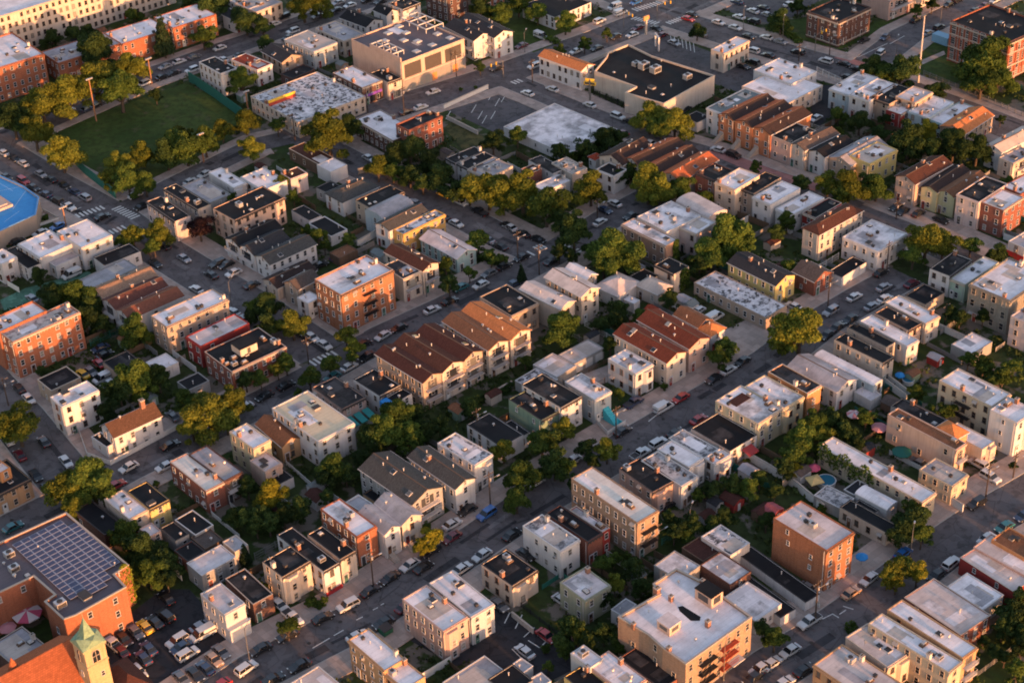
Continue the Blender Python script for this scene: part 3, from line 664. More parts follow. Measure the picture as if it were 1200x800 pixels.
13|495 0 592 112 662 72|7.5|white|gry|gB|rs|white gabled row house|first right of the orange brick row house
13|580 -50 668 68 757 20|7.5|cream|gry|gB|rs|cream gabled row house|second right of the orange brick row house
22|15 187 120 241 215 176|3|grey|rub|f||mottled garage roof|lowest of three in a line of garages
22|110 112 215 176 290 112|3.1|grey|gpk|f||pale garage roof|middle of three in a line of garages
22|220 66 290 112 427 32|3.2|grey|gpk|f|g|long open garage roof|topmost of three in a line of garages
22|443 85 580 152 667 106|7.5|lgrey|wht|f|rl|white cube house with orange-lit front|on the main street below the rusty gables
22|32 205 235 307 340 255|8.5|lgrey|blk|f|rl|house with black roof and yellow front|on the main street near the centre
22|-20 270 135 372 225 330|7|green|blk|f|r|green-sided house with black roof|left of the yellow-fronted house
22|245 190 385 277 467 236|7.5|blueg|wht2|f|rl|white house with turquoise entrance steps|on the main street near the centre
22|-60 395 20 461 82 430|4|white|blk|f||low black-roofed annex|left of the green-sided house
32|-240 282 -45 395 65 312|8|yelw|wht2|f|rl|yellow-fronted house with brown roof patch|left half of the white-roofed group
32|-130 216 66 314 180 258|8|yelw|wht2|f|r|yellow-fronted house with plain white roof|right half of the white-roofed group
32|0 140 180 246 250 207|8.2|orange|blk2|f|r|orange-fronted house with black roof|end of the white-roofed group
22|848 405 1020 522 1140 440|5|white|blk|f|r|wide black-roofed house with red awning|on the main street right of centre
22|730 455 905 546 972 502|5.5|grey|rub3|f|l|grey house with scuffed roof|left of the wide black-roofed house
22|900 545 945 577 1022 532|6|white|wht|f|rl|white rear bay house|behind the scuffed roof
22|683 505 830 592 893 546|7|white|wht|f|rl|white row house with smooth pale roof|on the lower side of the main street
22|525 600 672 720 736 647|7|pink|blk|f|rl|pink-sided house with black roof|first on the lower side of the main street
22|607 557 790 682 870 636|7|lgrey|rub3|f|r|house with half scuffed half black roof|second on the lower side of the main street
P|665 561 748 611 776 598|11|tanbr|wht3|f|lrf|four-storey tan brick house with white roof|standing over the main street near the centre
32|100 115 320 242 412 182|6|white|gry|gB|lr|white house with plain grey gable roof|right of the golden tree on the main street
32|225 65 490 217 530 187|5|lblue|wht|vB||long white barrel-vaulted building|beside the white grey-gabled house
32|790 185 1050 302 1150 247|10|yelc|wht|f|lFr|large cream three-storey flats with fire escape|right side of picture
32|1032 322 1165 379 1262 322|10.4|white|wht|f|r|tall white-sided front wing|against the large cream flats
32|565 305 790 402 850 366|6|grey|blk|f||long house with black roof|behind the peach wall
32|550 335 870 506 940 489|8|peach|org2|f|Wrb|long peach-walled house with rust roof edge|right side of picture
32|795 405 870 467 927 430|7.5|tanor|org|pyr||bright orange hipped roof|between peach wall and cream flats
32|830 420 1005 511 1062 470|5|cream|wht|f|r|low white-roofed house with bay windows|below the large cream flats
32|710 600 865 681 937 622|6|yelc|gry|f|lr|cream two-storey house with grey roof|at the foot of the peach wall
32|240 485 720 760 785 712|6|yelc|wht|f|lryr|very long narrow house with pale roof|running down to the lower right street
32|405 715 560 790 612 750|4|lgrey|wht|vB||small white vaulted garage|beside the very long narrow house
32|355 695 405 721 470 672|3|grey|dgry|f||small slate-grey shed|beside the very long narrow house
32|215 725 350 786 405 732|3|grey|rub3|f||mottled shed roof|by the yellow parasol yard
32|350 785 450 832 530 792|3|white|blk|f||flat black shed roof|in front of the small vaulted garage
32|405 235 480 281 530 250|3|white|cor|f||ribbed white canopy roof|beneath the white barrel vault
03|-60 640 80 712 225 610|6|dbrick|gry|f||low grey flat roof|between the church and the courtyard
03|875 240 945 301 1106 210|5|grey|cor|f|r|long grey roof with pale panel|behind the car park
03|1045 140 1100 190 1162 155|5|cream|gry|f|r|little cream house with skylights|by the dark fir tree behind the car park
03|930 385 1055 476 1157 426|8|lgrey|pnk|f|rl|white house with ribbon windows|beside the car park
13|-150 310 -15 432 85 388|5.5|dbrick|blk|f|r|low brick shop with broad black roof|right of the car park house
03|820 40 920 112 1000 60|4|grey|blk|f||dark flat roof|in the yards above the car park
03|900 120 960 181 1042 130|3.5|brown|gbr|f||brown flat roof|in the yards above the car park
03|755 75 820 141 882 105|4|grey|blk|f||square black roof|next to the yellow-fronted house
03|650 80 700 116 760 90|5|pink|pnk|f||small pink-roofed house|under the yellow-fronted house
03|820 180 880 236 960 186|3.5|brick|blk|f||dark roof with blue tarp beside|in the yards above the car park
03|350 -10 490 112 572 60|4.6|dbrick|blk|f||black roof strip|right of the solar-panel building
13|25 232 125 302 260 225|8.5|cream|blk|f|rl|cream house with skylit black roof|left end of the lit row on the main street
13|85 110 325 272 402 232|7.5|white|blk|f|rl|white red-based house with ribbed black roof|second in the lit row on the main street
13|232 105 400 217 476 177|7.6|cream|blk|f|r|cream house with smooth black roof|third of the lit row on the main street
13|685 405 875 562 992 492|9|pink|wht|f|rl|big pink building with cream roof|on the lower side of the main street
13|815 328 1000 497 1112 436|8.2|lgrey|wht|f|r|grey-white half of the big pink building|by the lower car park
13|432 595 600 745 700 690|9|tanor|wht|f|l|tan stucco house with pinkish roof|at the bottom edge left of the dark yard
13|602 748 695 838 787 772|8|tanor|wht|f|l|lower rear part of the tan stucco house|at the bottom edge
13|140 812 330 960 480 868|5|grey|gpk|f||low pinkish roof with hatches|at the bottom edge
P|565 661 600 688 629 668|6.5|cream|blk|f|rl|cream house with black roof and rear porch|by the lower car park
13|880 800 990 900 1182 762|4|grey|gry|f||low grey roof with red edge|at the bottom edge centre
13|1085 782 1180 862 1300 790|4.2|grey|blk|f||low black roof|at the bottom edge centre
23|48 65 225 187 318 130|8|white|rub3|f|rl|white house with speckled grey roof|across from the mottled roof house
23|165 3 350 147 416 102|7|brick|blk|f|r|brick house with narrow black roof|right of the speckled roof house
23|275 -12 420 102 452 80|6.5|rpaint|wht2|f|r|narrow red-fronted house|left of the four-storey tan brick house
23|245 340 360 432 440 336|7|paleo|pnk|f|lr|olive-green cube house|in the gardens near the bottom
23|665 255 790 325 882 250|5|grey|wht2|f||square scuffed white roof|behind the big white-roofed flats
23|890 112 1020 207 1112 147|5|white|rub|f||charred-pattern roof house|in the lower yards right of centre
23|795 165 895 232 978 180|4|brown|rbr|f||rust-red flat roof|in the lower yards right of centre
23|885 245 1020 347 1117 280|5|dbrick|wht2|f||roof half tan half white|in the lower yards right of centre
23|985 405 1140 517 1262 430|4|white|wht|f||low cream roof|behind the big white-roofed flats
23|285 660 362 737 417 690|7.5|lgrey|wht|f||white narrow cube|at the bottom edge left of centre
23|367 722 540 862 612 775|7|pink|wht|f|r|long pale-roofed house|at the bottom edge centre
23|500 680 700 832 802 766|5|brick|blk|f||broad black roof|in front of the big white-roofed flats
23|240 765 340 852 442 800|6|yellow|blk|f||yellow house with black roof|at the bottom edge
23|-10 722 45 762 97 720|4|white|gry|f||small grey-roofed hut|at the lower car park
23|70 782 120 822 190 795|4|white|gry|f||small pale hut|at the bottom edge by the car park
23|470 460 520 492 578 432|4|white|gry|f||small grey lean-to|at the big flats' left corner
33|-120 180 148 442 216 402|2.6|white|blk|f||long sunken black garage roof with white parapet|beside the orange brick tenement
33|-200 300 50 500 130 462|2.6|white|blk|f||second long black garage roof|nearer the bottom right street
33|12 30 275 177 417 97|12|obrick2|pnk|f|r|four-storey orange brick tenement|above the lower right street
33|330 -20 560 97 612 60|4|cream|blk|f|l|long black-roofed cream garage|right of the orange brick tenement
33|1040 130 1200 217 1290 160|6|orange|org2|f||orange-brown roofed building|at the right edge on the lower right street
33|965 165 1250 332 1330 262|5.2|pink|gpk|f||pinkish flat roof|below the orange-brown building
33|895 202 1140 372 1240 330|5|rpaint|gpk|f||grey-pink stepped roof|on the lower right street
33|830 355 990 472 1100 392|4.6|white|wht|f||white roof with four dark skylights|in the bottom right group
33|640 390 890 582 1042 492|5|brick|gpk|f|r|wide ribbed pink roof building|in the bottom right group
33|465 522 850 752 915 700|9|yelc|wht|f|rl|tall cream building, left half|at the bottom right
33|550 455 912 682 990 636|9.4|tanor|wht|f|rb|tall cream building, right half|at the bottom right
33|385 590 570 742 642 655|7|cream|gpk|f|r|lower pink-roofed wing with white end|at the bottom right
33|215 710 520 932 658 830|7|tanor|gpk|f|l|orange-walled house with vent-dotted pink roof|at the bottom edge right
"""
# ------------------------------------------------------------------ building kit
HF = 0.87
white_trim = plain('white_trim', (.46,.44,.43), .7, 0, .3); dark_trim = plain('dark_trim', (.05,.045,.045), .6)
cream_trim = plain('cream_trim', (.44,.36,.29), .7, 0, .3); brown_trim = plain('brown_trim', (.13,.08,.055), .7)
stone_trim = plain('stone_trim', (.36,.30,.25), .8); red_metal = plain('red_metal', (.26,.05,.03), .6); black_metal = plain('black_metal', (.02,.02,.022), .5)
GL = glass_mat(); brick_ch = wall_mat('chimney', (.26,.13,.09), 'brick'); tin = plain('galvanised_metal', (.42,.41,.41), .4, .5)
green_metal = plain('green_metal', (.04,.11,.08), .6)
def window_mesh(name, frame, w=.84, h=1.4, bars=1):
    b = MB(); t = .08; y0, y1 = -.09, .01
    b.box(-w/2-t, y0, 0, -w/2, y1, h, 0); b.box(w/2, y0, 0, w/2+t, y1, h, 0)
    b.box(-w/2-t, y0, h, w/2+t, y1, h+t, 0); b.box(-w/2-t-.06, y0-.09, -t, w/2+t+.06, y1, 0, 0)
    for i in range(bars): z = h*(i+1)/(bars+1); b.box(-w/2, -.06, z-.035, w/2, .0, z+.035, 0, False)
    b.quad((-w/2,-.03,0),(w/2,-.03,0),(w/2,-.03,h),(-w/2,-.03,h), 1)
    return b.mesh(name, [frame, GL])
WM = {'w':window_mesh('window', white_trim), 'c':window_mesh('window', cream_trim), 'd':window_mesh('window', brown_trim), 's':window_mesh('window', stone_trim),
      'W':window_mesh('window', white_trim, 1.7, 2.1, 2), 'B':window_mesh('window', white_trim, .62, 1.0), 'a':window_mesh('window', stone_trim, 1.0, 1.7)}
def door_mesh(mat):
    b = MB(); b.box(-.62, -.10, 0, -.48, .01, 2.25, 0); b.box(.48, -.10, 0, .62, .01, 2.25, 0); b.box(-.62, -.10, 2.25, .62, .01, 2.4, 0)
    b.box(-.48, -.05, 0, .48, 0, 2.25, 1, False); b.box(-.25, -.055, 1.3, .25, -.049, 2.0, 2, False); return b.mesh('door', [white_trim, mat, GL])
DM = [door_mesh(plain('door_'+n, c, .6)) for n, c in (('red',(.22,.04,.03)),('brown',(.12,.06,.035)),('white',(.55,.53,.5)),('green',(.05,.12,.09)),('dark',(.03,.03,.035)))]
def clutter():
    d = {}
    b = MB(); b.cyl(0,0,-.05,.7,.09,.09,8); b.cyl(0,0,.7,.82,.17,.10,8); d['vent_pipe'] = b.mesh('vent_pipe', [white_trim])
    b = MB(); b.cyl(0,0,-.05,.5,.16,.16,10); b.cyl(0,0,.5,.62,.34,.30,10); b.cyl(0,0,.62,.78,.30,.05,10); d['roof_vent'] = b.mesh('roof_vent', [tin])
    b = MB(); b.box(-.55,-.75,-.05,.55,.75,.45); b.box(-.62,-.82,.45,.62,.82,.55,1); d['roof_hatch'] = b.mesh('roof_hatch', [tin, dark_trim])
    b = MB(); b.box(-.6,-.6,-.05,.6,.6,.25,0); b.poly([(-.5,-.5,.25),(.5,-.5,.25),(.3,-.3,.5),(-.3,-.3,.5)],1); b.poly([(.5,-.5,.25),(.5,.5,.25),(.3,.3,.5),(.3,-.3,.5)],1)
    b.poly([(.5,.5,.25),(-.5,.5,.25),(-.3,.3,.5),(.3,.3,.5)],1); b.poly([(-.5,.5,.25),(-.5,-.5,.25),(-.3,-.3,.5),(-.3,.3,.5)],1); b.quad((-.3,-.3,.5),(.3,-.3,.5),(.3,.3,.5),(-.3,.3,.5),1)
    d['skylight'] = b.mesh('skylight', [dark_trim, plain('milky_dome', (.40,.38,.37), .3)])
    b = MB(); b.box(-.6,-.6,-.05,.6,.6,.2,0); b.box(-.5,-.5,.2,.5,.5,.28,1); d['dark_skylight'] = b.mesh('dark_skylight', [white_trim, GL])
    b = MB(); b.box(-.8,-.6,-.05,.8,.6,1.0,0); b.cyl(0,0,1.0,1.08,.45,.45,12,1); b.box(-.7,-.62,.2,.7,-.6,.8,1); d['air_conditioner'] = b.mesh('air_conditioner', [tin, dark_trim])
    b = MB(); b.box(-.38,-.38,-.3,.38,.38,1.25,0); b.box(-.45,-.45,1.25,.45,.45,1.38,1); b.cyl(-.13,0,1.38,1.62,.12,.11,8,2); b.cyl(.17,0,1.38,1.58,.10,.09,8,2)
    d['chimney'] = b.mesh('chimney', [brick_ch, stone_trim, dark_trim]); d['chimney2'] = b.mesh('chimney', [white_trim, stone_trim, dark_trim])
    b = MB(); b.box(-.35,-.35,-.05,.35,.35,.55,0); b.box(-.42,-.42,.55,.42,.42,.65,0); d['dark_vent'] = b.mesh('dark_vent', [dark_trim])
    b = MB(); b.box(-.9,-.5,-.05,.9,.5,.4,0); b.box(-.5,-.3,.4,.6,.3,.75,1); d['crate'] = b.mesh('roof_crate', [brown_trim, tin])
    b = MB(); b.cyl(0,0,0,.8,.03,.03,5,1)
    for i in range(8):
        a0, a1 = i*math.pi/4, (i+1)*math.pi/4
        b.poly([(0,.05,.8),(.38*math.cos(a0),-.12,.8+.38*math.sin(a0)),(.38*math.cos(a1),-.12,.8+.38*math.sin(a1))],0)
    d['satellite_dish'] = b.mesh('satellite_dish', [tin, dark_trim])
    return d
CL = clutter()
# satellite_dish keeps its tilt in the mesh

OCC = []          # footprints: (centre, ax, ay, w, d)
BINFO = []        # (centre world, short name)
def kindname(s):
    for k, n, c in (('school','school','school'),('bank','bank_building','bank'),('warehouse','warehouse','warehouse'),('depot','depot','depot'),('factory','factory','factory'),('kiosk','kiosk','kiosk'),
      ('apartment','apartment_building','apartment building'),('tenement','apartment_building','apartment building'),('flats','apartment_building','apartment building'),('shop','shop','shop'),('store','store','store'),
      ('diner','diner','diner'),('garage','garage','garage'),('hut','hut','hut'),('shed','shed','shed'),('canopy','canopy','canopy'),('bungalow','bungalow','house'),('cottage','cottage','house'),('workshop','workshop','workshop'),
      ('terrace','terraced_house','house'),('row house','row_house','house'),('hall','hall','hall'),('wing','rear_wing','building wing'),('annex','annex','annex'),('extension','extension','extension'),('lean-to','lean_to','lean-to'),
      ('house','house','house'),('building','building','building'),('block','building','building'),('roof','low_building','building'),('row','terraced_house','house')):
        if k in s: return n, c
    return 'house', 'house'

b = MB(); b.box(-.34,-.42,.02,.34,.05,.46,0); b.box(-.28,-.43,.08,.28,-.42,.40,1); WAC = b.mesh('window_air_conditioner', [tin, dark_trim])
b = MB(); b.poly([(-.6,-.7,-.35),(.6,-.7,-.35),(.6,0,.1),(-.6,0,.1)]); b.poly([(-.6,-.7,-.35),(-.6,0,.1),(-.6,0,-.1)]); b.poly([(.6,0,.1),(.6,-.7,-.35),(.6,0,-.1)]); WAW = b.mesh('window_awning', [plain('awning_canvas', (.30,.27,.25), .8)])
def facade(root, face, w, d, h, dense, rnd, style, zfloor=0.0, big=False, nst=None):
    """windows on one face: 'F' = front-right (-y), 'L' = front-left (-x)"""
    L = w if face == 'F' else d
    n = nst or max(1, int(round(h/2.85))); sh = h/n
    sp = 2.25 if dense else 4.4
    if big: sp = 2.6
    cols = int((L-1.1)/sp)
    if cols < 1 and L > 1.9: cols = 1
    me = WM[style]; wh = 1.5 if style not in ('B', 'W') else (1.0 if style == 'B' else 2.1)
    for k in range(n):
        z = k*sh+max(.75, (sh-wh)*.55)+zfloor
        if z+wh > h+zfloor-.25: z = h+zfloor-wh-.3
        for i in range(cols):
            if not dense and rnd.random() < .5: continue
            if dense and rnd.random() < .04: continue
            u = -L/2+(L/cols)*(i+.5)+(0 if dense else rnd.uniform(-.7,.7))
            if face == 'F': put('window', me, root, (u, -d/2-.005, z))
            else: put('window', me, root, (-w/2-.005, -u, z), R(-90))
            if style not in ('W','B') and rnd.random() < .07: put('window_air_conditioner', WAC, root, (u, -d/2-.1, z) if face == 'F' else (-w/2-.1, -u, z), 0 if face == 'F' else R(-90))
            elif style not in ('W','B') and dense and rnd.random() < .05: put('window_awning', WAW, root, (u, -d/2, z+wh) if face == 'F' else (-w/2, -u, z+wh), 0 if face == 'F' else R(-90))

def gable_roof(b, w, d, z, axis, rise, hip, ov=.3, th=.16, two=False):
    """sloped roof slabs; axis 'B' = ridge along local y, 'A' = ridge along local x"""
    def P(x, y, zz): return (x, y, zz) if axis == 'A' else (y, x, zz)
    a, c = (w, d) if axis == 'A' else (d, w)     # a along the ridge, c across
    A2, C2 = a/2+ov, c/2+ov; zr = z+rise; ze = z-rise*ov/(c/2)
    hp = c/2*.9 if hip else 0.
    if hp > A2*.98: hp = A2*.98
    r0, r1 = (-A2+hp, A2-hp) if hip else (-A2, A2)
    if hip == 2: r0, r1 = -A2+hp, A2        # hip on the near end only
    def q(*pts, m=0):
        pts = [P(*p) for p in pts]
        if axis == 'B': pts = pts[::-1]
        b.poly(pts, m)
    t = th
    q((-A2,-C2,ze+t),(A2,-C2,ze+t),(r1,0,zr+t),(r0,0,zr+t), m=0)
    q((A2,C2,ze+t),(-A2,C2,ze+t),(r0,0,zr+t),(r1,0,zr+t), m=1 if two else 0)
    q((-A2,C2,ze+t),(-A2,-C2,ze+t),(r0,0,zr+t), m=2 if two else 0) if hip else None
    q((A2,-C2,ze+t),(A2,C2,ze+t),(r1,0,zr+t), m=0) if hip == 1 else None
    q((A2,-C2,ze),(-A2,-C2,ze),(r0,0,zr),(r1,0,zr)); q((-A2,C2,ze),(A2,C2,ze),(r1,0,zr),(r0,0,zr))
    q((-A2,-C2,ze),(A2,-C2,ze),(A2,-C2,ze+t),(-A2,-C2,ze+t)); q((A2,C2,ze),(-A2,C2,ze),(-A2,C2,ze+t),(A2,C2,ze+t))
    for s in (-1, 1):
        if (hip == 1) or (hip == 2 and s < 0):
            q((s*A2,-C2*-s,ze),(s*A2,C2*-s,ze),(s*A2,C2*-s,ze+t),(s*A2,-C2*-s,ze+t)); continue
        X = s*A2
        for y0, y1, z0, z1 in ((-C2,0,ze,zr),(0,C2,zr,ze)):
            pts = [(X,y0,z0),(X,y1,z1),(X,y1,z1+t),(X,y0,z0+t)]
            if s < 0: pts = pts[::-1]
            q(*pts)

def building(fr, corners, h, wk, rk, kind, flags, short, extra, idx):
    rnd = random.Random(idx*13+5)
    ox, oy, s = FR[fr]; n = [float(x) for x in corners.split()]
    h = h*HF
    Lp, Fp, Rp = [at(ox+n[i]/s, oy+n[i+1]/s, h) for i in (0, 2, 4)]
    u, v = Lp-Fp, Rp-Fp; d, w = u.length, v.length
    av = math.atan2(v.y, v.x); au = math.atan2(u.y, u.x)-math.pi/2
    dlt = (au-av+math.pi) % (2*math.pi)-math.pi
    ang = av+dlt*(.5 if abs(dlt) < R(16) else (w < d)*1.)
    if abs((ang-GRID+math.pi) % (2*math.pi)-math.pi) > R(9): ang = GRID+max(-R(9), min(R(9), (ang-GRID+math.pi) % (2*math.pi)-math.pi))
    ang = ang*.5+GRID*.5
    ex = Vector((math.cos(ang), math.sin(ang), 0)); ey = Vector((-math.sin(ang), math.cos(ang), 0))
    cen = (Lp+Rp)/2; w = max(w*.985, 2.); d = max(d*.985, 2.)
    h += (idx % 17)*.011
    nm, cat = kindname(short)
    root = empty(nm, (cen.x, cen.y, 0), ang); tag(root, short+' '+extra, cat)
    OCC.append((Vector((cen.x, cen.y, 0)), ex, ey, w/2, d/2)); BINFO.append((Vector((cen.x, cen.y, 0)), short, w, d, ang, root, h))
    W2, D2 = w/2, d/2; wm = wall_of(wk); b = MB(); tall = h > 5
    span = w if kind.endswith('B') else d
    pitch = .22 if w*d > 60 else .3
    if 'brick chimney' in extra or 'brick chimney' in short: pitch = .42
    rise = span/2*2*pitch*.9
    if kind == 'f' or kind == 'v':
        pp = (.4 if (w > 9 and h > 8.5) else .16) if tall else .12          # parapet height above the roof skin
        if kind == 'f':
            T = .2; zr = h-pp
            for (a, c, e, f) in (((-W2,-D2),(W2,-D2),(W2-T,-D2+T),(-W2+T,-D2+T)),((W2,-D2),(W2,D2),(W2-T,D2-T),(W2-T,-D2+T)),((W2,D2),(-W2,D2),(-W2+T,D2-T),(W2-T,D2-T)),((-W2,D2),(-W2,-D2),(-W2+T,-D2+T),(-W2+T,D2-T))):
                b.quad((*a,-.3),(*c,-.3),(*c,h),(*a,h)); b.quad((*a,h),(*c,h),(*e,h),(*f,h)); b.quad((*e,zr-.1),(*f,zr-.1),(*f,h),(*e,h))
            b.build('wall', wm, root)
            r = MB(); r.quad((-W2+T,-D2+T,zr),(W2-T,-D2+T,zr),(W2-T,D2-T,zr),(-W2+T,D2-T,zr)); r.build('roof', roof_of(rk), root)
            # coping on the parapet
            cm = wm if rnd.random() < .55 else stone_trim if wk in ('brick','dbrick','obrick','obrick2','sbrick','dpink','stone') else (white_trim if wk in ('white','lgrey','lblue','blueg','grey') else cream_trim)
            if rk in ('blk', 'blk2') and rnd.random() < .75: cm = dark_trim
            c = MB(); o = .05; H2 = h+.003; H3 = h+.06; T2 = T-.02
            c.box(-W2-o,-D2-o,H2,W2+o,-D2+T2,H3); c.box(-W2-o,D2-T2,H2,W2+o,D2+o,H3); c.box(-W2-o,-D2+T2,H2,-W2+T2,D2-T2,H3); c.box(W2-T2,-D2+T2,H2,W2+o,D2-T2,H3)
            c.build('coping', cm, root)
            if ('r' in flags or 'o' in flags) and tall and w > 3.5:
                c = MB(); big = .5 if 'o' in flags else .28
                c.box(-W2-.06,-D2-big,h-.42,W2+.06,-D2-.06,h-.12); c.box(-W2-.02,-D2-big*.6,h-.62,W2+.02,-D2-.003,h-.423)
                k = int(w/.8)
                for i in range(k+1): x = -W2+w*i/k; c.box(x-.07,-D2-big*.55,h-.95,x+.07,-D2-.004,h-.625)
                c.build('cornice', cm if wk not in ('obrick2',) else brown_trim, root)
            if ('l' in flags) and 'r' not in flags and tall:
                c = MB(); c.box(-W2-.34,-D2-.04,h-.42,-W2-.06,D2+.04,h-.12); c.box(-W2-.2,-D2-.02,h-.62,-W2-.003,D2+.02,h-.423)
                c.build('cornice', cm, root)
            zroof = lambda x, y: zr
    if kind in ('vA', 'vB'):
        ax = kind[1]; a, c2 = (w, d) if ax == 'A' else (d, w); rise = c2*.16; K = 10
        def P(x, y, z): return (x, y, z) if ax == 'A' else (y, x, z)
        prof = [(-c2/2*math.cos(math.pi*i/K), rise*math.sin(math.pi*i/K)) for i in range(K+1)]
        b.box(-W2,-D2,-.3,W2,D2,h-.01)
        r = MB()
        for i in range(K):
            q = [P(-a/2-.1,prof[i][0],h+prof[i][1]),P(a/2+.1,prof[i][0],h+prof[i][1]),P(a/2+.1,prof[i+1][0],h+prof[i+1][1]),P(-a/2-.1,prof[i+1][0],h+prof[i+1][1])]
            r.poly(q if ax == 'A' else q[::-1])
        for s_ in (-1, 1):
            pts = [P(s_*(a/2-.02), y, h+z-.02) for y, z in prof]
            b.poly(pts if (s_ < 0) == (ax == 'B') else pts[::-1])
        b.build('wall', wm, root); o = r.build('roof', roof_of(rk), root)
        zroof = lambda x, y: h+rise*math.sqrt(max(0, 1-((y if ax == 'A' else x)/(c2/2))**2))
    if kind[0] in 'gh' or kind == 'pyr':
        ax = kind[1] if kind != 'pyr' else 'A'
        hip = {'g':0,'h':1}.get(kind[0], 1)
        if kind == 'hA': hip = 1
        if kind == 'pyr': rise = min(w, d)*.35
        for (a, c) in (((-W2,-D2),(W2,-D2)),((W2,-D2),(W2,D2)),((W2,D2),(-W2,D2)),((-W2,D2),(-W2,-D2))): b.quad((*a,-.3),(*c,-.3),(*c,h),(*a,h))
        if hip == 0:
            if ax == 'B': b.poly([(-W2,-D2,h),(W2,-D2,h),(0,-D2,h+rise)]); b.poly([(W2,D2,h),(-W2,D2,h),(0,D2,h+rise)])
            else: b.poly([(-W2,D2,h),(-W2,-D2,h),(-W2,0,h+rise)]); b.poly([(W2,-D2,h),(W2,D2,h),(W2,0,h+rise)])
        b.build('wall', wm, root); r = MB()
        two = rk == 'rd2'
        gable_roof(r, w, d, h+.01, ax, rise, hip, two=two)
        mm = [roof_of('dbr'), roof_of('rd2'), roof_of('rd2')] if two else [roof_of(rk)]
        r.build('roof', mm, root)
        g = MB(); o = .3                                     # fascia boards / gutters on the eaves
        if ax == 'B': g.box(-W2-o-.09,-D2-o,h-.16,-W2-o,D2+o,h+.02); g.box(W2+o,-D2-o,h-.16,W2+o+.09,D2+o,h+.02)
        else: g.box(-W2-o,-D2-o-.09,h-.16,W2+o,-D2-o,h+.02); g.box(-W2-o,D2+o,h-.16,W2+o,D2+o+.09,h+.02)
        g.build('gutter', white_trim, root)
        if w*d > 70 and kind != 'pyr':
            rc = MB()
            if ax == 'B': rc.box(-.11,-D2+(d*.2 if hip else -.28),h+rise+.12,.11,D2-(d*.2 if hip else -.28),h+rise+.22)
            else: rc.box(-W2+(w*.2 if hip else -.28),-.11,h+rise+.12,W2-(w*.2 if hip else -.28),.11,h+rise+.22)
            rc.build('ridge', dark_trim if rk in ('dgry','blk') else brown_trim, root)
        zroof = lambda x, y: h+.14+rise*max(0, 1-abs((x/W2) if ax == 'B' else (y/D2)))
    # ------------- openings
    st = 'w'
    if wk in ('cream','tan','yelc','peach','tanor','brown','olive'): st = rnd.choice('wcd')
    if wk in ('stone',): st = 'a'
    if wk in ('white','lgrey','pinkw','lblue','yellow','yelw'): st = rnd.choice('wwdc')
    big = 'school' in short
    if big: st = 'W'
    if h > 2.9:
        if 'Z' not in flags:
            facade(root, 'F', w, d, h, 'r' in flags, rnd, st if 'r' in flags else ('B' if rnd.random() < .5 else st), big=big)
            facade(root, 'L', w, d, h, 'l' in flags, rnd, st if 'l' in flags else ('B' if rnd.random() < .5 else st), big=big)
        # gable window
        if kind == 'gB' and rise > 1.0: put('window', WM['B'], root, (0, -D2-.005, h+.05-.3))
        if kind == 'gA' and rise > 1.0: put('window', WM['B'], root, (-W2-.005, 0, h+.05-.3), R(-90))
        if 'r' in flags and w > 3.6 and h > 3.5:
            for i in range(2 if w > 12 else 1):
                x = (-.3 if i == 0 else .25)*w
                put('door', rnd.choice(DM), root, (x, -D2-.12, .05 if not 's' in flags else .9))
        if 'l' in flags and 'r' not in flags and d > 3.6: put('door', rnd.choice(DM), root, (-W2-.12, .28*d, .05), R(-90))
    if 'r' in flags and 4.2 < w < 9 and 4.5 < h < 9.5 and kind == 'f' and 'f' not in flags and 'b' not in flags and 'A' not in flags and wk in ('white','cream','lgrey','pink','yelw','yellow','tan') and rnd.random() < .4:
        bx = w*.2*rnd.choice((-1, 1)); bm = MB(); bw = 1.1; dp = .75; z0, z1 = .3, h-.75
        q = [(bx-bw-.45,-D2),(bx-bw,-D2-dp),(bx+bw,-D2-dp),(bx+bw+.45,-D2)]
        for (a, c) in zip(q, q[1:]): bm.quad((*a,z0),(*c,z0),(*c,z1),(*a,z1))
        bm.poly([(*p_,z1) for p_ in q]); bay = bm.build('bay_window', wm, root)
        for zk in range(max(1, int(round(h/2.85)))):
            zz = zk*h/max(1, int(round(h/2.85)))+.95
            if zz+1.45 < z1: put('window', WM[st if st != 'W' else 'w'], bay, (bx, -D2-dp-.005, zz))
    if 'g' in flags:
        k = int(w/2.9)
        gm = MB(); gm.box(-1.15,-.06,0,1.15,.01,2.2,0)
        for i in range(4): gm.box(-1.1,-.075,.1+i*.53,1.1,-.06,.1+i*.53+.45,1,False)
        gme = gm.mesh('garage_door', [white_trim, plain('garage_door_paint', (.5,.49,.48), .6)])
        for i in range(k): put('garage_door', gme, root, (-W2+w*(i+.5)/k, -D2-.005, .02))
    def rails(bm, x0, x1, y0, y1, z, m=1):
        for zz in (z+1.0, z+.12): bm.box(x0,y0,zz,x1,y0+.05,zz+.05,m); bm.box(x0,y0+.05,zz,x0+.05,y1,zz+.05,m); bm.box(x1-.05,y0+.05,zz,x1,y1,zz+.05,m)
        k = int((x1-x0)/.35)
        for i in range(k+1): x = x0+(x1-x0)*i/k; bm.box(x-.02,y0+.01,z+.1,x+.02,y0+.04,z+1.02,m,False)
    def face_xf(face):  # child placed so that local -y looks out of the face
        return ((0,-D2,0), 0, w) if face == 'F' else ((-W2,0,0), R(-90), d)
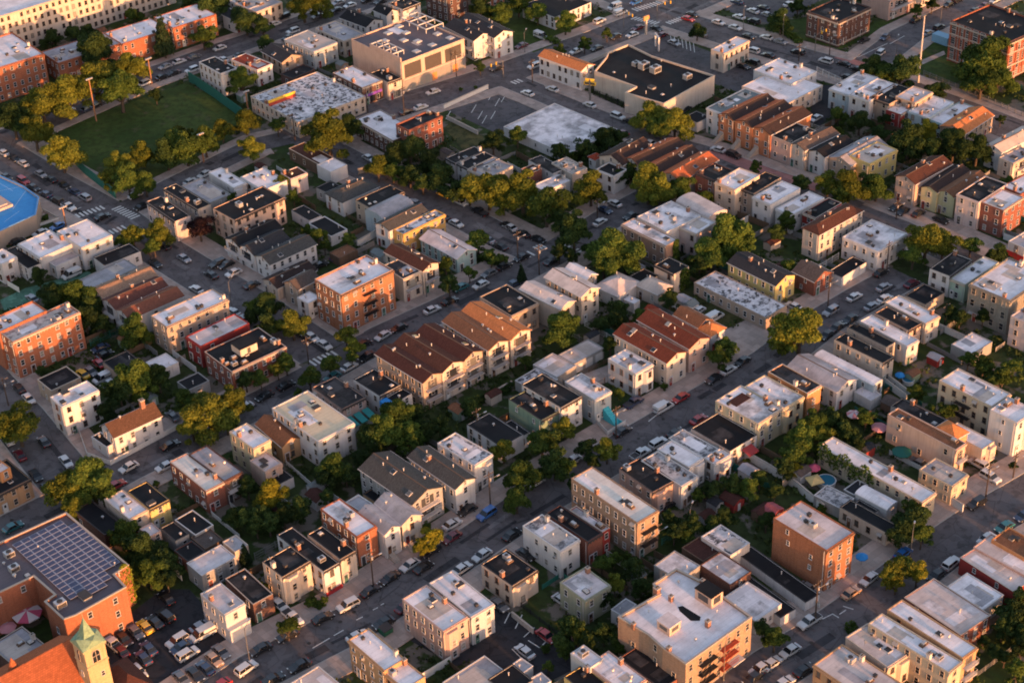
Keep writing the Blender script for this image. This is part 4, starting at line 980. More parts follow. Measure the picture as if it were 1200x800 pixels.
    for fl, face in (('b','F'),('c','L')):
        if fl in flags:
            loc, rz, L = face_xf(face); ns = max(1, int(round(h/2.85)))
            for k in range(1, ns):
                bm = MB(); z = k*h/ns; bl = min(L*.8, 5.5) if L < 12 else L*.85
                bm.box(-bl/2,-1.1,z-.12,bl/2,-.02,z,0); rails(bm,-bl/2,bl/2,-1.1,-.02,z)
                gd = MB(); gd.box(-bl*.3,-.05,z+.02,bl*.3,-.006,z+2.15,0); gd.build('balcony_recess_panel', [GL], root, loc).rotation_euler = (0,0,rz)  # dark glass-door panel standing in for the shade of a balcony recess
                bm.build('balcony', [white_trim, brown_trim if wk in ('tan','cream') else white_trim], root, loc).rotation_euler = (0,0,rz)
    for fl, face in (('f','F'),('F','L')):
        if fl in flags:
            loc, rz, L = face_xf(face); ns = max(2, int(round(h/2.85))); m = [red_metal] if 'red fire' in short else [black_metal]
            if 'green' in extra: m = [green_metal]
            xs = [0.] if L < 30 else [-L*.2+i*L*.17 for i in range(4)]
            if 'big white-roofed' in short: xs = [-L*.15, L*.1]
            for x in xs:
                bm = MB()
                for k in range(1, ns):
                    z = k*h/ns; bm.box(x-2.0,-1.15,z-.05,x+2.0,-.02,z); rails(bm,x-2.0,x+2.0,-1.15,-.02,z,0)
                    if k < ns-1: bm.tube((x-1.5,-.75,z),(x+1.4,-.75,z+h/ns),.07); bm.tube((x-1.5,-.35,z),(x+1.4,-.35,z+h/ns),.07)
                bm.build('fire_escape', m, root, loc).rotation_euler = (0,0,rz)
    for fl, face in (('s','F'),('S','L')):
        if fl in flags:
            loc, rz, L = face_xf(face); k = 7 if fl == 's' else 12; top = 1.1 if fl == 's' else 2.2
            for x in ((-.22*L,) if L < 8 else (-.28*L, .22*L)):
                bm = MB()
                for i in range(k): bm.box(x-.65,-.35*(i+1)-.1,-.05,x+.65,-.35*i-.1,top*(1-i/k),0)
                bm.box(x-.8,-.35*k-.1,-.05,x-.66,-.1,.5); bm.box(x+.66,-.35*k-.1,-.05,x+.8,-.1,.5)
                bm.build('stoop', [stone_trim], root, loc).rotation_euler = (0,0,rz)
    if 'P' in flags:
        for face in 'FL':
            loc, rz, L = face_xf(face); k = int(L/3.2)
            pm = MB(); pm.box(-.32,-.22,0,.32,-.004,h-1.1,0); pme = pm.mesh('pilaster', [wm])
            for i in range(k+1):
                x = -L/2+.35+(L-.7)*i/k
                if face == 'F': put('pilaster', pme, root, (x,-D2,0))
                else: put('pilaster', pme, root, (-W2,x,0), R(-90))
            bm = MB(); bm.box(-L/2-.15,-.35,h-1.05,L/2+.15,-.005,h-.65); bm.box(-L/2-.05,-.26,.6,L/2+.05,-.006,.95)
            if 'pale stone' in short: bm.box(-L/2-.05,-.3,h*.36,L/2+.05,-.006,h*.36+.4); bm.box(-L/2-.05,-.3,h*.68,L/2+.05,-.006,h*.68+.3)
            bm.build('stone_band', [stone_trim], root, loc).rotation_euler = (0,0,rz)
    if 'A' in flags:
        loc, rz, L = face_xf('F'); sm = plain('purple_sign', (.16,.06,.32), .5) if 'purple' in short else cream_trim
        bm = MB(); bm.box(-L/2+.3,-.22,2.7,L/2-.3,-.02,3.5,0); bm.build('shop_sign', [sm], root, loc)
        bm = MB()
        k = max(2, int(L/2.4))
        for i in range(k): x0 = -L/2+.5+(L-1)*i/k; bm.box(x0,-.08,.4,x0+(L-1)/k-.25,-.02,2.5,0)
        bm.build('shop_window', [GL], root, loc)
    # ------------- roof clutter
    area = w*d; k = int(min(14, max(1, area/22)))
    if kind in ('f',):
        pool = ['vent_pipe','vent_pipe','roof_vent','roof_hatch','skylight','dark_skylight','air_conditioner','vent_pipe','satellite_dish','dark_vent','dark_vent','crate','dark_vent']; k = int(k*1.1)+1
        if not tall: pool = ['vent_pipe','roof_vent','vent_pipe']; k = max(1, k//3)
        if 'Z' in flags: k = 0
        for i in range(k):
            x, y = rnd.uniform(-W2+1, W2-1) if w > 3 else 0, rnd.uniform(-D2+1, D2-1) if d > 3 else 0
            kd = rnd.choice(pool); put({'crate':'roof_crate'}.get(kd, kd), CL[kd], root, (x, y, zroof(x, y)), rnd.choice((0, R(90))), (rnd.uniform(.8,1.15),)*3)
        if area > 45:
            for i in range(rnd.randint(1, 3)):
                a_, c_ = rnd.uniform(.8, 2.6), rnd.uniform(.8, 3.); x, y = rnd.uniform(-W2+a_+.4, W2-a_-.4) if W2 > a_+.5 else 0, rnd.uniform(-D2+c_+.4, D2-c_-.4) if D2 > c_+.5 else 0
                if W2 < a_+.5 or D2 < c_+.5: continue
                pm = MB(); pm.box(x-a_,y-c_,zroof(0,0)-.01,x+a_,y+c_,zroof(0,0)+.012+i*.006)
                pm.build('roof_patch', roof_of({'blk':'blk2','blk2':'dgr_f'}.get(rk, rnd.choice(('gry','wht2','tan','wht'))) if rk != 'gry' else 'tan'), root)
        if tall and wk != 'peach':
            for i in range((rnd.random() < .65)+(area > 150)):
                sx = rnd.choice((-1, 1)); put('chimney', CL[rnd.choice(('chimney','chimney','chimney2'))], root, (sx*(W2-.6), rnd.uniform(-.35,.35)*d, zroof(0,0)))
    elif kind[0] in 'gh':
        ax = kind[1]; sl = math.atan2(rise, (w if ax == 'B' else d)/2)
        for i in range(min(k, 7)):
            x, y = rnd.uniform(-.38,.38)*w, rnd.uniform(-.38,.38)*d
            kd = rnd.choice(['vent_pipe','vent_pipe','roof_vent','skyl','vent_pipe'])
            if kd == 'skyl':
                o = put('skylight', CL['dark_skylight'], root, (x, y, zroof(x, y)-.03))
                t = (-sl if x < 0 else sl) if ax == 'B' else (sl if y < 0 else -sl)
                o.rotation_euler = (0, t, 0) if ax == 'B' else (t, 0, 0)
            else: put(kd, CL[kd], root, (x, y, zroof(x, y)-.05))
        if 'brick chimney' in short: put('chimney', CL['chimney'], root, (.28*w, 0, zroof(.28*w, 0)), 0, (1.3,1.3,1.4))
        elif rnd.random() < .3 and area > 60: put('chimney', CL['chimney'], root, (rnd.uniform(-.2,.2)*w, .2*d, zroof(0,0)-.6))
    # downpipe
    if h > 5 and rnd.random() < .6:
        bm = MB(); bm.tube((-W2-.08,-D2+.5,0),(-W2-.08,-D2+.5,h-.4),.06); bm.build('downpipe', [white_trim], root)
    return root, w, d, h, zroof
BUILT = {}
for i, row in enumerate(BLD.strip().split('\n')):
    p = row.split('|'); BUILT[p[7]] = building(p[0], p[1], float(p[2]), p[3], p[4], p[5], p[6], p[7], p[8], i)
    BUILT[p[8]] = BUILT[p[7]]
# ------------------------------------------------------------------ buildings with a many-cornered outline
def inset(P, t):
    n = len(P); out = []
    for i in range(n):
        a, b, c = P[i-1], P[i], P[(i+1) % n]
        d1 = (b-a).normalized(); d2 = (c-b).normalized(); n1 = Vector((-d1.y, d1.x, 0)); n2 = Vector((-d2.y, d2.x, 0))
        q = n1+n2; k = t/max(.3, (1+n1.dot(n2))); out.append(b+q*k)
    return out
def poly_building(name, label, cat, fr, pts, h, wk, rk, cop, dense=(), sparse=(), style='w', short=None, par=.5, win=True):
    ox, oy, s = FR[fr]; h = h*HF
    P = [at(ox+x/s, oy+y/s, h) for x, y in pts]
    area = sum(P[i].x*P[(i+1) % len(P)].y-P[(i+1) % len(P)].x*P[i].y for i in range(len(P)))/2
    if area < 0: P.reverse()
    cen = sum(P, Vector())/len(P); cen.z = 0
    root = empty(name, cen, GRID); tag(root, label, cat); iv = Matrix.Rotation(-GRID, 4, 'Z')
    L = [iv@(p-cen) for p in P]; L = [Vector((p.x, p.y, 0)) for p in L]; n = len(L)
    b = MB(); T = inset(L, .28); zr = h-par
    for i in range(n):
        a, c, e, f = L[i], L[(i+1) % n], T[(i+1) % n], T[i]
        b.quad((a.x,a.y,-.3),(c.x,c.y,-.3),(c.x,c.y,h),(a.x,a.y,h)); b.quad((e.x,e.y,zr-.1),(f.x,f.y,zr-.1),(f.x,f.y,h),(e.x,e.y,h))
    b.build('wall', wall_of(wk), root)
    r = MB(); r.poly([(p.x,p.y,zr) for p in T]); r.build('roof', roof_of(rk), root)
    O = inset(L, -.06); T2 = inset(L, .34); c = MB()
    for i in range(n):
        j = (i+1) % n
        for z, fl in ((h+.1, 0),): c.quad((O[i].x,O[i].y,z),(O[j].x,O[j].y,z),(T2[j].x,T2[j].y,z),(T2[i].x,T2[i].y,z))
        c.quad((O[i].x,O[i].y,h-.1),(O[j].x,O[j].y,h-.1),(O[j].x,O[j].y,h+.1),(O[i].x,O[i].y,h+.1))
        c.quad((T2[j].x,T2[j].y,h-.1),(T2[i].x,T2[i].y,h-.1),(T2[i].x,T2[i].y,h+.1),(T2[j].x,T2[j].y,h+.1))
    c.build('coping', cop, root)
    if win:
        rnd = random.Random(len(label))
        for i in range(n):
            a, c2 = L[i], L[(i+1) % n]; dv = c2-a; ln = dv.length; d = dv/ln; nn = Vector((d.y, -d.x, 0))
            ni = nn.y < -.7 or nn.x < -.7
            if not ni or ln < 2.5: continue
            ds = (nn.y < -.7 and 'F' in dense) or (nn.x < -.7 and 'L' in dense); sp = 2.3 if ds else 4.6
            k = max(1, int((ln-.8)/sp)); ns = max(1, round(h/2.9))
            for q in range(ns):
                for w_ in range(k):
                    if not ds and rnd.random() < .5: continue
                    p = a+d*(ln*(w_+.5)/k); put('window', WM[style], root, (p.x+nn.x*.005, p.y+nn.y*.005, q*h/ns+.9), math.atan2(nn.x, -nn.y) if True else 0)
    OCCP.append([Vector((p.x, p.y, 0)) for p in P]); BINFO.append((cen, short or label, 12, 12, GRID, root, h))
    def loc(px, py, z=zr):      # frame pixels -> local point on the roof
        q = iv@(at(ox+px/s, oy+py/s, z)-cen); return (q.x, q.y, z)
    return root, loc, h, zr, L
OCCP = []
def sc(root, kind, p, s=1., rz=0): return put(kind, CL[kind], root, p, rz, (s, s, s))

# supermarket with two black roofs and a curved front parapet
rt, lc, h, zr, L = poly_building('supermarket', 'wide cream supermarket with smooth black roof and curved parapet on the avenue', 'supermarket', '20',
    [(385,335),(440,270),(452,245),(545,208),(655,262),(950,355),(712,487),(528,435),(580,407)], 7.6, 'cream', 'blk', cream_trim, win=False, short='black-roofed supermarket')
for x, y, k, s_ in ((580,308,'air_conditioner',1.3),(618,320,'air_conditioner',1.9),(672,338,'air_conditioner',1.9),(822,370,'air_conditioner',1.5),(478,342,'skylight',.8),(533,365,'vent_pipe',1.2),(705,447,'skylight',1.),(745,408,'vent_pipe',1.2),(628,440,'vent_pipe',1.2),(655,415,'roof_hatch',1.4),(700,290,'roof_vent',1.)):
    sc(rt, k, lc(x, y), s_)
# solar-panel building
solar_px = [(-400,320),(0,140),(310,0),(603,247),(537,290),(592,350),(355,482),(297,502),(208,418),(255,385),(157,300),(-420,575)]
rt, lc, h, zr, L = poly_building('brick_building', 'large brick building with a field of blue solar panels on its dark roof', 'building', '03', solar_px, 11.5, 'obrick', 'prp', stone_trim, sparse='FL', short='solar-panel building')
pv = MB(); pv.box(-.91,-.70,.0,.91,.70,.05,0); pv.box(-.80,-.60,.05,.80,.60,.055,1,False)
solar = plain('solar_cell', (.055,.062,.11), .3, 0, .3)
mt, tt, bb = _mat('panel_frame'); bb.inputs['Base Color'].default_value = (.25,.25,.30,1); bb.inputs['Roughness'].default_value = .5
pme = pv.mesh('solar_panel', [mt, solar])
# the array: corner A (50,155) -> B (290,28) along the avenue, -> C (345,405) down the slope direction
A0 = Vector(lc(58,160)); Bx = Vector(lc(288,32)); Cy = Vector(lc(342,402)); cnt = 0
nu, nv = 10, 15; U = (Bx-A0); Vv = (Cy-A0)
du = 1.86; dv_ = 1.44; nu = int(U.length/du); nv = int(Vv.length/dv_*1.0)
su = 1 if U.x > 0 else -1; sv = -1 if Vv.y < 0 else 1
ext_v = {}
for i in range(nu+8):
    for j in range(nv+2):
        x = A0.x+su*(i+.5)*du; y = A0.y+sv*(j+.5)*dv_
        wp = rt.matrix_basis@Vector((x, y, zr)); qx, qy = px_of(wp); tx, ty = qx*4, (qy-600)*4
        m_poly = [(50,150),(292,25),(552,240),(480,290),(528,350),(352,412)]
        ins = inpoly(Vector((tx, ty, 0)), [Vector((a, c, 0)) for a, c in m_poly])
        if ins and cnt < 299: put('solar_panel', pme, rt, (x, y, zr+.42)).rotation_euler = (R(-1.5), 0, 0); cnt += 1
rk_ = MB()
for i in range(nu+6):
    pass
for x, y, k, s_ in ((45,205,'air_conditioner',1.2),(68,272,'air_conditioner',1.2),(70,305,'roof_vent',1.3),(285,440,'air_conditioner',1.3),(130,298,'skylight',1.),(20,245,'roof_vent',1.),(400,400,'roof_hatch',1.6),(560,300,'vent_pipe',1.2),(540,250,'vent_pipe',1.2),(180,170,'vent_pipe',1)):
    sc(rt, k, lc(x, y), s_)
# ivy that covers the short wall beside the solar roof is added with the leaves below
SOLAR = (rt, lc, h, zr)
# blue pavilion beside the field
rt, lc, h, zr, L = poly_building('pavilion', 'bright blue many-sided pavilion roof with tan walls at the left edge', 'pavilion', '01',
    [(-260,60),(-120,0),(0,22),(110,72),(183,125),(168,205),(0,283),(-160,330),(-300,250)], 6.0, 'tan', 'gry', cream_trim, win=False, short='blue-roofed pavilion')
blue = flat_mat('blue', (.05,.24,.52), (.04,.20,.45), .5)
for o in rt.children:
    if o.name.startswith('roof'): o.data.materials[0] = blue
    if o.name.startswith('coping'): o.data.materials[0] = plain('blue_edge', (.10,.25,.48), .6)
c0 = Vector(lc(-60,165)); b = MB(); b.box(c0.x-6,c0.y-5.5,zr-.05,c0.x+5,c0.y+5.5,zr+.7,0); b.box(c0.x-5,c0.y-4.5,zr+.7,c0.x+4,c0.y+4.5,zr+1.0,1)
b.build('roof_lantern', [wall_of('peach'), roof_of('tan')], rt)
b = MB()
for (x0,y0,x1,y1) in ((0,95,125,70),(60,180,120,95),(0,60,60,95),(20,240,90,190)):
    p, q = Vector(lc(x0,y0)), Vector(lc(x1,y1)); line(b, p, q, .12, zr+.012)
b.build('roof_marking', plain('pale_blue_paint', (.35,.5,.65), .6), rt)
# big white-roofed flats at the bottom
rt, lc, h, zr, L = poly_building('apartment_building', 'big white-roofed tan brick flats with green fire escapes near the bottom', 'apartment building', '23',
    [(497,490),(690,380),(660,335),(770,262),(915,335),(1000,400),(1125,490),(815,712),(705,635),(640,575)], 11.0, 'tanbr', 'wht', stone_trim, dense='F', style='c', short='big white-roofed flats')
for x, y, k, s_ in ((680,385,'chimney',1.3),(745,415,'chimney',1.),(918,535,'chimney',1.1),(570,540,'chimney',.9),(735,655,'chimney',1.),(892,340,'chimney',1.),(1045,445,'vent_pipe',1),(640,470,'vent_pipe',1),(860,600,'roof_vent',1),(780,330,'roof_vent',1),(960,470,'vent_pipe',1)):
    p = lc(x, y); sc(rt, k, (p[0], p[1], zr), s_)
def bulk(px, py, w, d, hh, top, name='roof_bulkhead', lab=None):
    p = lc(px, py); b = MB(); b.box(p[0]-w/2,p[1]-d/2,zr-.02,p[0]+w/2,p[1]+d/2,zr+hh,0); b.box(p[0]-w/2-.12,p[1]-d/2-.12,zr+hh,p[0]+w/2+.12,p[1]+d/2+.12,zr+hh+.15,1)
    b.box(p[0]-w/2-.02,p[1]-d*.3,zr+.7,p[0]-w/2,p[1]+d*.3,zr+hh-.4,2); b.box(p[0]-w*.3,p[1]-d/2-.02,zr+.6,p[0]+w*.3,p[1]-d/2,zr+hh-.4,2)
    b.build(name, [wall_of('peach'), top, GL], rt)
bulk(735,545,3.0,3.2,2.0,roof_of('pnk')); bulk(922,410,3.2,4.2,2.6,roof_of('blk'))
p = [Vector(lc(*q)) for q in ((778,443),(800,438),(885,490),(880,508),(838,508),(785,462))]
b = MB(); b.poly([(q.x,q.y,zr+.03) for q in p][::-1]); b.build('light_well_shade', roof_of('blk'), rt)  # flat black sheet on the roof; the well's shaded depth is only colour
# red and green details on the lit front
b = MB()
def edge_pt(x, y, out, z):       # local point just outside the long lit front
    a, c = Vector(lc(815,712,h)), Vector(lc(1125,490,h)); d = (c-a).normalized(); n = Vector((d.y, -d.x, 0)); q = a+d*x+n*out; return (q.x, q.y, z), d, n
a, c = Vector(lc(815,712,h)), Vector(lc(1125,490,h)); Ln = (c-a).length
ang = math.atan2((c-a).y, (c-a).x)
for x, mt_ in ((Ln*.3, black_metal), (Ln*.62, red_metal)):
    bm = MB()
    for k in range(1, 4):
        z = k*h/4; bm.box(-2.2,-1.2,z-.06,2.2,-.03,z)
        for zz in (z+.95, z+.1): bm.box(-2.2,-1.2,zz,2.2,-1.15,zz+.06)
        for i in range(12): bm.box(-2.2+i*.4,-1.2,z,-2.17+i*.4,-1.16,z+1.)
        if k < 3: bm.tube((-1.6,-.8,z),(1.5,-.8,z+h/4),.08); bm.tube((-1.6,-.4,z),(1.5,-.4,z+h/4),.08)
    o = bm.build('fire_escape', [mt_], rt, tuple(a+(c-a)/Ln*x)[:2]+(0,)); o.rotation_euler = (0,0,ang)
bm = MB(); bm.box(-1.6,-1.7,2.3,1.6,-.03,2.5); o = bm.build('awning', [white_trim], rt, tuple(a+(c-a)*.72)[:2]+(0,)); o.rotation_euler = (0,0,ang)

# warehouse roof: skylights and white pipe frames
rt, w, d, h, zf = BUILT['large peach warehouse with purple-grey roof and white pipe frames']
fx, fy, fs = FR['10']
def wl(root, px, py, z): q = root.matrix_basis.inverted()@at(fx+px/fs, fy+py/fs, z); return q
bigsky = MB(); bigsky.box(-1.1,-1.1,-.05,1.1,1.1,.3,0); bigsky.box(-.9,-.9,.3,.9,.9,.42,1); bsm = bigsky.mesh('skylight', [white_trim, plain('milky_dome', (.40,.38,.37), .3)])
for x, y in ((618,152),(702,150),(603,188),(692,186),(757,190),(850,156),(826,208),(752,238),(910,175),(670,120)):
    q = wl(rt, x, y, h); put('skylight', bsm, rt, (q.x, q.y, zf(0,0)))
def pipe_frame(cx, cy, wx, wy, nx, ny):
    q = wl(rt, cx, cy, h); z = zf(0,0); b = MB()
    for i in range(nx+1):
        x = q.x-wx/2+wx*i/nx; b.box(x-.14,q.y-wy/2,z+1.3,x+.14,q.y+wy/2,z+1.6)
    for j in range(ny+1):
        y = q.y-wy/2+wy*j/ny; b.box(q.x-wx/2,y-.14,z+1.3,q.x+wx/2,y+.14,z+1.6)
        for i in range(nx+1):
            x = q.x-wx/2+wx*i/nx; b.box(x-.1,y-.1,z,x+.1,y+.1,z+1.3)
    b.build('pipe_frame', white_trim, rt)
pipe_frame(778,112,7,13,2,3); pipe_frame(615,236,4.5,11,2,3)
b = MB(); b.box(-w/2-.02,-d/2+.3,h+.1,-w/2+.4,-d/2+d*.62,h+1.4,0); b.build('side_parapet', wall_of('peach'), rt)
# dark loading bays along the street front of the warehouse
b = MB()
for i, (x0, x1) in enumerate(((.04,.30),(.36,.62),(.68,.94))): b.box(-w/2+w*x0,-d/2-.07,4.6,-w/2+w*x1,-d/2-.006,h-1.2)
b.build('window_band', [plain('dusty_band', (.07,.06,.055), .5)], rt)
b = MB(); b.box(-w/2-.05,-d/2-.05,0,w/2+.05,-d/2-.004,4.1); b.build('ground_floor_front', [wall_mat('dirty_front', (.26,.22,.20), 'stucco')], rt)
b = MB(); b.box(-w/2+.3,-d/2-.35,4.1,w/2-.3,-d/2-.006,4.45); b.build('string_course', [cream_trim], rt)
b = MB()
for i in range(9): x = -w/2+1.5+(w-3)*i/8; b.box(x-1,-d/2-.08,.3,x+1,-d/2-.006,2.9,i in (4, 7))
b.build('shop_window', [GL, plain('orange_shutter', (.5,.2,.07), .6)], rt)

# billboard strip on the rubble-roofed store
rt, w, d, h, zf = BUILT['low cream store with black and white rubble-patterned roof']
q0 = wl(rt, 60, 498, h); q1 = wl(rt, 188, 452, h); zz = zf(0,0)
b = MB(); b.box(q0.x,q0.y-.15,zz,q1.x,q0.y+.15,zz+1.1,0); b.box(q0.x,q0.y-.17,zz+1.1,q1.x,q0.y+.17,zz+1.9,1); b.build('roof_sign', [plain('red_sign', (.35,.06,.04), .5), plain('yellow_sign', (.6,.38,.05), .5)], rt)
# penthouse on the brick house with black roof, brown patch on the white roof, red awnings
rt, w, d, h, zf = BUILT['brick house with black roof and cream penthouse']
b = MB(); b.box(-2.5,-2,h-.5,2.2,2,h+1.9,0); b.box(-2.7,-2.2,h+1.9,2.4,2.2,h+2.05,1); b.box(-.6,-2.03,h,.3,-2.0,h+1.5,2); b.build('penthouse', [wall_of('cream'), roof_of('blk'), GL], rt)
rt, w, d, h, zf = BUILT['yellow-fronted house with brown roof patch']
b = MB(); b.box(-w*.3,d*.12,zf(0,0),w*.28,d*.34,zf(0,0)+.06); b.build('roof_patch', shingle_mat('rbr', (.12,.048,.036)), rt)
def awning(root, w, d, x, z, wd, col, dep=1.2, face='F', name='awning'):
    b = MB(); b.poly([(-wd/2,-dep,z),(wd/2,-dep,z),(wd/2,0,z+.6),(-wd/2,0,z+.6)]); b.poly([(-wd/2,-dep,z-.25),(wd/2,-dep,z-.25),(wd/2,-dep,z),(-wd/2,-dep,z)])
    b.poly([(-wd/2,-dep,z-.03),(-wd/2,0,z+.57),(wd/2,0,z+.57),(wd/2,-dep,z-.03)])
    o = b.build(name, [col], root, (x,-d/2-.02,0) if face == 'F' else (-w/2-.02,x,0)); 
    if face == 'L': o.rotation_euler = (0,0,R(-90))
tealm = plain('teal_canvas', (.05,.27,.25), .7, 0, .2); redc = plain('red_canvas', (.32,.05,.05), .7, 0, .2); bluec = plain('blue_tarp', (.03,.20,.48), .6, 0, .2)
rt, w, d, h, zf = BUILT['pink house with worn black roof and green awnings']
for i in range(3): awning(rt, w, d, -w*.32+i*w*.36, 2.3, w*.27, tealm, 3.4)
rt, w, d, h, zf = BUILT['wide black-roofed house with red awning']; awning(rt, w, d, w*.1, 2.4, 3.2, redc, 2.4)
rt, w, d, h, zf = BUILT['white rear wing with black roof and blue tarp']
b = MB(); b.box(-w/2-.4,-d*.3,h-1.4,-w/2+1.6,d*.45,h+.16); b.build('tarp', [bluec], rt)
rt, w, d, h, zf = BUILT['white red-based house with ribbed black roof']
b = MB(); b.box(-w/2-.05,-d/2-.3,-.1,w/2+.05,-d/2-.005,1.0); b.build('base', [plain('red_base', (.32,.03,.03), .6)], rt)
rt, w, d, h, zf = BUILT['white house with turquoise entrance steps']
b = MB()
for i in range(10): b.box(w*.15-.8,-.45*(i+1)-d/2,0,w*.15+.8,-.45*i-d/2,3.0*(1-i/10.))
b.box(w*.15+.8,-4.6-d/2,0,w*.15+.95,-d/2-.01,1.1); b.build('entrance_steps', [plain('turquoise_paint', (.07,.40,.45), .5)], rt)
rt, w, d, h, zf = BUILT['small white house with red base']
b = MB(); b.box(-w/2-.08,-d/2-.1,0,-w/2-.004,d/2,2.0); b.build('base', [plain('red_base', (.32,.03,.03), .6)], rt)
rt, w, d, h, zf = BUILT['white house beside the car park'] if 'white house beside the car park' in BUILT else BUILT['white house with ribbon windows']
b = MB(); b.box(-w/2-.05,-d/2-1.2,h*.45,w/2+.05,-d/2-.005,h*.45+.25); b.box(-w/2,-d/2-1.1,0,w/2,-d/2-.006,h*.45); b.build('bay_front', [white_trim], rt)

# church with a bell tower (bottom left corner)
cx = at(105, 790, 8); Z = 0
t0 = at(340/4+0, 600+615/4, 18.0); t1 = at(390/4, 600+648/4, 18.0); t2 = at(487/4, 600+600/4, 18.0)
ang = GRID; tw = 4.2
tc = (t0+t2)/2; tc.z = 0
ch = empty('church', (tc.x, tc.y, 0), ang); tag(ch, 'cream stone church with orange tile roof and a green copper-capped bell tower at bottom left', 'church')
stone = wall_mat('church_stone', (.42,.30,.17), 'brick'); tile = shingle_mat('church_tile', (.32,.10,.045)); copper = plain('green_copper', (.17,.26,.18), .8, 0, .9)
H = 18.0; a = tw/2; b = MB(); b.box(-a,-a,-.3,a,a,H)
b.box(-a-.25,-a-.25,H,a+.25,a+.25,H+.35); b.box(-a-.14,-a-.14,H-3.9,a+.14,a+.14,H-3.6)
tow = b.build('bell_tower', [stone], ch)
b = MB(); apex = (0,0,H+6.0); o = a+.25; z0 = H+.36
mid = [(-1.1,-1.1,H+2.0),(1.1,-1.1,H+2.0),(1.1,1.1,H+2.0),(-1.1,1.1,H+2.0)]; base = [(-o,-o,z0),(o,-o,z0),(o,o,z0),(-o,o,z0)]
for i in range(4):
    j = (i+1) % 4; m_ = tuple((base[i][k]+base[j][k])/2 for k in range(2)); pk = (m_[0]*.93, m_[1]*.93, z0+1.5)
    b.poly([base[i], (m_[0], m_[1], z0), pk, ]); b.poly([(m_[0], m_[1], z0), base[j], pk]); b.poly([base[i], pk, mid[i]]); b.poly([pk, base[j], mid[j]]); b.poly([pk, mid[j], mid[i]]); b.poly([mid[i], mid[j], apex])
b.poly(base[::-1]); b.tube((0,0,H+5.8),(0,0,H+6.9),.06)
b.build('spire', [copper], ch)
aw = MB()
for i in range(9): pass
arch = [(-.75,0)]+[(-.75*math.cos(math.pi*i/8), 2.0+.75*math.sin(math.pi*i/8)) for i in range(9)]+[(.75,0)]
aw.poly([(x,-.02,z) for x, z in arch], 1)
for i in range(len(arch)-1):
    (x0,z0_),(x1,z1_) = arch[i], arch[i+1]; k = 1.25
    aw.poly([(x0*k,-.12,z0_+(.15 if z0_ else 0)),(x0,-.12,z0_),(x1,-.12,z1_),(x1*k,-.12,z1_+(.15 if z1_ else 0))][::-1], 0)
aw.box(-.04,-.1,0,.04,-.03,2.7,0); aw.box(-.7,-.1,1.4,.7,-.03,1.48,0)
awm = aw.mesh('belfry_window', [stone_trim, GL])
for rz, l in ((0,(0,-a-.01,H-3.3)),(R(-90),(-a-.01,0,H-3.3))): put('belfry_window', awm, ch, l, rz)
for z in (H-7, H-10.5): put('window', WM['B'], ch, (.6,-a-.005,z)); put('window', WM['B'], ch, (-a-.005,.4,z), R(-90))
# nave: ridge parallel to the avenues, running down-left from the tower
nr = at(290/4, 600+612/4, 10.2*1.0+3.4); nl = ch.matrix_basis.inverted()@nr
nv = MB(); x1, x0 = -a-.3, -a-46.; yr = nl.y; hw = 6.6; he = 9.2; hr = 13.4
nv.box(x0,yr-hw,-.3,x1+3,yr+hw,he); nv.poly([(x1+3,yr-hw,he),(x1+3,yr+hw,he),(x1+3,yr,hr)]); nv.poly([(x0,yr+hw,he),(x0,yr-hw,he),(x0,yr,hr)]); nv.build('nave', [stone], ch)
nv = MB(); t = .2
for s_ in (-1, 1):
    q = [(x0-.3,yr+s_*(hw+.5),he-.3+t),(x1+3.3,yr+s_*(hw+.5),he-.3+t),(x1+3.3,yr,hr+t),(x0-.3,yr,hr+t)]; nv.poly(q if s_ < 0 else q[::-1])
    e = [(x0-.3,yr+s_*(hw+.5),he-.3),(x1+3.3,yr+s_*(hw+.5),he-.3),(x1+3.3,yr+s_*(hw+.5),he-.3+t),(x0-.3,yr+s_*(hw+.5),he-.3+t)]; nv.poly(e if s_ < 0 else e[::-1])
nv.build('roof', [tile], ch)
for i in range(8): put('window', WM['a'], ch, (x1-1.5-i*2.6, yr-hw-.005, 5.6))
nv = MB(); nv.box(a-.6,a*.2-7,-.3,a+6.0,a+2,6.0); nv.build('side_hall', [stone], ch)
sh_ = MB(); hx0, hx1, hy0, hy1 = a-.9, a+6.3, a*.2-7.3, a+2.3
sh_.poly([(hx0,hy0,6.01),(hx1,hy0,6.01),((hx0+hx1)/2,hy0+4,9)]); sh_.poly([(hx1,hy0,6.01),(hx1,hy1,6.01),((hx0+hx1)/2,hy1-4,9),((hx0+hx1)/2,hy0+4,9)])
sh_.poly([(hx1,hy1,6.01),(hx0,hy1,6.01),((hx0+hx1)/2,hy1-4,9)]); sh_.poly([(hx0,hy1,6.01),(hx0,hy0,6.01),((hx0+hx1)/2,hy0+4,9),((hx0+hx1)/2,hy1-4,9)])
sh_.build('hall_roof', [shingle_mat('rbr', (.12,.048,.036))], ch)
p = ch.matrix_basis.inverted()@at(16, 783, 12.5); b = MB(); b.box(p.x-.8,p.y-.8,8.5,p.x+.8,p.y+.8,12.6,0); b.cyl(p.x,p.y,12.6,15.2,1.1,.05,8,1); b.build('turret', [stone, tile], ch)
OCCP.append([at(x, y) for x, y in ((0,830),(0,780),(80,750),(130,740),(160,780),(150,840))]); BINFO.append((Vector((tc.x, tc.y, 0)), 'church tower', 8, 8, GRID, ch, 18))
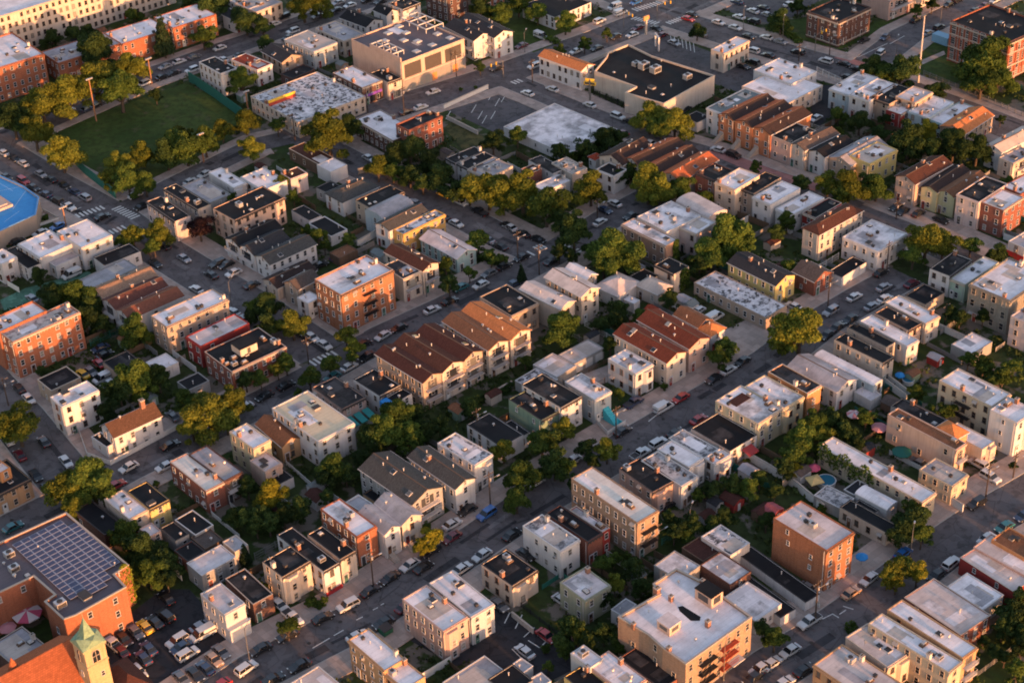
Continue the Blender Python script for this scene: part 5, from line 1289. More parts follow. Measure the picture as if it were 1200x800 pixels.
# ------------------------------------------------------------------ trees
TREES = """
00: 60 560 85 d; 160 620 85 y; 285 715 88 y; 195 490 80 y; 310 450 92 y; 450 380 105 y; 560 420 100 g; 600 315 75 y; 450 240 95 d; 765 190 50 c; 950 170 60 g; 625 75 42 g; 240 180 45 d; 350 160 45 d; 420 150 38 d; 980 40 75 d; 1150 95 65 d; 1130 380 72 g; 730 445 32 d; 670 720 60 y; 620 780 50 y; 780 720 75 d; 870 690 85 g; 960 665 70 g; 1040 610 55 y; 1150 570 60 y; 1180 690 60 y; 545 760 60 y; 130 520 50 g; 850 640 55 y; 920 10 60 d; 1050 -10 60 d
10: 220 20 78 y; 300 25 55 y; 340 625 118 y; 440 600 65 d; 300 590 60 g; 720 700 80 d; 640 745 70 d; 100 590 38 g; 1110 665 60 d; 1050 40 58 d; 1150 60 55 g; 1050 310 28 d; 1030 410 10 g; 30 130 50 d; 40 200 40 d; 570 790 60 y; 820 770 70 d; 960 420 10 g
20: 250 105 55 g; 340 205 33 g; 225 235 32 g; 445 155 26 g; 868 145 42 d; 645 550 75 y; 765 570 80 y; 700 600 60 g; 25 640 50 g; 225 710 42 d; 440 650 60 d; 350 700 50 d; 30 20 55 g; 120 60 50 g; 1140 780 30 g; 500 640 40 d
30: 490 320 62 d; 620 335 80 d; 560 350 55 g; 1030 290 118 g; 1000 380 80 g; 1080 360 70 g; 790 425 48 d; 330 540 42 g; 430 570 60 d; 660 650 90 d; 745 620 62 Y; 870 680 80 d; 980 700 72 d; 600 700 55 d; 700 50 32 g; 770 20 30 d; 60 100 60 d; 140 30 40 d; 1090 560 22 d; 520 630 48 d; 550 560 30 d; 330 620 26 g; 1150 190 24 g; 760 700 60 d
01: 620 305 60 y; 750 295 66 y; 180 495 45 d; 260 590 72 d; 350 590 80 g; 400 700 72 d; 640 750 75 g; 935 272 60 p; 1080 135 40 g; 700 370 30 g; 1190 640 38 g; 600 45 75 g; 520 30 50 y; 240 570 50 d; 680 60 60 g; 430 640 60 d; 480 720 50 d; 70 285 16 g; 560 330 30 g; 720 350 35 g
11: 115 60 48 y; 175 120 32 g; 950 95 58 d; 1000 100 62 y; 1090 90 95 y; 1160 140 70 y; 1040 330 58 g; 890 440 42 y; 905 530 45 d; 430 320 36 g; 170 720 75 y; 40 640 75 d; 420 775 48 y; 290 300 38 g; 720 20 60 d; 860 40 72 d; 640 5 45 g; 240 280 30 g; 1100 400 40 g; 1000 475 34 g; 1150 410 28 g; 320 350 30 g; 60 720 60 d; 510 460 22 d; 780 60 50 d
21: 50 100 105 y; 160 170 95 g; 370 85 80 y; 640 60 95 y; 700 110 70 y; 790 90 70 g; 290 280 95 d; 230 230 60 d; 460 360 105 g; 530 400 90 g; 430 430 80 g; 1010 300 105 g; 930 380 85 g; 1070 330 75 g; 880 440 50 d; 240 740 88 g; 45 490 26 c; 740 600 48 d; 500 650 55 d; 600 685 45 g; 480 700 50 d; 900 125 40 g; 220 380 42 d; 280 400 35 d; 560 10 50 d; 500 30 45 d; 820 150 40 g; 400 720 35 d
31: 380 75 80 y; 340 110 55 g; 510 80 62 g; 90 240 52 g; 45 290 42 d; 400 325 56 g; 740 330 100 y; 820 360 65 y; 680 400 60 g; 950 350 45 g; 1090 390 48 d; 900 690 42 d; 1010 680 35 d; 100 455 44 g; 150 745 115 y; 70 790 70 y; 1130 60 36 g; 150 60 50 d; 280 60 55 y; 860 670 40 d; 1180 120 40 d; 470 60 50 g; 1050 400 40 d
02: 85 400 95 y; 20 420 60 g; 640 180 95 g; 740 170 70 d; 560 240 70 d; 500 330 50 d; 980 340 110 y; 1090 280 85 y; 900 400 70 y; 860 270 58 g; 1060 380 60 g; 430 650 120 g; 320 690 95 y; 480 700 80 g; 350 780 60 y; 1160 680 55 d; 420 560 22 g; 730 665 18 g; 1150 180 50 d; 200 140 30 d; 330 140 30 d
12: 660 360 95 g; 600 420 95 g; 720 440 70 g; 540 450 75 d; 360 590 78 g; 320 640 60 d; 250 170 52 g; 140 100 50 g; 100 130 35 y; 345 110 46 g; 60 730 85 Y; 200 790 65 d; 800 420 60 d; 860 390 45 d; 460 20 45 y; 450 75 28 g; 1160 510 55 y; 710 775 48 Y; 420 620 60 d; 500 560 60 d; 760 340 50 d; 900 440 45 d; 1010 310 50 d; 20 170 40 g; 200 240 25 g; 330 730 40 d
22: 140 480 75 g; 250 400 56 y; 200 580 75 d; 445 510 62 y; 350 500 48 d; 40 630 90 g; 20 740 70 g; 240 590 55 g; 970 70 60 g; 1000 20 50 g; 930 700 42 d; 1030 670 55 d; 1110 690 50 g; 710 210 20 g; 460 10 45 d; 1160 640 40 d; 380 560 40 d; 500 240 26 g; 870 720 35 g; 860 600 20 g; 300 660 50 d; 1100 560 16 g; 60 90 30 g
32: 215 390 78 g; 300 370 66 d; 160 450 80 g; 250 440 50 y; 360 430 62 d; 130 530 70 g; 80 590 50 d; 700 240 44 g; 840 330 40 g; 770 330 35 g; 680 785 50 g; 1150 580 22 d; 1010 110 55 g; 1100 170 55 g; 460 360 40 g; 420 480 45 d; 940 80 40 g; 1150 120 45 g; 130 600 30 Y; 1040 190 35 d; 30 700 40 d; 250 780 25 g
03: 575 110 72 g; 620 60 40 g; 680 180 95 d; 760 230 75 d; 700 290 78 g; 640 230 60 d; 780 310 45 d; 1150 210 33 c; 1150 30 55 d; 1100 20 50 d; 1200 60 50 d; 620 340 30 Y
13: 145 535 52 g; 660 15 52 y; 820 130 56 Y; 770 160 42 Y; 60 50 60 d; 130 20 60 d; 20 20 60 d; 250 425 24 g; 320 410 20 g; 20 340 30 d; 700 0 30 y; 800 70 30 g
23: 480 330 48 y; 440 400 46 d; 600 350 52 d; 570 260 52 d; 270 540 66 d; 310 570 46 y; 230 610 50 d; 430 560 52 d; 500 600 40 g; 760 90 52 d; 850 60 60 d; 740 30 45 d; 1000 20 52 d; 940 60 45 d; 250 640 42 g; 1180 550 55 d; 420 240 42 g; 160 640 22 g; 350 600 45 d; 480 220 35 g; 540 210 30 g; 650 400 22 d; 520 640 30 g; 170 720 30 g; 1190 40 40 d; 820 120 36 g
33: 670 60 85 d; 620 110 55 d; 720 110 50 g; 30 590 62 g; 620 260 62 y; 700 285 48 Y; 560 300 46 y; 600 330 42 Y; 1150 480 80 d; 1190 420 60 d; 1100 540 50 d; 1190 570 60 d; 1170 740 55 g; 1060 650 40 d; 400 575 26 d; 1190 640 50 d; 1110 680 35 d; 1010 600 28 d
"""
LEAF = {'g':leaf_mat('green', (.042,.078,.014), (.088,.122,.022)), 'd':leaf_mat('dark', (.022,.044,.012), (.048,.076,.018)), 'y':leaf_mat('olive', (.078,.100,.013), (.155,.165,.024)),
        'Y':leaf_mat('yellow', (.14,.14,.013), (.22,.205,.02)), 'p':leaf_mat('purple', (.020,.010,.013), (.036,.016,.019)), 'c':leaf_mat('conifer', (.018,.038,.015), (.036,.058,.022))}
bark = plain('bark', (.075,.055,.042), .95)
def leafy(pts_r, n, size, seed, name, mats):
    """crown of small bent leaf sprays spread through lobes"""
    rng = np.random.default_rng(seed); V = []; F = []
    L = np.array([p[:4] for p in pts_r]); wgt = L[:,3]**2.2; wgt /= wgt.sum()
    idx = rng.choice(len(L), n, p=wgt)
    d = rng.normal(size=(n, 3)); d /= np.linalg.norm(d, axis=1)[:,None]; d[:,2] = np.abs(d[:,2])*.9-.28*(rng.random(n) < .45)
    rad = L[idx,3]*(.55+.47*rng.random(n)**.6)
    c = L[idx,:3]+d*rad[:,None]*np.array([1,1,.85])
    nrm = d+rng.normal(size=(n,3))*.55; nrm /= np.linalg.norm(nrm, axis=1)[:,None]
    t = np.cross(nrm, rng.normal(size=(n,3))); t /= np.linalg.norm(t, axis=1)[:,None]; bt = np.cross(nrm, t)
    s = size*(.45+1.1*rng.random(n)**2)[:,None]
    a = c-t*s; b_ = c+bt*s*.62+nrm*s*.22; e = c+t*s; f = c-bt*s*.62+nrm*s*.22
    V = np.stack([a, b_, e, f], 1).reshape(-1, 3)
    k = np.arange(n)*4; F = np.concatenate([np.stack([k, k+1, k+2], 1), np.stack([k+2, k+3, k], 1)])
    me = bpy.data.meshes.new(name); me.vertices.add(len(V)); me.vertices.foreach_set('co', V.ravel().astype(np.float32))
    me.loops.add(len(F)*3); me.loops.foreach_set('vertex_index', F.ravel().astype(np.int32))
    me.polygons.add(len(F)); me.polygons.foreach_set('loop_start', np.arange(len(F))*3); me.polygons.foreach_set('loop_total', np.full(len(F), 3))
    me.materials.append(mats); me.update(calc_edges=True); me.validate(); return me
NV = 9; CROWN = []; TRUNK = []
for k in range(NV):          # unit trees: crown radius 1, crown centre at z = 1.55
    rnd = random.Random(100+k); lobes = [(0,0,1.5,.62)]
    m = rnd.randint(8, 15)
    for i in range(m):
        a = 2*math.pi*i/m*2.4+rnd.uniform(-.5,.5); q = rnd.uniform(.36,.84); z = 1.5+rnd.uniform(-.55,.5)
        lobes.append((q*math.cos(a), q*math.sin(a), z, rnd.uniform(.18,.46)))
    for i in range(6): a = rnd.uniform(0, 6.28); q = rnd.uniform(0,.35); lobes.append((q*math.cos(a), q*math.sin(a), 1.95+rnd.uniform(-.05,.28), rnd.uniform(.22,.36)))
    CROWN.append(lobes)
    b = MB(); b.tube((0,0,-.05),(.02,.01,.75),.085,.06,7)
    for l in lobes[1:8]: b.tube((.02,.01,.62+.1*rnd.random()),(l[0]*.85,l[1]*.85,l[2]-.05),.045,.012,5)
    TRUNK.append(b.mesh('trunk', [bark]))
CM = {}
def crown_mesh(k, c, big):
    key = (k, c, big)
    if key not in CM: CM[key] = leafy(CROWN[k], 12500 if big else 5000, .052 if big else .075, 50+k, 'crown', LEAF[c])
    return CM[key]
cone = {}
def conifer_mesh():
    if 'c' not in cone:
        lob = [(0,0,.5+i*.22,.62-.062*i) for i in range(9)]; cone['c'] = leafy(lob, 2600, .085, 77, 'crown', LEAF['c'])
    return cone['c']
CN = {'g':'green','d':'dark green','y':'olive-yellow','Y':'bright yellow-green','p':'dark purple','c':'dark conical'}
SHORTS = {}
for bi in BINFO: SHORTS[bi[1]] = SHORTS.get(bi[1], 0)+1
def near_short(p, maxw=9):
    best = None
    for bi in BINFO:
        if SHORTS[bi[1]] > 1 or len(bi[1].split()) > maxw: continue
        dd = (bi[0]-p).length-min(bi[2], bi[3])/2
        if best is None or dd < best[0]: best = (dd, bi[1], bi[0])
    return best
PENDING = []    # (object, prefix, suffix noun, landmark, pixel x)
nt_ = 0
for ln in TREES.strip().split('\n'):
    fr, rest = ln.split(':'); ox, oy, s = FR[fr]
    for e in rest.split(';'):
        x, y, r, c = e.split(); x, y, r = float(x)/s+ox, float(y)/s+oy, float(r)/s
        rnd = random.Random(int(x*7+y*13)); p0 = at(x, y, 6); dist = (p0-Vector((0,0,CAM_H))).length; rm = r*dist/FOC*1.12
        hz = rm*.98+.3 if c != 'c' else rm*1.6
        hz = max(hz, min(3.6, rm*1.6)) if rm > 1.3 else rm*.9
        p = at(x, y, hz)
        if c == 'c':
            k = rm/.62; root = empty('conifer_tree', (p.x, p.y, 0), rnd.uniform(0, 6)); cr = put('crown', conifer_mesh(), root, (0,0,0), 0, (k*.85,k*.85,k)); 
            b = TRUNK[0]; put('trunk', b, root, (0,0,0), 0, (k*.6,k*.6,k)); cat = 'tree'
        else:
            v = rnd.randrange(NV); zs = hz/1.55
            small = rm < 1.5
            root = empty('bush' if small else 'tree', (p.x, p.y, 0), rnd.uniform(0, 6.28)); cat = 'bush' if small else 'tree'
            z_ = rm*rnd.uniform(.9,1.1)
            cr = put('crown', crown_mesh(v, c, rm > 4), root, (0, 0, hz-1.55*z_), 0, (rm, rm, z_))
            put('trunk', TRUNK[v], root, (0, 0, 0), 0, (rm, rm, max(.3, hz/1.55)))
        sz = 'large' if rm > 5 else ('small' if rm < 2.6 else 'mid-sized')
        ns = near_short(Vector((p.x, p.y, 0)), 7)
        root['category'] = cat
        PENDING.append((root, f"{sz} {CN[c]} {cat}", ns[1], x, y, ns[2], ns[0])); nt_ += 1
# ------------------------------------------------------------------ vehicles
CARS = """
00: 1030 225 A w s; 1045 280 B w s; 840 288 A w s; 895 270 A g s; 775 312 A s s; 900 330 A w u; 690 400 A w u; 765 365 A k s; 635 352 A w s; 830 350 A k s; 15 715 B w s; 65 740 B k s; 108 765 B w s; 320 520 A w s; 385 500 A n s; 510 460 A w s; 455 475 A k s; 1110 265 A k s
10: 375 8 A s s; 440 25 A w s; 390 42 A k s; 185 153 A w u; 150 178 A k s; 75 105 A w s; 130 80 A k u; 830 430 A w s; 780 507 A w s; 730 525 A k s; 1128 320 A k s; 505 750 B w s; 290 75 A g s; 570 2 A k s; 520 2 A k s
20: 135 170 B w v; 300 240 A w s; 375 215 A k s; 410 100 A w u; 480 35 A w v; 508 62 A w v; 540 153 A w s; 590 130 A m s; 485 170 A k s; 580 10 A b s; 825 88 B r s; 848 66 B k s; 957 110 B w s; 1030 138 B w s; 1065 78 B w s; 1130 50 B w s; 1120 95 B k u; 1180 35 B k s; 1055 8 B n s; 1110 170 B k s; 1180 182 B w s; 1145 228 B w u; 1085 310 B k s; 1130 290 B k u; 65 440 B w s; 172 425 B w s; 355 495 B w s; 498 545 B w u; 555 570 B k s; 530 615 B m s; 655 660 B w s; 105 310 A w u; 700 165 A m s; 950 712 B w s; 1015 740 B k u; 810 510 A k s; 1160 55 B s s; 905 150 B g s; 45 215 A m s; 690 140 B k s; 760 200 B s s
30: 98 18 A w s; 5 188 B s s; 15 250 B k s; 140 245 B k u; 270 285 B w u; 325 290 B k s; 385 314 B k s; 543 172 A n s; 523 252 A w u; 745 152 A s s; 710 100 A k s; 800 128 A k u; 860 25 A k s; 900 12 A k u; 1025 30 A m s; 985 45 A k s; 370 365 B k s; 1075 5 A w s; 225 553 A w s; 450 190 A k s
01: 30 30 B k s; 90 55 B r u; 140 85 B k s; 190 120 B n s; 240 40 B k s; 290 62 B k s; 245 105 B k u; 338 92 B n s; 385 118 B s u; 235 140 B w s; 278 165 B w p; 480 215 A k s; 660 125 A w s; 643 158 A k s; 880 45 A w s; 915 25 A w s; 190 290 A w s; 255 268 A b s; 770 352 B k s; 740 428 B k s; 862 410 B s s; 990 487 B k s; 1020 435 A k u; 1060 440 A k s; 1095 477 A w s; 1180 535 A k s; 335 488 A w v; 150 598 B s s; 935 548 B w s; 1105 655 B w s; 1140 685 B s s; 80 330 A k s; 190 15 B s s
11: 750 145 B s s; 715 125 B k s; 853 122 B y s; 935 158 B w s; 1035 200 B k p; 945 243 B w s; 1165 265 B k s; 1100 315 B s s; 1150 338 B k s; 1185 458 A k s; 1135 487 A g s; 1070 525 A w s; 988 562 A t s; 908 610 A k s; 843 642 A w s; 670 735 A k s; 595 772 A w s; 260 778 B w s; 905 215 B k s; 535 792 A k s; 300 440 A k s; 330 425 A n s
21: 480 152 B w s; 435 183 B n s; 412 240 A w s; 553 210 A k s; 60 290 B k s; 90 325 B k s; 5 450 A k s; 15 530 A n s; 185 425 A k s; 950 685 A w v; 15 280 B w s; 870 655 A w s; 795 620 A w p
31: 600 170 A k s; 632 190 A k s; 705 200 A k s; 560 492 A k s; 543 545 A s s; 405 590 A w s; 545 597 A w s; 492 637 A s s; 295 658 A s u; 390 695 A k s; 670 527 A m s; 120 635 B w s; 280 770 A k s; 810 230 B k s; 340 735 A k s
02: 470 30 A n s; 490 60 A k s; 465 100 B r s; 385 150 B y s; 425 138 B g s; 485 172 A w v; 510 195 A w s; 130 268 B w s; 165 245 B k s; 205 468 B k s; 308 560 B w s; 95 530 B m s; 20 465 B w s; 603 587 A w s; 798 485 A k s; 775 585 A w s; 555 680 A r s; 810 350 B g s; 180 620 B k s; 235 630 B k s
12: 320 15 B w s; 280 5 B k s; 140 205 A k s; 60 245 A k s; 5 275 A w s; 540 80 A k s; 485 105 A w s; 425 140 A t s; 990 790 A k s
22: 728 320 A w v; 795 285 A r s; 855 352 A r s; 748 415 A k s; 675 468 A w u; 590 518 A w p; 550 437 A k s; 1030 140 A w s; 1093 98 A k s; 960 182 A k s; 140 678 A w s; 318 575 A w s; 570 285 A n p; 730 765 A k s
32: 985 570 B w u; 1000 610 B w u; 995 770 A k u; 705 565 B g s; 945 575 B n s; 1195 775 A w s
03: 60 68 A t s; 635 557 B g s; 678 533 B y s; 725 512 B k s; 775 483 B k u; 795 415 B k s; 580 590 B k s; 530 615 B w p; 682 620 B n s; 643 648 B n s; 595 675 B m s; 648 742 B w s; 830 600 A w u; 850 630 A n s; 950 570 A w v; 915 545 A s s; 880 662 A w u; 985 670 B o s; 1035 650 B g s; 945 712 B n s; 898 742 B k s; 850 775 B g s; 1155 730 A w u; 1080 778 A r s
13: 110 430 B w s; 155 480 B w p; 50 670 A k s; 150 620 A k s; 90 790 A k s; 178 730 A k s; 325 505 A k s; 415 455 A w u; 500 398 A k s; 600 343 A k s; 690 278 A w s; 785 258 A k s; 790 215 A k u; 940 130 A m s; 945 248 A w s; 1022 200 A w s; 1110 25 A b u; 1175 90 A k s; 1000 8 A w s; 450 555 A w s; 525 515 A k s; 665 418 A m s; 1138 430 B g s
23: 60 650 B w s; 160 575 B r s; 65 195 B k s; 1130 775 A k s; 1180 735 A w s; 235 410 B w s
33: 230 535 A w p; 420 395 A o s; 487 340 A w s; 845 230 A w u; 1005 112 A w s; 1070 65 A t s; 1135 18 A n s; 675 215 A b s; 775 285 A k s; 20 700 A w s; 90 650 A w s; 180 745 A k s; 130 780 A w s; 190 355 B g s
"""
def paint_mat(n, c):
    m, t, b = _mat('paint_'+n); b.inputs['Base Color'].default_value = (*c, 1); b.inputs['Roughness'].default_value = .35; b.inputs['Coat Weight'].default_value = .4; b.inputs['Coat Roughness'].default_value = .15
    return m
PC = {'w':('white',(.48,.47,.46)),'k':('black',(.012,.012,.014)),'g':('grey',(.12,.12,.125)),'s':('silver',(.24,.24,.255)),'b':('blue',(.02,.10,.30)),'r':('red',(.32,.02,.02)),
      'y':('yellow',(.60,.36,.03)),'n':('dark blue',(.02,.035,.075)),'t':('teal',(.02,.12,.13)),'m':('maroon',(.10,.012,.02)),'o':('tan',(.36,.24,.16))}
PM = {k: paint_mat(v[0].replace(' ', '_'), v[1]) for k, v in PC.items()}
tyre = plain('tyre_rubber', (.012,.012,.013), .9); rim = plain('wheel_rim', (.35,.35,.36), .4, .6); headm = plain('headlight_glass', (.6,.6,.58), .2); tailm = plain('tail_lamp_red', (.30,.015,.012), .3)
carglass = plain('car_glass', (.012,.014,.017), .1, 0, .0)
def prism(b, prof, w, m=0, taper=None):
    """side profile (x,z) extruded across y, with optional narrowing at height"""
    n = len(prof); k = len(b.v)
    for s_ in (-1, 1):
        for i, (x, z) in enumerate(prof): b.v.append((x, s_*(w/2-(taper(x, z) if taper else 0)), z))
    for i in range(n):
        j = (i+1) % n; b.f.append((k+i, k+j, k+n+j, k+n+i)); b.m.append(m)
    b.f.append(tuple(k+i for i in reversed(range(n)))); b.m.append(m); b.f.append(tuple(k+n+i for i in range(n))); b.m.append(m)
def car_meshes(kind):
    if kind == 's': L, W_, H, prof, cab = 4.6, 1.82, 1.45, [(-2.3,.35),(-2.3,.78),(-2.2,.92),(-1.55,.98),(1.1,.95),(2.1,.80),(2.3,.62),(2.3,.32)], [(-1.75,.96),(-1.1,1.42),(-.9,1.46),(.25,1.45),(.45,1.40),(1.2,.94)]
    if kind == 'u': L, W_, H, prof, cab = 4.7, 1.9, 1.72, [(-2.35,.4),(-2.35,1.0),(-2.28,1.08),(1.15,1.08),(2.15,.98),(2.35,.75),(2.35,.38)], [(-2.25,1.06),(-2.05,1.66),(-1.85,1.74),(.3,1.73),(.5,1.68),(1.25,1.06)]
    if kind == 'v': L, W_, H, prof, cab = 5.3, 2.0, 2.1, [(-2.6,.4),(-2.62,1.2),(1.75,1.2),(2.45,1.05),(2.62,.8),(2.62,.4)], [(-2.6,1.18),(-2.52,2.08),(-2.4,2.15),(.95,2.13),(1.15,2.05),(1.85,1.18)]
    if kind == 'p': L, W_, H, prof, cab = 5.4, 1.95, 1.8, [(-2.7,.5),(-2.7,1.12),(.0,1.12),(1.5,1.1),(2.5,1.02),(2.7,.8),(2.7,.45)], [(-.75,1.1),(-.6,1.72),(-.45,1.78),(.55,1.77),(.7,1.72),(1.35,1.08)]
    zc = max(z for x, z in cab); z0 = cab[0][1]
    body = {}
    b = MB(); prism(b, prof[::-1], W_, 0, lambda x, z: .07 if z < .5 else (.05 if abs(x) > 2.15 else 0.))
    # solid roof panel on top of the glass
    rx = [p[0] for p in cab if p[1] > zc-.1]; r0, r1 = min(rx), max(rx)
    tw = W_/2-.2; b.box(r0,-tw,zc-.06,r1,tw,zc+.03,0)
    for x in (r0+.02, (r0+r1)/2, r1-.05):    # pillars
        for s_ in (-1, 1): b.tube((x,s_*(tw-.02),zc-.05),(x+(.0 if abs(x-(r0+r1)/2) < .1 else (-.3 if x < 0 else .45)),s_*(W_/2-.07),z0),.045,.05,4)
    for s_ in (-1, 1): b.box(.85,s_*W_/2+(0 if s_ > 0 else -.16),.95,1.0,s_*W_/2+(.16 if s_ > 0 else 0),1.08,0)
    gm = MB(); prism(gm, cab[::-1], W_-.06, 0, lambda x, z: .17 if z > zc-.12 else .0)
    if kind == 'v':   # panel van: solid rear box
        b.box(-2.58,-W_/2+.08,1.18,.1,W_/2-.08,2.17,0)
    if kind == 'p': b.box(-2.6,-W_/2+.1,1.121,-.85,W_/2-.1,1.123,1); 
    for s_ in (-1, 1):
        b.box(L/2-.14,s_*W_*.36-.2,.62,L/2+.01,s_*W_*.36+.2,.76,2); b.box(-L/2-.015,s_*W_*.36-.18,.72,-L/2+.06,s_*W_*.36+.18,.88,3)
    b.box(L/2-.1,-.45,.42,L/2+.015,.45,.6,1); 
    wh = MB()
    return b, gm, L, W_
wheel = MB(); wheel.tube((0,-.11,0),(0,.11,0),.33,.33,12,0); wheel.tube((0,.1,0),(0,.125,0),.19,.18,10,1); wheel.tube((0,-.1,0),(0,-.125,0),.19,.18,10,1)
WH = wheel.mesh('wheel', [tyre, rim])
CARM = {}
for kd in 'suvp':
    b, gm, L, W_ = car_meshes(kd); gme = gm.mesh('cabin_glass', [carglass])
    for c in PM: CARM[kd+c] = (b.mesh('body', [PM[c], dark_trim, headm, tailm]), gme, L, W_)
KN = {'s':('parked_car','car','car'),'u':('parked_suv','car','SUV'),'v':('parked_van','van','van'),'p':('pickup_truck','pickup truck','pickup')}
nc = 0; placed = []
for ln in CARS.strip().split('\n'):
    fr, rest = ln.split(':'); ox, oy, s = FR[fr]
    for e in rest.split(';'):
        x, y, dr, c, kd = e.split(); x, y = float(x)/s+ox, float(y)/s+oy; p = at(x, y, .75); p.z = 0
        rnd = random.Random(int(x*11+y*5)); dd, rn = road_name(p); ang = GRID if dr == 'A' else GRID+R(90)
        # align with the nearest carriageway segment
        bd = None
        for k, (pts, w, sw) in ROADW.items():
            for a, b_ in zip(pts, pts[1:]):
                q = seg_dist(p, a, b_)-w/2
                if bd is None or q < bd[0]: bd = (q, math.atan2((b_-a).y, (b_-a).x), a, b_, w)
        z = .0
        if bd[0] < 1.0:
            df = (bd[1]-ang+R(90)) % math.pi-R(90)
            if abs(df) < R(30): ang = ang+df
            # keep wholly on the carriageway: pull in from the kerb
            a, b_ = bd[2], bd[3]; d_ = (b_-a).normalized(); nrm = Vector((-d_.y, d_.x, 0)); off = (p-a).dot(nrm); lim = bd[4]/2-1.1
            if abs(off) > lim-2.6 and abs(df) < R(30): p -= nrm*(off-math.copysign(lim-.05, off))
            z = .044
        else:
            inlot = [k for k, P in LOTW.items() if inpoly(p, P)]
            z = .14 if bd[0] < 5 else .0
            if inlot: z = -.008 if LOTS[inlot[0]][1] in ('asphalt','dark') else .1
            ang += R(rnd.uniform(-3,3))
        if rnd.random() < .5: ang += math.pi
        # keep clear of the cars already placed: slide along the row
        ax_ = Vector((math.cos(ang), math.sin(ang), 0)); ok = True
        for tr in range(6):
            hit = None
            for (q, qa) in placed:
                if (q-p).length < (5.0 if abs((p-q).dot(ax_)) > abs((p-q).cross(ax_).z) else 2.1): hit = q
            if not hit: break
            dlt = (p-hit).dot(ax_); p += ax_*math.copysign(1.2, dlt if abs(dlt) > .01 else 1.)
        if hit and (hit-p).length < 2.0: continue
        placed.append((p.copy(), ang)); me, gme, L, W_ = CARM[kd+c]
        root = empty(KN[kd][0], (p.x, p.y, z), ang); put('body', me, root); put('cabin_glass', gme, root)
        for sx in (-1, 1):
            for sy in (-1, 1): put('wheel', WH, root, (sx*L*.31, sy*(W_/2-.1), .33))
        root['category'] = KN[kd][1]; ns = near_short(Vector((p.x, p.y, 0)), 7)
        PENDING.append((root, f"{PC[c][0]} {KN[kd][2]}", ns[1], x, y, ns[2], ns[0])); nc += 1
print('cars', nc, 'trees', nt_)
# ------------------------------------------------------------------ occupancy of the ground, metre cells
gx0, gx1, gy0, gy1 = -330, 420, 190, 920
NX, NY = gx1-gx0, gy1-gy0
XX, YY = np.meshgrid(np.arange(NX)+gx0+.5, np.arange(NY)+gy0+.5, indexing='ij')
DR = np.full((NX, NY), 1e9)
for k, (pts, w, sw) in ROADW.items():
    for a, b_ in zip(pts, pts[1:]):
        ab = b_-a; t = np.clip(((XX-a.x)*ab.x+(YY-a.y)*ab.y)/ab.dot(ab), 0, 1)
        DR = np.minimum(DR, np.hypot(XX-a.x-t*ab.x, YY-a.y-t*ab.y)-w/2-sw)
BLK = np.zeros((NX, NY), bool)
for c, ex, ey, w2, d2 in OCC:
    u = (XX-c.x)*ex.x+(YY-c.y)*ex.y; v = (XX-c.x)*ey.x+(YY-c.y)*ey.y
    BLK |= (abs(u) < w2+.6) & (abs(v) < d2+.6)
def npoly(P):
    c = np.zeros((NX, NY), bool); j = len(P)-1
    for i in range(len(P)):
        a, b_ = P[i], P[j]; cond = (a.y > YY) != (b_.y > YY)
        xi = (b_.x-a.x)*(YY-a.y)/((b_.y-a.y) or 1e-9)+a.x
        c ^= cond & (XX < xi); j = i
    return c
LOTM = np.zeros((NX, NY), bool)
for P in OCCP: BLK |= npoly(P)
for k, P in LOTW.items(): LOTM |= npoly(P)
for k, P in LAWNW.items():
    if k != 'garden_grass': LOTM |= npoly(P)
def free(p, lots=True):
    i, j = int(p.x-gx0), int(p.y-gy0)
    if not (0 <= i < NX and 0 <= j < NY): return False
    return DR[i, j] > .3 and not BLK[i, j] and not (lots and LOTM[i, j])
FREE = (DR > .6) & ~BLK & ~LOTM

# ------------------------------------------------------------------ back-yard undergrowth (one mass of small leaf sprays)
rng = np.random.default_rng(5)
def vnoise(x, y, s, seed):
    r = np.random.default_rng(seed); G = r.random((200, 200)); u, v = (x+900)/s, (y+100)/s; i, j = np.floor(u).astype(int) % 199, np.floor(v).astype(int) % 199; fu, fv = u-np.floor(u), v-np.floor(v)
    return (G[i,j]*(1-fu)+G[i+1,j]*fu)*(1-fv)+(G[i,j+1]*(1-fu)+G[i+1,j+1]*fu)*fv
QX, QY, QZ = XX, YY, -CAM_H
FD = QY*_f0.y+QZ*_f0.z; PXX = 600+(QX*CR.x+QY*CR.y+QZ*CR.z)/FD*FOC; PYY = 400-(QX*CU.x+QY*CU.y+QZ*CU.z)/FD*FOC
VIEW = (PXX > -60) & (PXX < 1260) & (PYY > -50) & (PYY < 860)
mask = VIEW & FREE & (vnoise(XX, YY, 7., 3)*.6+vnoise(XX, YY, 2.6, 4)*.4 > .50) & (rng.random((NX, NY)) < .30)
ii, jj = np.nonzero(mask); n0 = len(ii); K = 10
bx = np.repeat(ii+gx0+rng.random(n0), K); by = np.repeat(jj+gy0+rng.random(n0), K); rr = np.repeat(.5+1.1*rng.random(n0)**2, K); n = n0*K
d = rng.normal(size=(n,3)); d /= np.linalg.norm(d, axis=1)[:,None]; d[:,2] = abs(d[:,2])
c = np.stack([bx, by, np.full(n, .05)], 1)+d*rr[:,None]*(.5+.5*rng.random(n))[:,None]
nrm = d+rng.normal(size=(n,3))*.5; nrm /= np.linalg.norm(nrm, axis=1)[:,None]; t = np.cross(nrm, rng.normal(size=(n,3))); t /= np.linalg.norm(t, axis=1)[:,None]; bt = np.cross(nrm, t); s_ = .36*(.6+.8*rng.random(n))[:,None]
V = np.stack([c-t*s_, c+bt*s_*.7, c+t*s_, c-bt*s_*.7], 1).reshape(-1,3); k = np.arange(n)*4
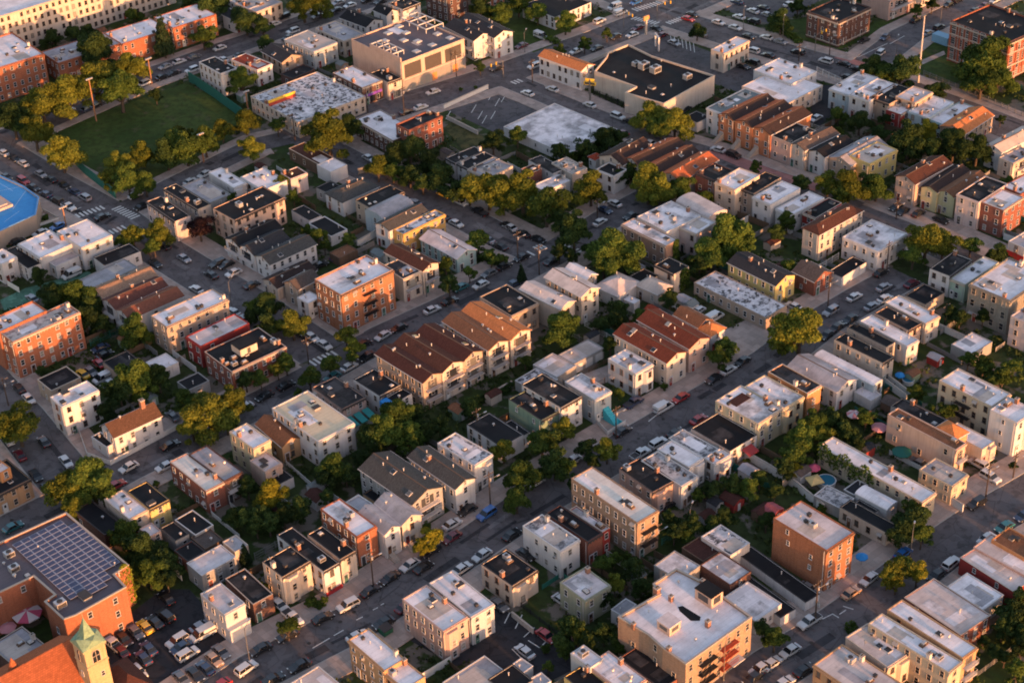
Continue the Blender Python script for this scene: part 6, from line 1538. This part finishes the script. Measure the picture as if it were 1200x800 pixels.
me = bpy.data.meshes.new('undergrowth'); me.vertices.add(len(V)); me.vertices.foreach_set('co', V.ravel().astype(np.float32)); me.loops.add(n*4); me.loops.foreach_set('vertex_index', np.arange(n*4, dtype=np.int32))
me.polygons.add(n); me.polygons.foreach_set('loop_start', k); me.polygons.foreach_set('loop_total', np.full(n, 4)); me.materials.append(leaf_mat('undergrowth', (.032,.055,.014), (.068,.085,.022))); me.update(calc_edges=True)
tag(put('undergrowth', me), 'weeds, low bushes and ground cover growing through the back yards', 'undergrowth', kind='stuff')
def leaf_block(name, P0, P1, wd, h, z0, n, mat, root=None, size=.3):
    """leaf sprays filling an upright slab between two points"""
    rg = np.random.default_rng(n); a = np.array(P0[:2]); b_ = np.array(P1[:2]); dd = (b_-a); L = np.linalg.norm(dd); dd /= L; nn = np.array([-dd[1], dd[0]])
    u = rg.random(n)*L; v = (rg.random(n)-.5)*wd; z = z0+h*rg.random(n)**.7; bulge = 1+.25*np.sin(u*1.7)+.2*rg.random(n)
    c = np.stack([a[0]+dd[0]*u+nn[0]*v*bulge, a[1]+dd[1]*u+nn[1]*v*bulge, z*(.9+.15*np.sin(u*1.1))], 1)
    nrm = rg.normal(size=(n,3)); nrm[:,2] += .4; nrm /= np.linalg.norm(nrm, axis=1)[:,None]; t = np.cross(nrm, rg.normal(size=(n,3))); t /= np.linalg.norm(t, axis=1)[:,None]; bt = np.cross(nrm, t); s_ = size*(.6+.8*rg.random(n))[:,None]
    V = np.stack([c-t*s_, c+bt*s_*.7, c+t*s_, c-bt*s_*.7], 1).reshape(-1,3)
    me = bpy.data.meshes.new(name); me.from_pydata(V.tolist(), [], np.arange(n*4).reshape(-1,4).tolist()); me.materials.append(mat); me.update()
    return put(name, me, root)
# hedges
HEDGES = [((525,489),(600,455),1.8,1.8,'long dark hedge behind the brown gabled row gardens','d'),((1195*.25+300,200+255),(300+900/4,400+360/4),1.,1.,None,'g'),
          ((563,303),(590,312),2.6,1.6,'hedge garden below the teal bungalow','g'),((655,185),(722,160),2.5,3.5,'tall ivy hedge along the white depot','d'),
          ((628,42),(655,52),2.2,1.6,'clipped hedge at the edge of the triangular lawn','g'),((905,30),(938,52),2.4,1.6,'hedge beside the bank lawn','g'),((752,345),(775,352),1.6,1.8,'hedge in front of the cream cube house','g'),
          ((362,704),(378,713),1.6,.7,'low green planting in front of the lit row','g'),((992,741),(1003,737),1.8,1.6,'hedge on the pavement of the lower right street','g')]
for a, c, wd, hh, lab, col in HEDGES:
    if not lab: continue
    p, q = at(*a), at(*c); tag(leaf_block('hedge', p, q, wd, hh, .0, int((q-p).length*90), LEAF[col]), lab, 'hedge')
# ivy parts
rt, lc, h, zr = SOLAR
p, q = lc(603,247), lc(537,290); leaf_block('ivy', (p[0],p[1]-.25), (q[0],q[1]-.25), .6, h+.2, 0, 1500, leaf_mat('ivy_lime', (.14,.17,.02), (.22,.24,.03)), rt, .32)
rt, w, d, h, zf = BUILT['wide white-roofed depot with ivy-green side']
leaf_block('ivy', (-w/2,-d/2-.25), (w/2,-d/2-.25), .6, h, 0, 3200, LEAF['d'], rt, .34)
rt, w, d, h, zf = BUILT['cream cube house with black roof and ivy']
leaf_block('ivy', (-w*.1,-d/2-.2), (w/2,-d/2-.2), .5, h, 0, 900, LEAF['g'], rt, .3)
rt, w, d, h, zf = BUILT['very long narrow house with pale roof']
leaf_block('ivy', (-w/2-.2,d/2), (-w/2-.2,-d*.05), .5, h*.95, h*.35, 900, LEAF['g'], rt, .3)
rt, w, d, h, zf = BUILT['brick-sided front wing of white complex']
leaf_block('ivy', (w*.05,-d/2-.2), (w/2,-d/2-.2), .5, h, 0, 700, LEAF['g'], rt, .3)

# ------------------------------------------------------------------ fences and garden walls
FM = {'white':plain('white_fence', (.55,.53,.50), .8, 0, .4),'black':plain('black_fence', (.02,.02,.022), .7),'green':plain('green_fence', (.03,.13,.10), .7, 0, .4),'grey':plain('grey_fence', (.20,.19,.18), .85, 0, .4),
      'brown':plain('brown_fence', (.13,.085,.055), .9, 0, .5),'red':plain('red_fence', (.22,.05,.04), .8),'pale':plain('pale_wall', (.42,.37,.33), .85, 0, .5)}
def fence(pts, h, col, label, solid=True, step=2.6, cat='fence', nm='fence'):
    c0 = pts[0]; root = empty(nm, (c0.x, c0.y, 0)); tag(root, label, cat); m = FM[col]
    pm = MB(); pm.box(-.07,-.07,-.1,.07,.07,h+.12); pme = pm.mesh('post', [m])
    for a, b_ in zip(pts, pts[1:]):
        dv = b_-a; L = dv.length; ang = math.atan2(dv.y, dv.x); k = max(1, int(round(L/step))); sl = L/k
        b = MB()
        if solid: b.box(.075,-.04,.05,sl-.075,.04,h)
        else:
            for zz in (.15, h*.5, h-.08): b.box(.075,-.03,zz,sl-.075,.03,zz+.07)
            for i in range(int(sl/.28)): b.box(.15+i*.28,-.02,.08,.19+i*.28,.02,h)
        pn = b.mesh('panel', [m])
        for i in range(k):
            p = a-c0+dv*(i/k); put('panel', pn, root, (p.x, p.y, 0), ang); put('post', pme, root, (p.x, p.y, 0), ang)
    p = pts[-1]-c0; put('post', pme, root, (p.x, p.y, 0))
    return root
def gwall(pts, h, col, label, th=.3):
    c0 = pts[0]; root = empty('garden_wall', (c0.x, c0.y, 0)); tag(root, label, 'wall'); b = MB(); cp = MB()
    for a, b_ in zip(pts, pts[1:]):
        a, b_ = a-c0, b_-c0; d = (b_-a).normalized(); n = Vector((-d.y, d.x, 0))*th/2
        A, B_, C_, D_ = a-n, b_-n, b_+n, a+n
        for (p, q) in ((A,B_),(B_,C_),(C_,D_),(D_,A)): b.quad((p.x,p.y,-.2),(q.x,q.y,-.2),(q.x,q.y,h),(p.x,p.y,h))
        n2 = n*1.35; A, B_, C_, D_ = a-n2-d*.05, b_-n2+d*.05, b_+n2+d*.05, a+n2-d*.05
        for (p, q) in ((A,B_),(B_,C_),(C_,D_),(D_,A)): cp.quad((p.x,p.y,h-.02),(q.x,q.y,h-.02),(q.x,q.y,h+.1),(p.x,p.y,h+.1))
        cp.quad(*[(v.x, v.y, h+.1) for v in (A,B_,C_,D_)])
    b.build('masonry', FM[col], root); cp.build('coping', stone_trim, root); return root
L_ = lambda *pp: [at(x, y) for x, y in pp]
for pts, h, col, lab, solid in [
 (((72,176),(100,205),(136,233)), 3.2,'green','tall green mesh fence at the bottom left corner of the sports field',True),
 (((222,96),(250,114),(288,142)), 3.6,'green','tall green mesh fence along the right side of the sports field',True),
 (((696,112),(731,127)), 2.2,'black','black steel fence in front of the supermarket yard',False),
 (((1082,88),(1150,116),(1205,140)), 1.6,'grey','grey railing along the school pavement',False),
 (((926,12),(960,20),(998,10)), 1.6,'black','black railing beside the top car park',False),
 (((957,86),(985,99)), 2.2,'white','white fence beside the factory yard',False),
 (((655,745),(600,702)), 1.0,'black','low railing between the lower car park and the gardens',False),
 (((420,205),(468,190)), 2.0,'grey','grey yard fence behind the black garage roofs',True),
 (((90,498),(103,535),(130,545),(208,503)), 1.3,'white','white garden fence round the white gabled house',True),
 (((700,497),(712,510),(733,497)), 1.2,'white','white fence before the turquoise steps',True)]:
    fence(L_(*pts), h, col, lab, solid)
for pts, h, col, lab in [
 (((900,552),(932,572),(965,600)), 2.0,'white','long white garden wall running between the lower right yards'),
 (((870,535),(900,552)), 2.0,'white','upper piece of the long white garden wall'),
 (((1100,582),(1128,600)), 2.0,'white','white wall by the long narrow house'),
 (((520,128),(572,104)), 1.4,'white','white parapet wall along the walled car park on the avenue'),
 (((524,140),(560,158)), 1.2,'pale','pale retaining wall at the lower edge of the walled car park'),
 (((650,95),(716,63)), 1.0,'pale','low pale wall on the avenue kerb by the supermarket'),
 (((600,452),(575,466)), 1.4,'pale','pale wall at the end of the row house gardens'),
 (((625,742),(600,722)), 1.2,'pale','pale wall under the lower car park'),
 (((455,292),(478,280)), 2.0,'white','white yard wall left of the gable-ended house'),
 (((419,290),(443,276)), 2.0,'white','white yard wall beside the parked cars court'),
 (((1098,385),(1130,400)), 1.6,'white','white wall below the grey stone flats'),
 (((1035,450),(1062,470)), 1.8,'white','white wall by the ribbed canopy roof'),
 (((980,285),(1012,300)), 1.6,'pale','pale wall round the paved court by the brown hipped house'),
 (((1028,437),(1066,466)), 1.7,'white','second white wall by the ribbed canopy roof'),
 (((905,668),(960,712)), 1.3,'white','white wall dividing the two black garage roofs')]:
    gwall(L_(*pts), h, col, lab)
# yard fences behind and beside the houses, only where the ground is open
rf = random.Random(11); nfence = 0
for i, bi in enumerate(BINFO[:]):
    cen, short, w, d, ang, root, hh = bi
    if SHORTS[short] > 1 or len(short.split()) > 9 or hh < 4.2: continue
    ex = Vector((math.cos(ang), math.sin(ang), 0)); ey = Vector((-math.sin(ang), math.cos(ang), 0))
    for (o, dr, nm) in ((ex*(w/2)+ey*(d/2), ey, 'behind'), (-ex*(w/2)-ey*(d/2), -ey, 'in front of'), (-ex*(w/2)+ey*(d/2), -ex, 'left of'), (ex*(w/2)-ey*(d/2), ex, 'right of')):
        if rf.random() < .35: continue
        st = cen+o+dr*1.1; L = 0
        while L < 11 and free(st+dr*L): L += 1
        if L < 4: continue
        col = rf.choice(['white','grey','brown','brown','grey','white','pale','green']); sol = rf.random() < .7
        f = fence([st, st+dr*(L-.6)], rf.choice((1.2,1.6,1.9)), col if col != 'pale' else 'grey', f"{'' if sol else 'open '}{col if col != 'pale' else 'grey'} yard fence {nm} the {short}", sol, 2.8); nfence += 1
        if nfence > 170: break

# ------------------------------------------------------------------ poles, lamps, masts
wood = plain('pole_wood', (.055,.04,.032), .9); steel = plain('lamp_steel', (.16,.15,.14), .5, .4)
def pole(kind, x, y, h, label):
    p = at(x, y)
    if kind == 'u':
        r = empty('utility_pole', p, GRID); b = MB(); b.tube((0,0,-.2),(0,0,h),.17,.11,8); b.build('pole', wood, r)
        b = MB(); b.box(-1.3,-.06,h-.9,1.3,.06,h-.75); b.box(-.9,-.06,h-1.7,.9,.06,h-1.58); b.build('crossarm', wood, r)
        b = MB()
        for xx in (-1.2,-.7,.7,1.2): b.cyl(xx,0,h-.75,h-.5,.05,.04,6)
        b.build('insulator', tin, r); b = MB(); b.cyl(.32,0,h-2.7,h-1.9,.22,.22,10); b.build('transformer', tin, r)
        b = MB(); b.tube((0,0,h-2.2),(1.8,-.6,h-1.7),.05,.04,6); b.box(1.6,-.75,h-1.8,2.4,-.5,h-1.65,1); b.build('lamp_arm', [steel, tin], r); cat = 'pole'
    elif kind == 'l':
        r = empty('street_lamp', p, GRID+R(30)); b = MB(); b.cyl(0,0,0,.5,.2,.16,8); b.tube((0,0,.3),(0,0,h),.10,.07,8); b.build('pole', steel, r)
        b = MB(); b.tube((0,0,h-.2),(2.0,0,h+.35),.05,.04,6); b.build('lamp_arm', steel, r); b = MB(); b.box(1.8,-.15,h+.26,2.6,.15,h+.42); b.build('lamp_head', tin, r); cat = 'lamp'
    elif kind == 'f':
        r = empty('floodlight_mast', p, GRID); b = MB(); b.tube((0,0,-.2),(0,0,h),.26,.17,8); b.build('pole', plain('rust_wood', (.26,.13,.07), .9), r)
        b = MB(); b.box(-1.1,-.08,h-.3,1.1,.08,h-.12); b.build('crossarm', wood, r)
        b = MB()
        for xx in (-.9,-.3,.3,.9): b.box(xx-.22,-.4,h-.1,xx+.22,.0,h+.3)
        b.build('floodlight', tin, r); cat = 'mast'
    else:
        r = empty('steel_mast', p, GRID); b = MB(); b.tube((0,0,-.2),(0,0,h),.32,.16,10); b.build('pole', plain('pale_mast', (.45,.40,.37), .6), r)
        b = MB(); b.box(-.9,-.1,h-.3,.9,.1,h); b.box(-.9,-.1,h*.32,.9,.1,h*.32+.25); b.build('crossarm', steel, r); cat = 'mast'
    tag(r, label, cat)
for a in [('f',113,142,14,'brown floodlight mast at the top left of the sports field'),('f',178,98,8.5,'brown floodlight mast at the top of the sports field'),('f',239,190,9,'floodlight mast at the lower right of the sports field'),
 ('f',291,132,7,'floodlight mast at the right corner of the sports field'),('f',80,277,9,'rusty pole beside the triangular planter'),('u',474,136,10,'utility pole at the foot of the peach warehouse'),('u',431,132,8,'utility pole by the purple-signed shop'),
 ('u',346,165,9,'utility pole in front of the rubble-roofed store'),('u',535,90,9,'utility pole at the right end of the peach warehouse'),('u',624,97,8,'utility pole beside the long white three-storey row'),
 ('l',615,62,7,'thin lamp pole on the avenue left of the lawn'),('l',871,35,7,'street lamp by the top car park'),('u',972,65,8,'utility pole in front of the brick bank'),('l',917,49,8,'street lamp left of the brick bank'),
 ('u',936,72,6,'short pole on the boulevard kerb'),('m',1076,97,22,'tall pale steel mast in front of the school lawn'),('l',1102,28,7,'street lamp on the school street'),('l',1050,66,6,'street lamp beside the red crosswalk'),
 ('l',573,360,0,''),('u',632,322,9,'dark utility pole at the foot of the cross street'),('u',607,306,9,'utility pole with lamp at the left kerb of the cross street'),('u',700,255,6,'pole by the parked dark blue car under trees'),
 ('l',272,362,8,'street lamp beside the scalloped parapet house'),('l',500,348,7,'street lamp in front of the brown gable with balconies'),('u',362,427,8,'utility pole at the zebra crossing by the brick block'),
 ('u',722,514,9,'utility pole before the turquoise steps'),('u',575,596,10,'utility pole before the mottled roof house'),('u',438,689,10,'utility pole before the orange brick row house'),('l',293,777,9,'street lamp beside the car park house'),
 ('u',970,361,9,'utility pole before the small brick bungalow'),('u',1039,318,9,'utility pole before the white block with patchy roof'),('u',1050,257,6,'pole in front of the peach gabled house'),('u',1155,582,9,'utility pole before the cream two-storey house'),
 ('u',1187,560,7,'pole under the large cream flats front'),('u',955,730,11,'utility pole with lamp on the lower right street'),('l',1066,657,8,'street lamp beside the orange brick tenement tree'),('l',848,797,9,'street lamp before the big white-roofed flats'),
 ('u',10,475,8,'utility pole on the left-hand street'),('u',560,512,8,'thin pole behind the hedge'),('u',612,500,7,'green pole beside the green-sided house'),('l',808,628,7,'thin white pole in the dark garden behind the tan brick house'),
 ('u',770,640,6,'pole in the garden'),('l',690,110,6,'lamp in the supermarket yard'),('u',1107,380,6,'pole in the garden of the stone flats'),('u',893,500,6,'pole behind the red awning yard')]:
    if a[3]: pole(*a)

# ------------------------------------------------------------------ things in yards and at the kerb
def simple(name, cat, label, p, parts, rz=GRID):
    r = empty(name, p, rz); tag(r, label, cat)
    for nm, mb, mats in parts: mb.build(nm, mats, r)
    return r
def shed(x, y, w, d, h, wm, rm, label, rz=GRID, p=None):
    p = p or at(x, y, h); p.z = 0; b = MB(); b.box(-w/2,-d/2,-.1,w/2,d/2,h); b.poly([(-w/2,-d/2,h),(w/2,-d/2,h),(0,-d/2,h+w*.22)]); b.poly([(w/2,d/2,h),(-w/2,d/2,h),(0,d/2,h+w*.22)])
    r = MB(); gable_roof(r, w, d, h+.01, 'B', w*.22, 0, .15, .08); dr = MB(); dr.box(-.4,-d/2-.05,0,.4,-d/2-.003,1.8)
    simple('garden_shed', 'shed', label, p, [('wall', b, wm), ('roof', r, rm), ('door', dr, white_trim)], rz)
def parasol(x, y, r_, h, m1, m2, label, sides=8):
    p = at(x, y); b = MB(); b.cyl(0,0,0,h,.04,.04,6); c = MB()
    for i in range(sides):
        a0, a1 = 2*math.pi*i/sides+.4, 2*math.pi*(i+1)/sides+.4
        c.poly([(r_*math.cos(a0),r_*math.sin(a0),h-.5),(r_*math.cos(a1),r_*math.sin(a1),h-.5),(0,0,h+.25)], i % 2)
        c.poly([(r_*math.cos(a0),r_*math.sin(a0),h-.7),(r_*math.cos(a1),r_*math.sin(a1),h-.7),(r_*math.cos(a1),r_*math.sin(a1),h-.5),(r_*math.cos(a0),r_*math.sin(a0),h-.5)], i % 2)
    simple('parasol', 'parasol', label, p, [('pole', b, steel), ('canopy', c, [m1, m2])])
pinkc = plain('pink_canvas', (.42,.08,.14), .7, 0, .1); whitec = plain('white_canvas', (.5,.46,.46), .7, 0, .1); orc = plain('orange_canvas', (.5,.17,.05), .7, 0, .2); pkc = plain('pale_pink_canvas', (.48,.22,.24), .7, 0, .2); gnc = plain('dark_green_canvas', (.02,.10,.08), .7, 0, .2); yel = plain('straw_canvas', (.5,.36,.16), .8, 0, .2)
parasol(35, 731, 3.0, 3.4, pinkc, whitec, 'pink and white striped parasol in the courtyard beside the church')
parasol(11, 744, 1.8, 2.6, pkc, pkc, 'pale pink parasol beside the striped one by the church')
parasol(1017, 495, 1.9, 2.6, orc, orc, 'square orange garden parasol in the right-hand yards', 4)
parasol(953, 756-200, 1.5, 2.5, pinkc, pinkc, 'bright pink garden parasol in the lower right yards')
parasol(954, 571, 2.2, 2.6, yel, yel, 'straw-coloured square parasol in the lower right yards', 4)
parasol(1000, 493, 1.7, 2.4, pkc, whitec, 'round pale pink parasol under the dark trees at right')
parasol(1030, 508, 1.9, 2.3, pkc, pkc, 'faded pink parasol beside the peach wall')
parasol(1009, 662, 1.3, 2.8, bluec, bluec, 'blue parasol in front of the orange brick tenement')
parasol(1056, 538, 2.2, 2.6, gnc, gnc, 'dark green round parasol in the yard below the peach wall')
shed(906, 596, 3.2, 3.0, 2.2, wall_of('rpaint'), shingle_mat('rose', (.36,.10,.11)), 'square pink-red garden shed in the yards right of centre')
parasol(1054, 447-0, 1.2, 2.4, bluec, bluec, 'small blue parasol beside the ribbed canopy')
def pool(x, y, r_, label):
    b = MB(); b.cyl(0,0,0,1.1,r_,r_,20,0,False); b.cyl(0,0,1.1,1.16,r_+.15,r_+.15,20,0); w = MB(); w.poly([(r_*.94*math.cos(2*math.pi*i/20), r_*.94*math.sin(2*math.pi*i/20), 1.17) for i in range(20)])
    simple('garden_pool', 'pool', label, at(x, y), [('wall', b, white_trim), ('water', w, plain('pool_water', (.03,.13,.20), .15, 0, .1))])
pool(968, 567, 2.0, 'round blue garden pool beside the straw-coloured parasol'); pool(1064, 449, 1.3, 'small blue garden pool beneath the barrel-vaulted roof'); pool(222, 642, 1.3, 'small blue garden pool in the yards above the car park')
shed(371, 580, 3.2, 4, 2.4, wall_of('white'), roof_of('rbr'), 'little white shed with dark red roof behind the grey gables')
shed(765, 362, 2.6, 3, 2.2, wall_of('brick'), roof_of('red'), 'little red garden shed above the rusty gables')
shed(802, 350, 3, 3.4, 2.2, wall_of('white'), roof_of('gry'), 'pale garden shed beside the ivy-clad cube')
shed(1045, 470, 3.5, 3.5, 2.3, wall_of('brown'), roof_of('gbr'), 'brown garden shed beneath the ribbed canopy')
shed(838, 587, 2.4, 2.8, 2.0, wall_of('grey'), roof_of('dgry'), 'small grey shed behind the white rear bay house')
shed(858, 583, 3.4, 4, 2.2, wall_of('rpaint'), roof_of('rbr'), 'red garden shed with dark roof behind the main street')
rs = random.Random(4); ns_ = 0; tries = 0
ws = ['white','grey','brown','tan','rpaint','green','lgrey','cream']; rss = ['gry','dgry','rbr','gbr','org2','teal','tan2']; done_s = set()
while ns_ < 42 and tries < 4000:
    tries += 1; p = Vector((rs.uniform(-170, 230), rs.uniform(255, 640), 0)); qx, qy = px_of(p)
    if not (15 < qx < 1185 and 40 < qy < 785): continue
    if not all(free(p+Vector((a, c, 0))) for a in (-3,0,3) for c in (-3,0,3)): continue
    if any((p-q).length < 9 for q in done_s): continue
    w_ = rs.choice(ws); r_ = rs.choice(rss); n_ = near_short(p, 7)
    rr_ = simple; b4 = len(bpy.data.objects)
    shed(0, 0, rs.uniform(2,3.2), rs.uniform(2.6,4.2), rs.uniform(1.9,2.4), wall_of(w_), roof_of(r_), 'x', GRID+(0 if rs.random() < .5 else R(90)), p.copy())
    o = [o for o in COL.objects if o.get('label') == 'x'][-1]
    WN = {'white':'white','grey':'grey','brown':'brown','tan':'tan','rpaint':'dark red','green':'dull green','lgrey':'pale grey','cream':'cream'}[w_]
    PENDING.append((o, f"{WN} garden shed", n_[1], qx, qy, n_[2], n_[0])); p.freeze(); done_s.add(p); ns_ += 1
b = MB(); b.box(-1.1,-.9,0,1.1,.9,1.35,0); l = MB(); l.poly([(-1.15,-.95,1.36),(1.15,-.95,1.36),(1.15,.95,1.7),(-1.15,.95,1.7)]); l.poly([(-1.15,-.95,1.2),(1.15,-.95,1.2),(1.15,-.95,1.36),(-1.15,-.95,1.36)])
simple('dumpster', 'dumpster', 'green dumpster in the dark yard by the pink building', at(452.5, 741), [('bin', b, plain('dumpster_green', (.02,.09,.06), .6)), ('lid', l, dark_trim)])
b = MB(); b.box(-2.2,-.25,0,-1.7,.25,4.0); b.box(1.7,-.25,0,2.2,.25,4.0); b.box(-2.2,-.25,4.0,2.2,.25,4.6)
simple('drive_through_arch', 'arch', 'white square arch standing in the supermarket car park', at(770, 57), [('frame', b, white_trim)], GRID+R(60))
b = MB(); b.box(-.25,-.25,0,.25,.25,7.2); c = MB(); c.box(-1.9,-.2,5.2,1.9,.2,6.3,0); c.box(-1.4,-.2,6.5,1.4,.2,7.3,0); c.box(-1.6,-.215,5.4,1.6,-.2,6.1,1)
simple('pole_sign', 'sign', 'yellow two-tier shop sign on a dark pole beside the supermarket', at(691.5, 118), [('pole', b, steel), ('sign_board', c, [plain('yellow_sign2', (.62,.38,.04), .5), dark_trim])], GRID+R(-60))
b = MB(); b.box(-.3,-.3,0,.3,.3,5.2); c = MB(); c.box(-1.2,-.3,5.2,1.2,.3,6.6); simple('shop_sign', 'sign', 'cream and orange shop sign on a post at the supermarket car park', at(757, 41), [('post', b, cream_trim), ('sign_board', c, plain('orange_sign', (.5,.25,.1), .5))], GRID)
def signal(x, y, rz, label):
    b = MB(); b.tube((0,0,0),(0,0,6.2),.12,.09,8); b.tube((0,0,6.0),(5.0,0,6.6),.08,.05,6); c = MB()
    for xx in (2.8, 4.9): c.box(xx-.17,-.15,5.6,xx+.17,.15,6.6)
    simple('traffic_signal', 'traffic signal', label, at(x, y), [('pole', b, steel), ('signal_head', c, plain('signal_yellow', (.45,.28,.03), .5))], rz)
signal(770, 26, GRID+R(-20), 'traffic signal with long arm at the upper boulevard corner'); signal(731, 33, GRID+R(-100), 'traffic signal at the near avenue corner'); signal(955, 62, GRID, 'traffic signal beside the brick bank corner'); signal(590, 92, GRID+R(180), 'traffic signal at the mouth of the depot street')
b = MB(); b.box(-1.6,-3,0,1.6,3,2.7); simple('container', 'container', 'pale blue box container beside the brick school', at(1104, 50), [('box', b, plain('container_blue', (.20,.34,.45), .6))], GRID)
# triangular planter with white walls at the crossing
tri = L_((42,266),(50,247),(69,257)); gwall(tri+[tri[0]], .7, 'white', 'white triangular planter wall at the crossing by the pavilion')
tag(leaf_block('planter_shrubs', tri[0].lerp(tri[2], .35).lerp(tri[1], .35), tri[0].lerp(tri[2], .65).lerp(tri[1], .3), 2.0, .8, 0, 200, LEAF['g']), 'green shrubs inside the white triangular planter', 'shrub')
# red brick crosswalk at the boulevard
b = MB(); p, q = at(981, 66), at(1010, 76); d = (q-p).normalized(); n = Vector((-d.y, d.x, 0))*1.6
b.quad(*[(v.x, v.y, .07) for v in (p-n, q-n, q+n, p+n)]); tag(b.build('crosswalk', MATS['red_paving']), 'red brick crosswalk at the mouth of the school street', kind='structure')

# ------------------------------------------------------------------ labels of trees, cars and sheds: what they look like, then where they stand
groups = {}
for it in PENDING:
    o, pre, lm, x, y, c, dd = it; lx, ly = px_of(c); dx, dy = x-lx, y-ly
    if abs(dx) > abs(dy)*1.2: rel = 'left of' if dx < 0 else 'right of'
    else: rel = 'behind' if dy < 0 else 'in front of'
    groups.setdefault((pre, rel, lm), []).append((x, y, o))
ORD = {2:['left','right'],3:['leftmost','middle','rightmost']}
for (pre, rel, lm), L in groups.items():
    L.sort(key=lambda t: t[0]); n = len(L)
    for i, (x, y, o) in enumerate(L):
        if n == 1: s = f"{pre} {rel} the {lm}"
        else:
            w_ = ORD[n][i] if n in ORD else (['leftmost','second','third','fourth','fifth','sixth','seventh','eighth','ninth'][i] if i < n-1 else 'rightmost'); s = f"{w_} {pre} {rel} the {lm}"
        ws_ = s.split(); o['label'] = ' '.join(ws_[:16])
        if 'car' in o.name or 'van' in o.name or 'suv' in o.name or 'pickup' in o.name: o['group'] = 'vehicles parked along the streets and in the car parks'
        elif 'shed' in o.name: o['group'] = 'sheds in the back yards'
        else: o['group'] = 'trees and bushes among the houses'
seen = {}
for o in COL.objects:
    l = o.get('label')
    if o.parent is None and l:
        if len(l.split()) > 16: print('LONG', l)
        seen.setdefault(l, []).append(o.name)
print('DUP', {k: v for k, v in seen.items() if len(v) > 1})
print('cars', nc, 'trees', nt_, 'fences', nfence, 'objects', len(COL.objects), 'short dup', [k for k, v in SHORTS.items() if v > 1], 'bushes', n0)
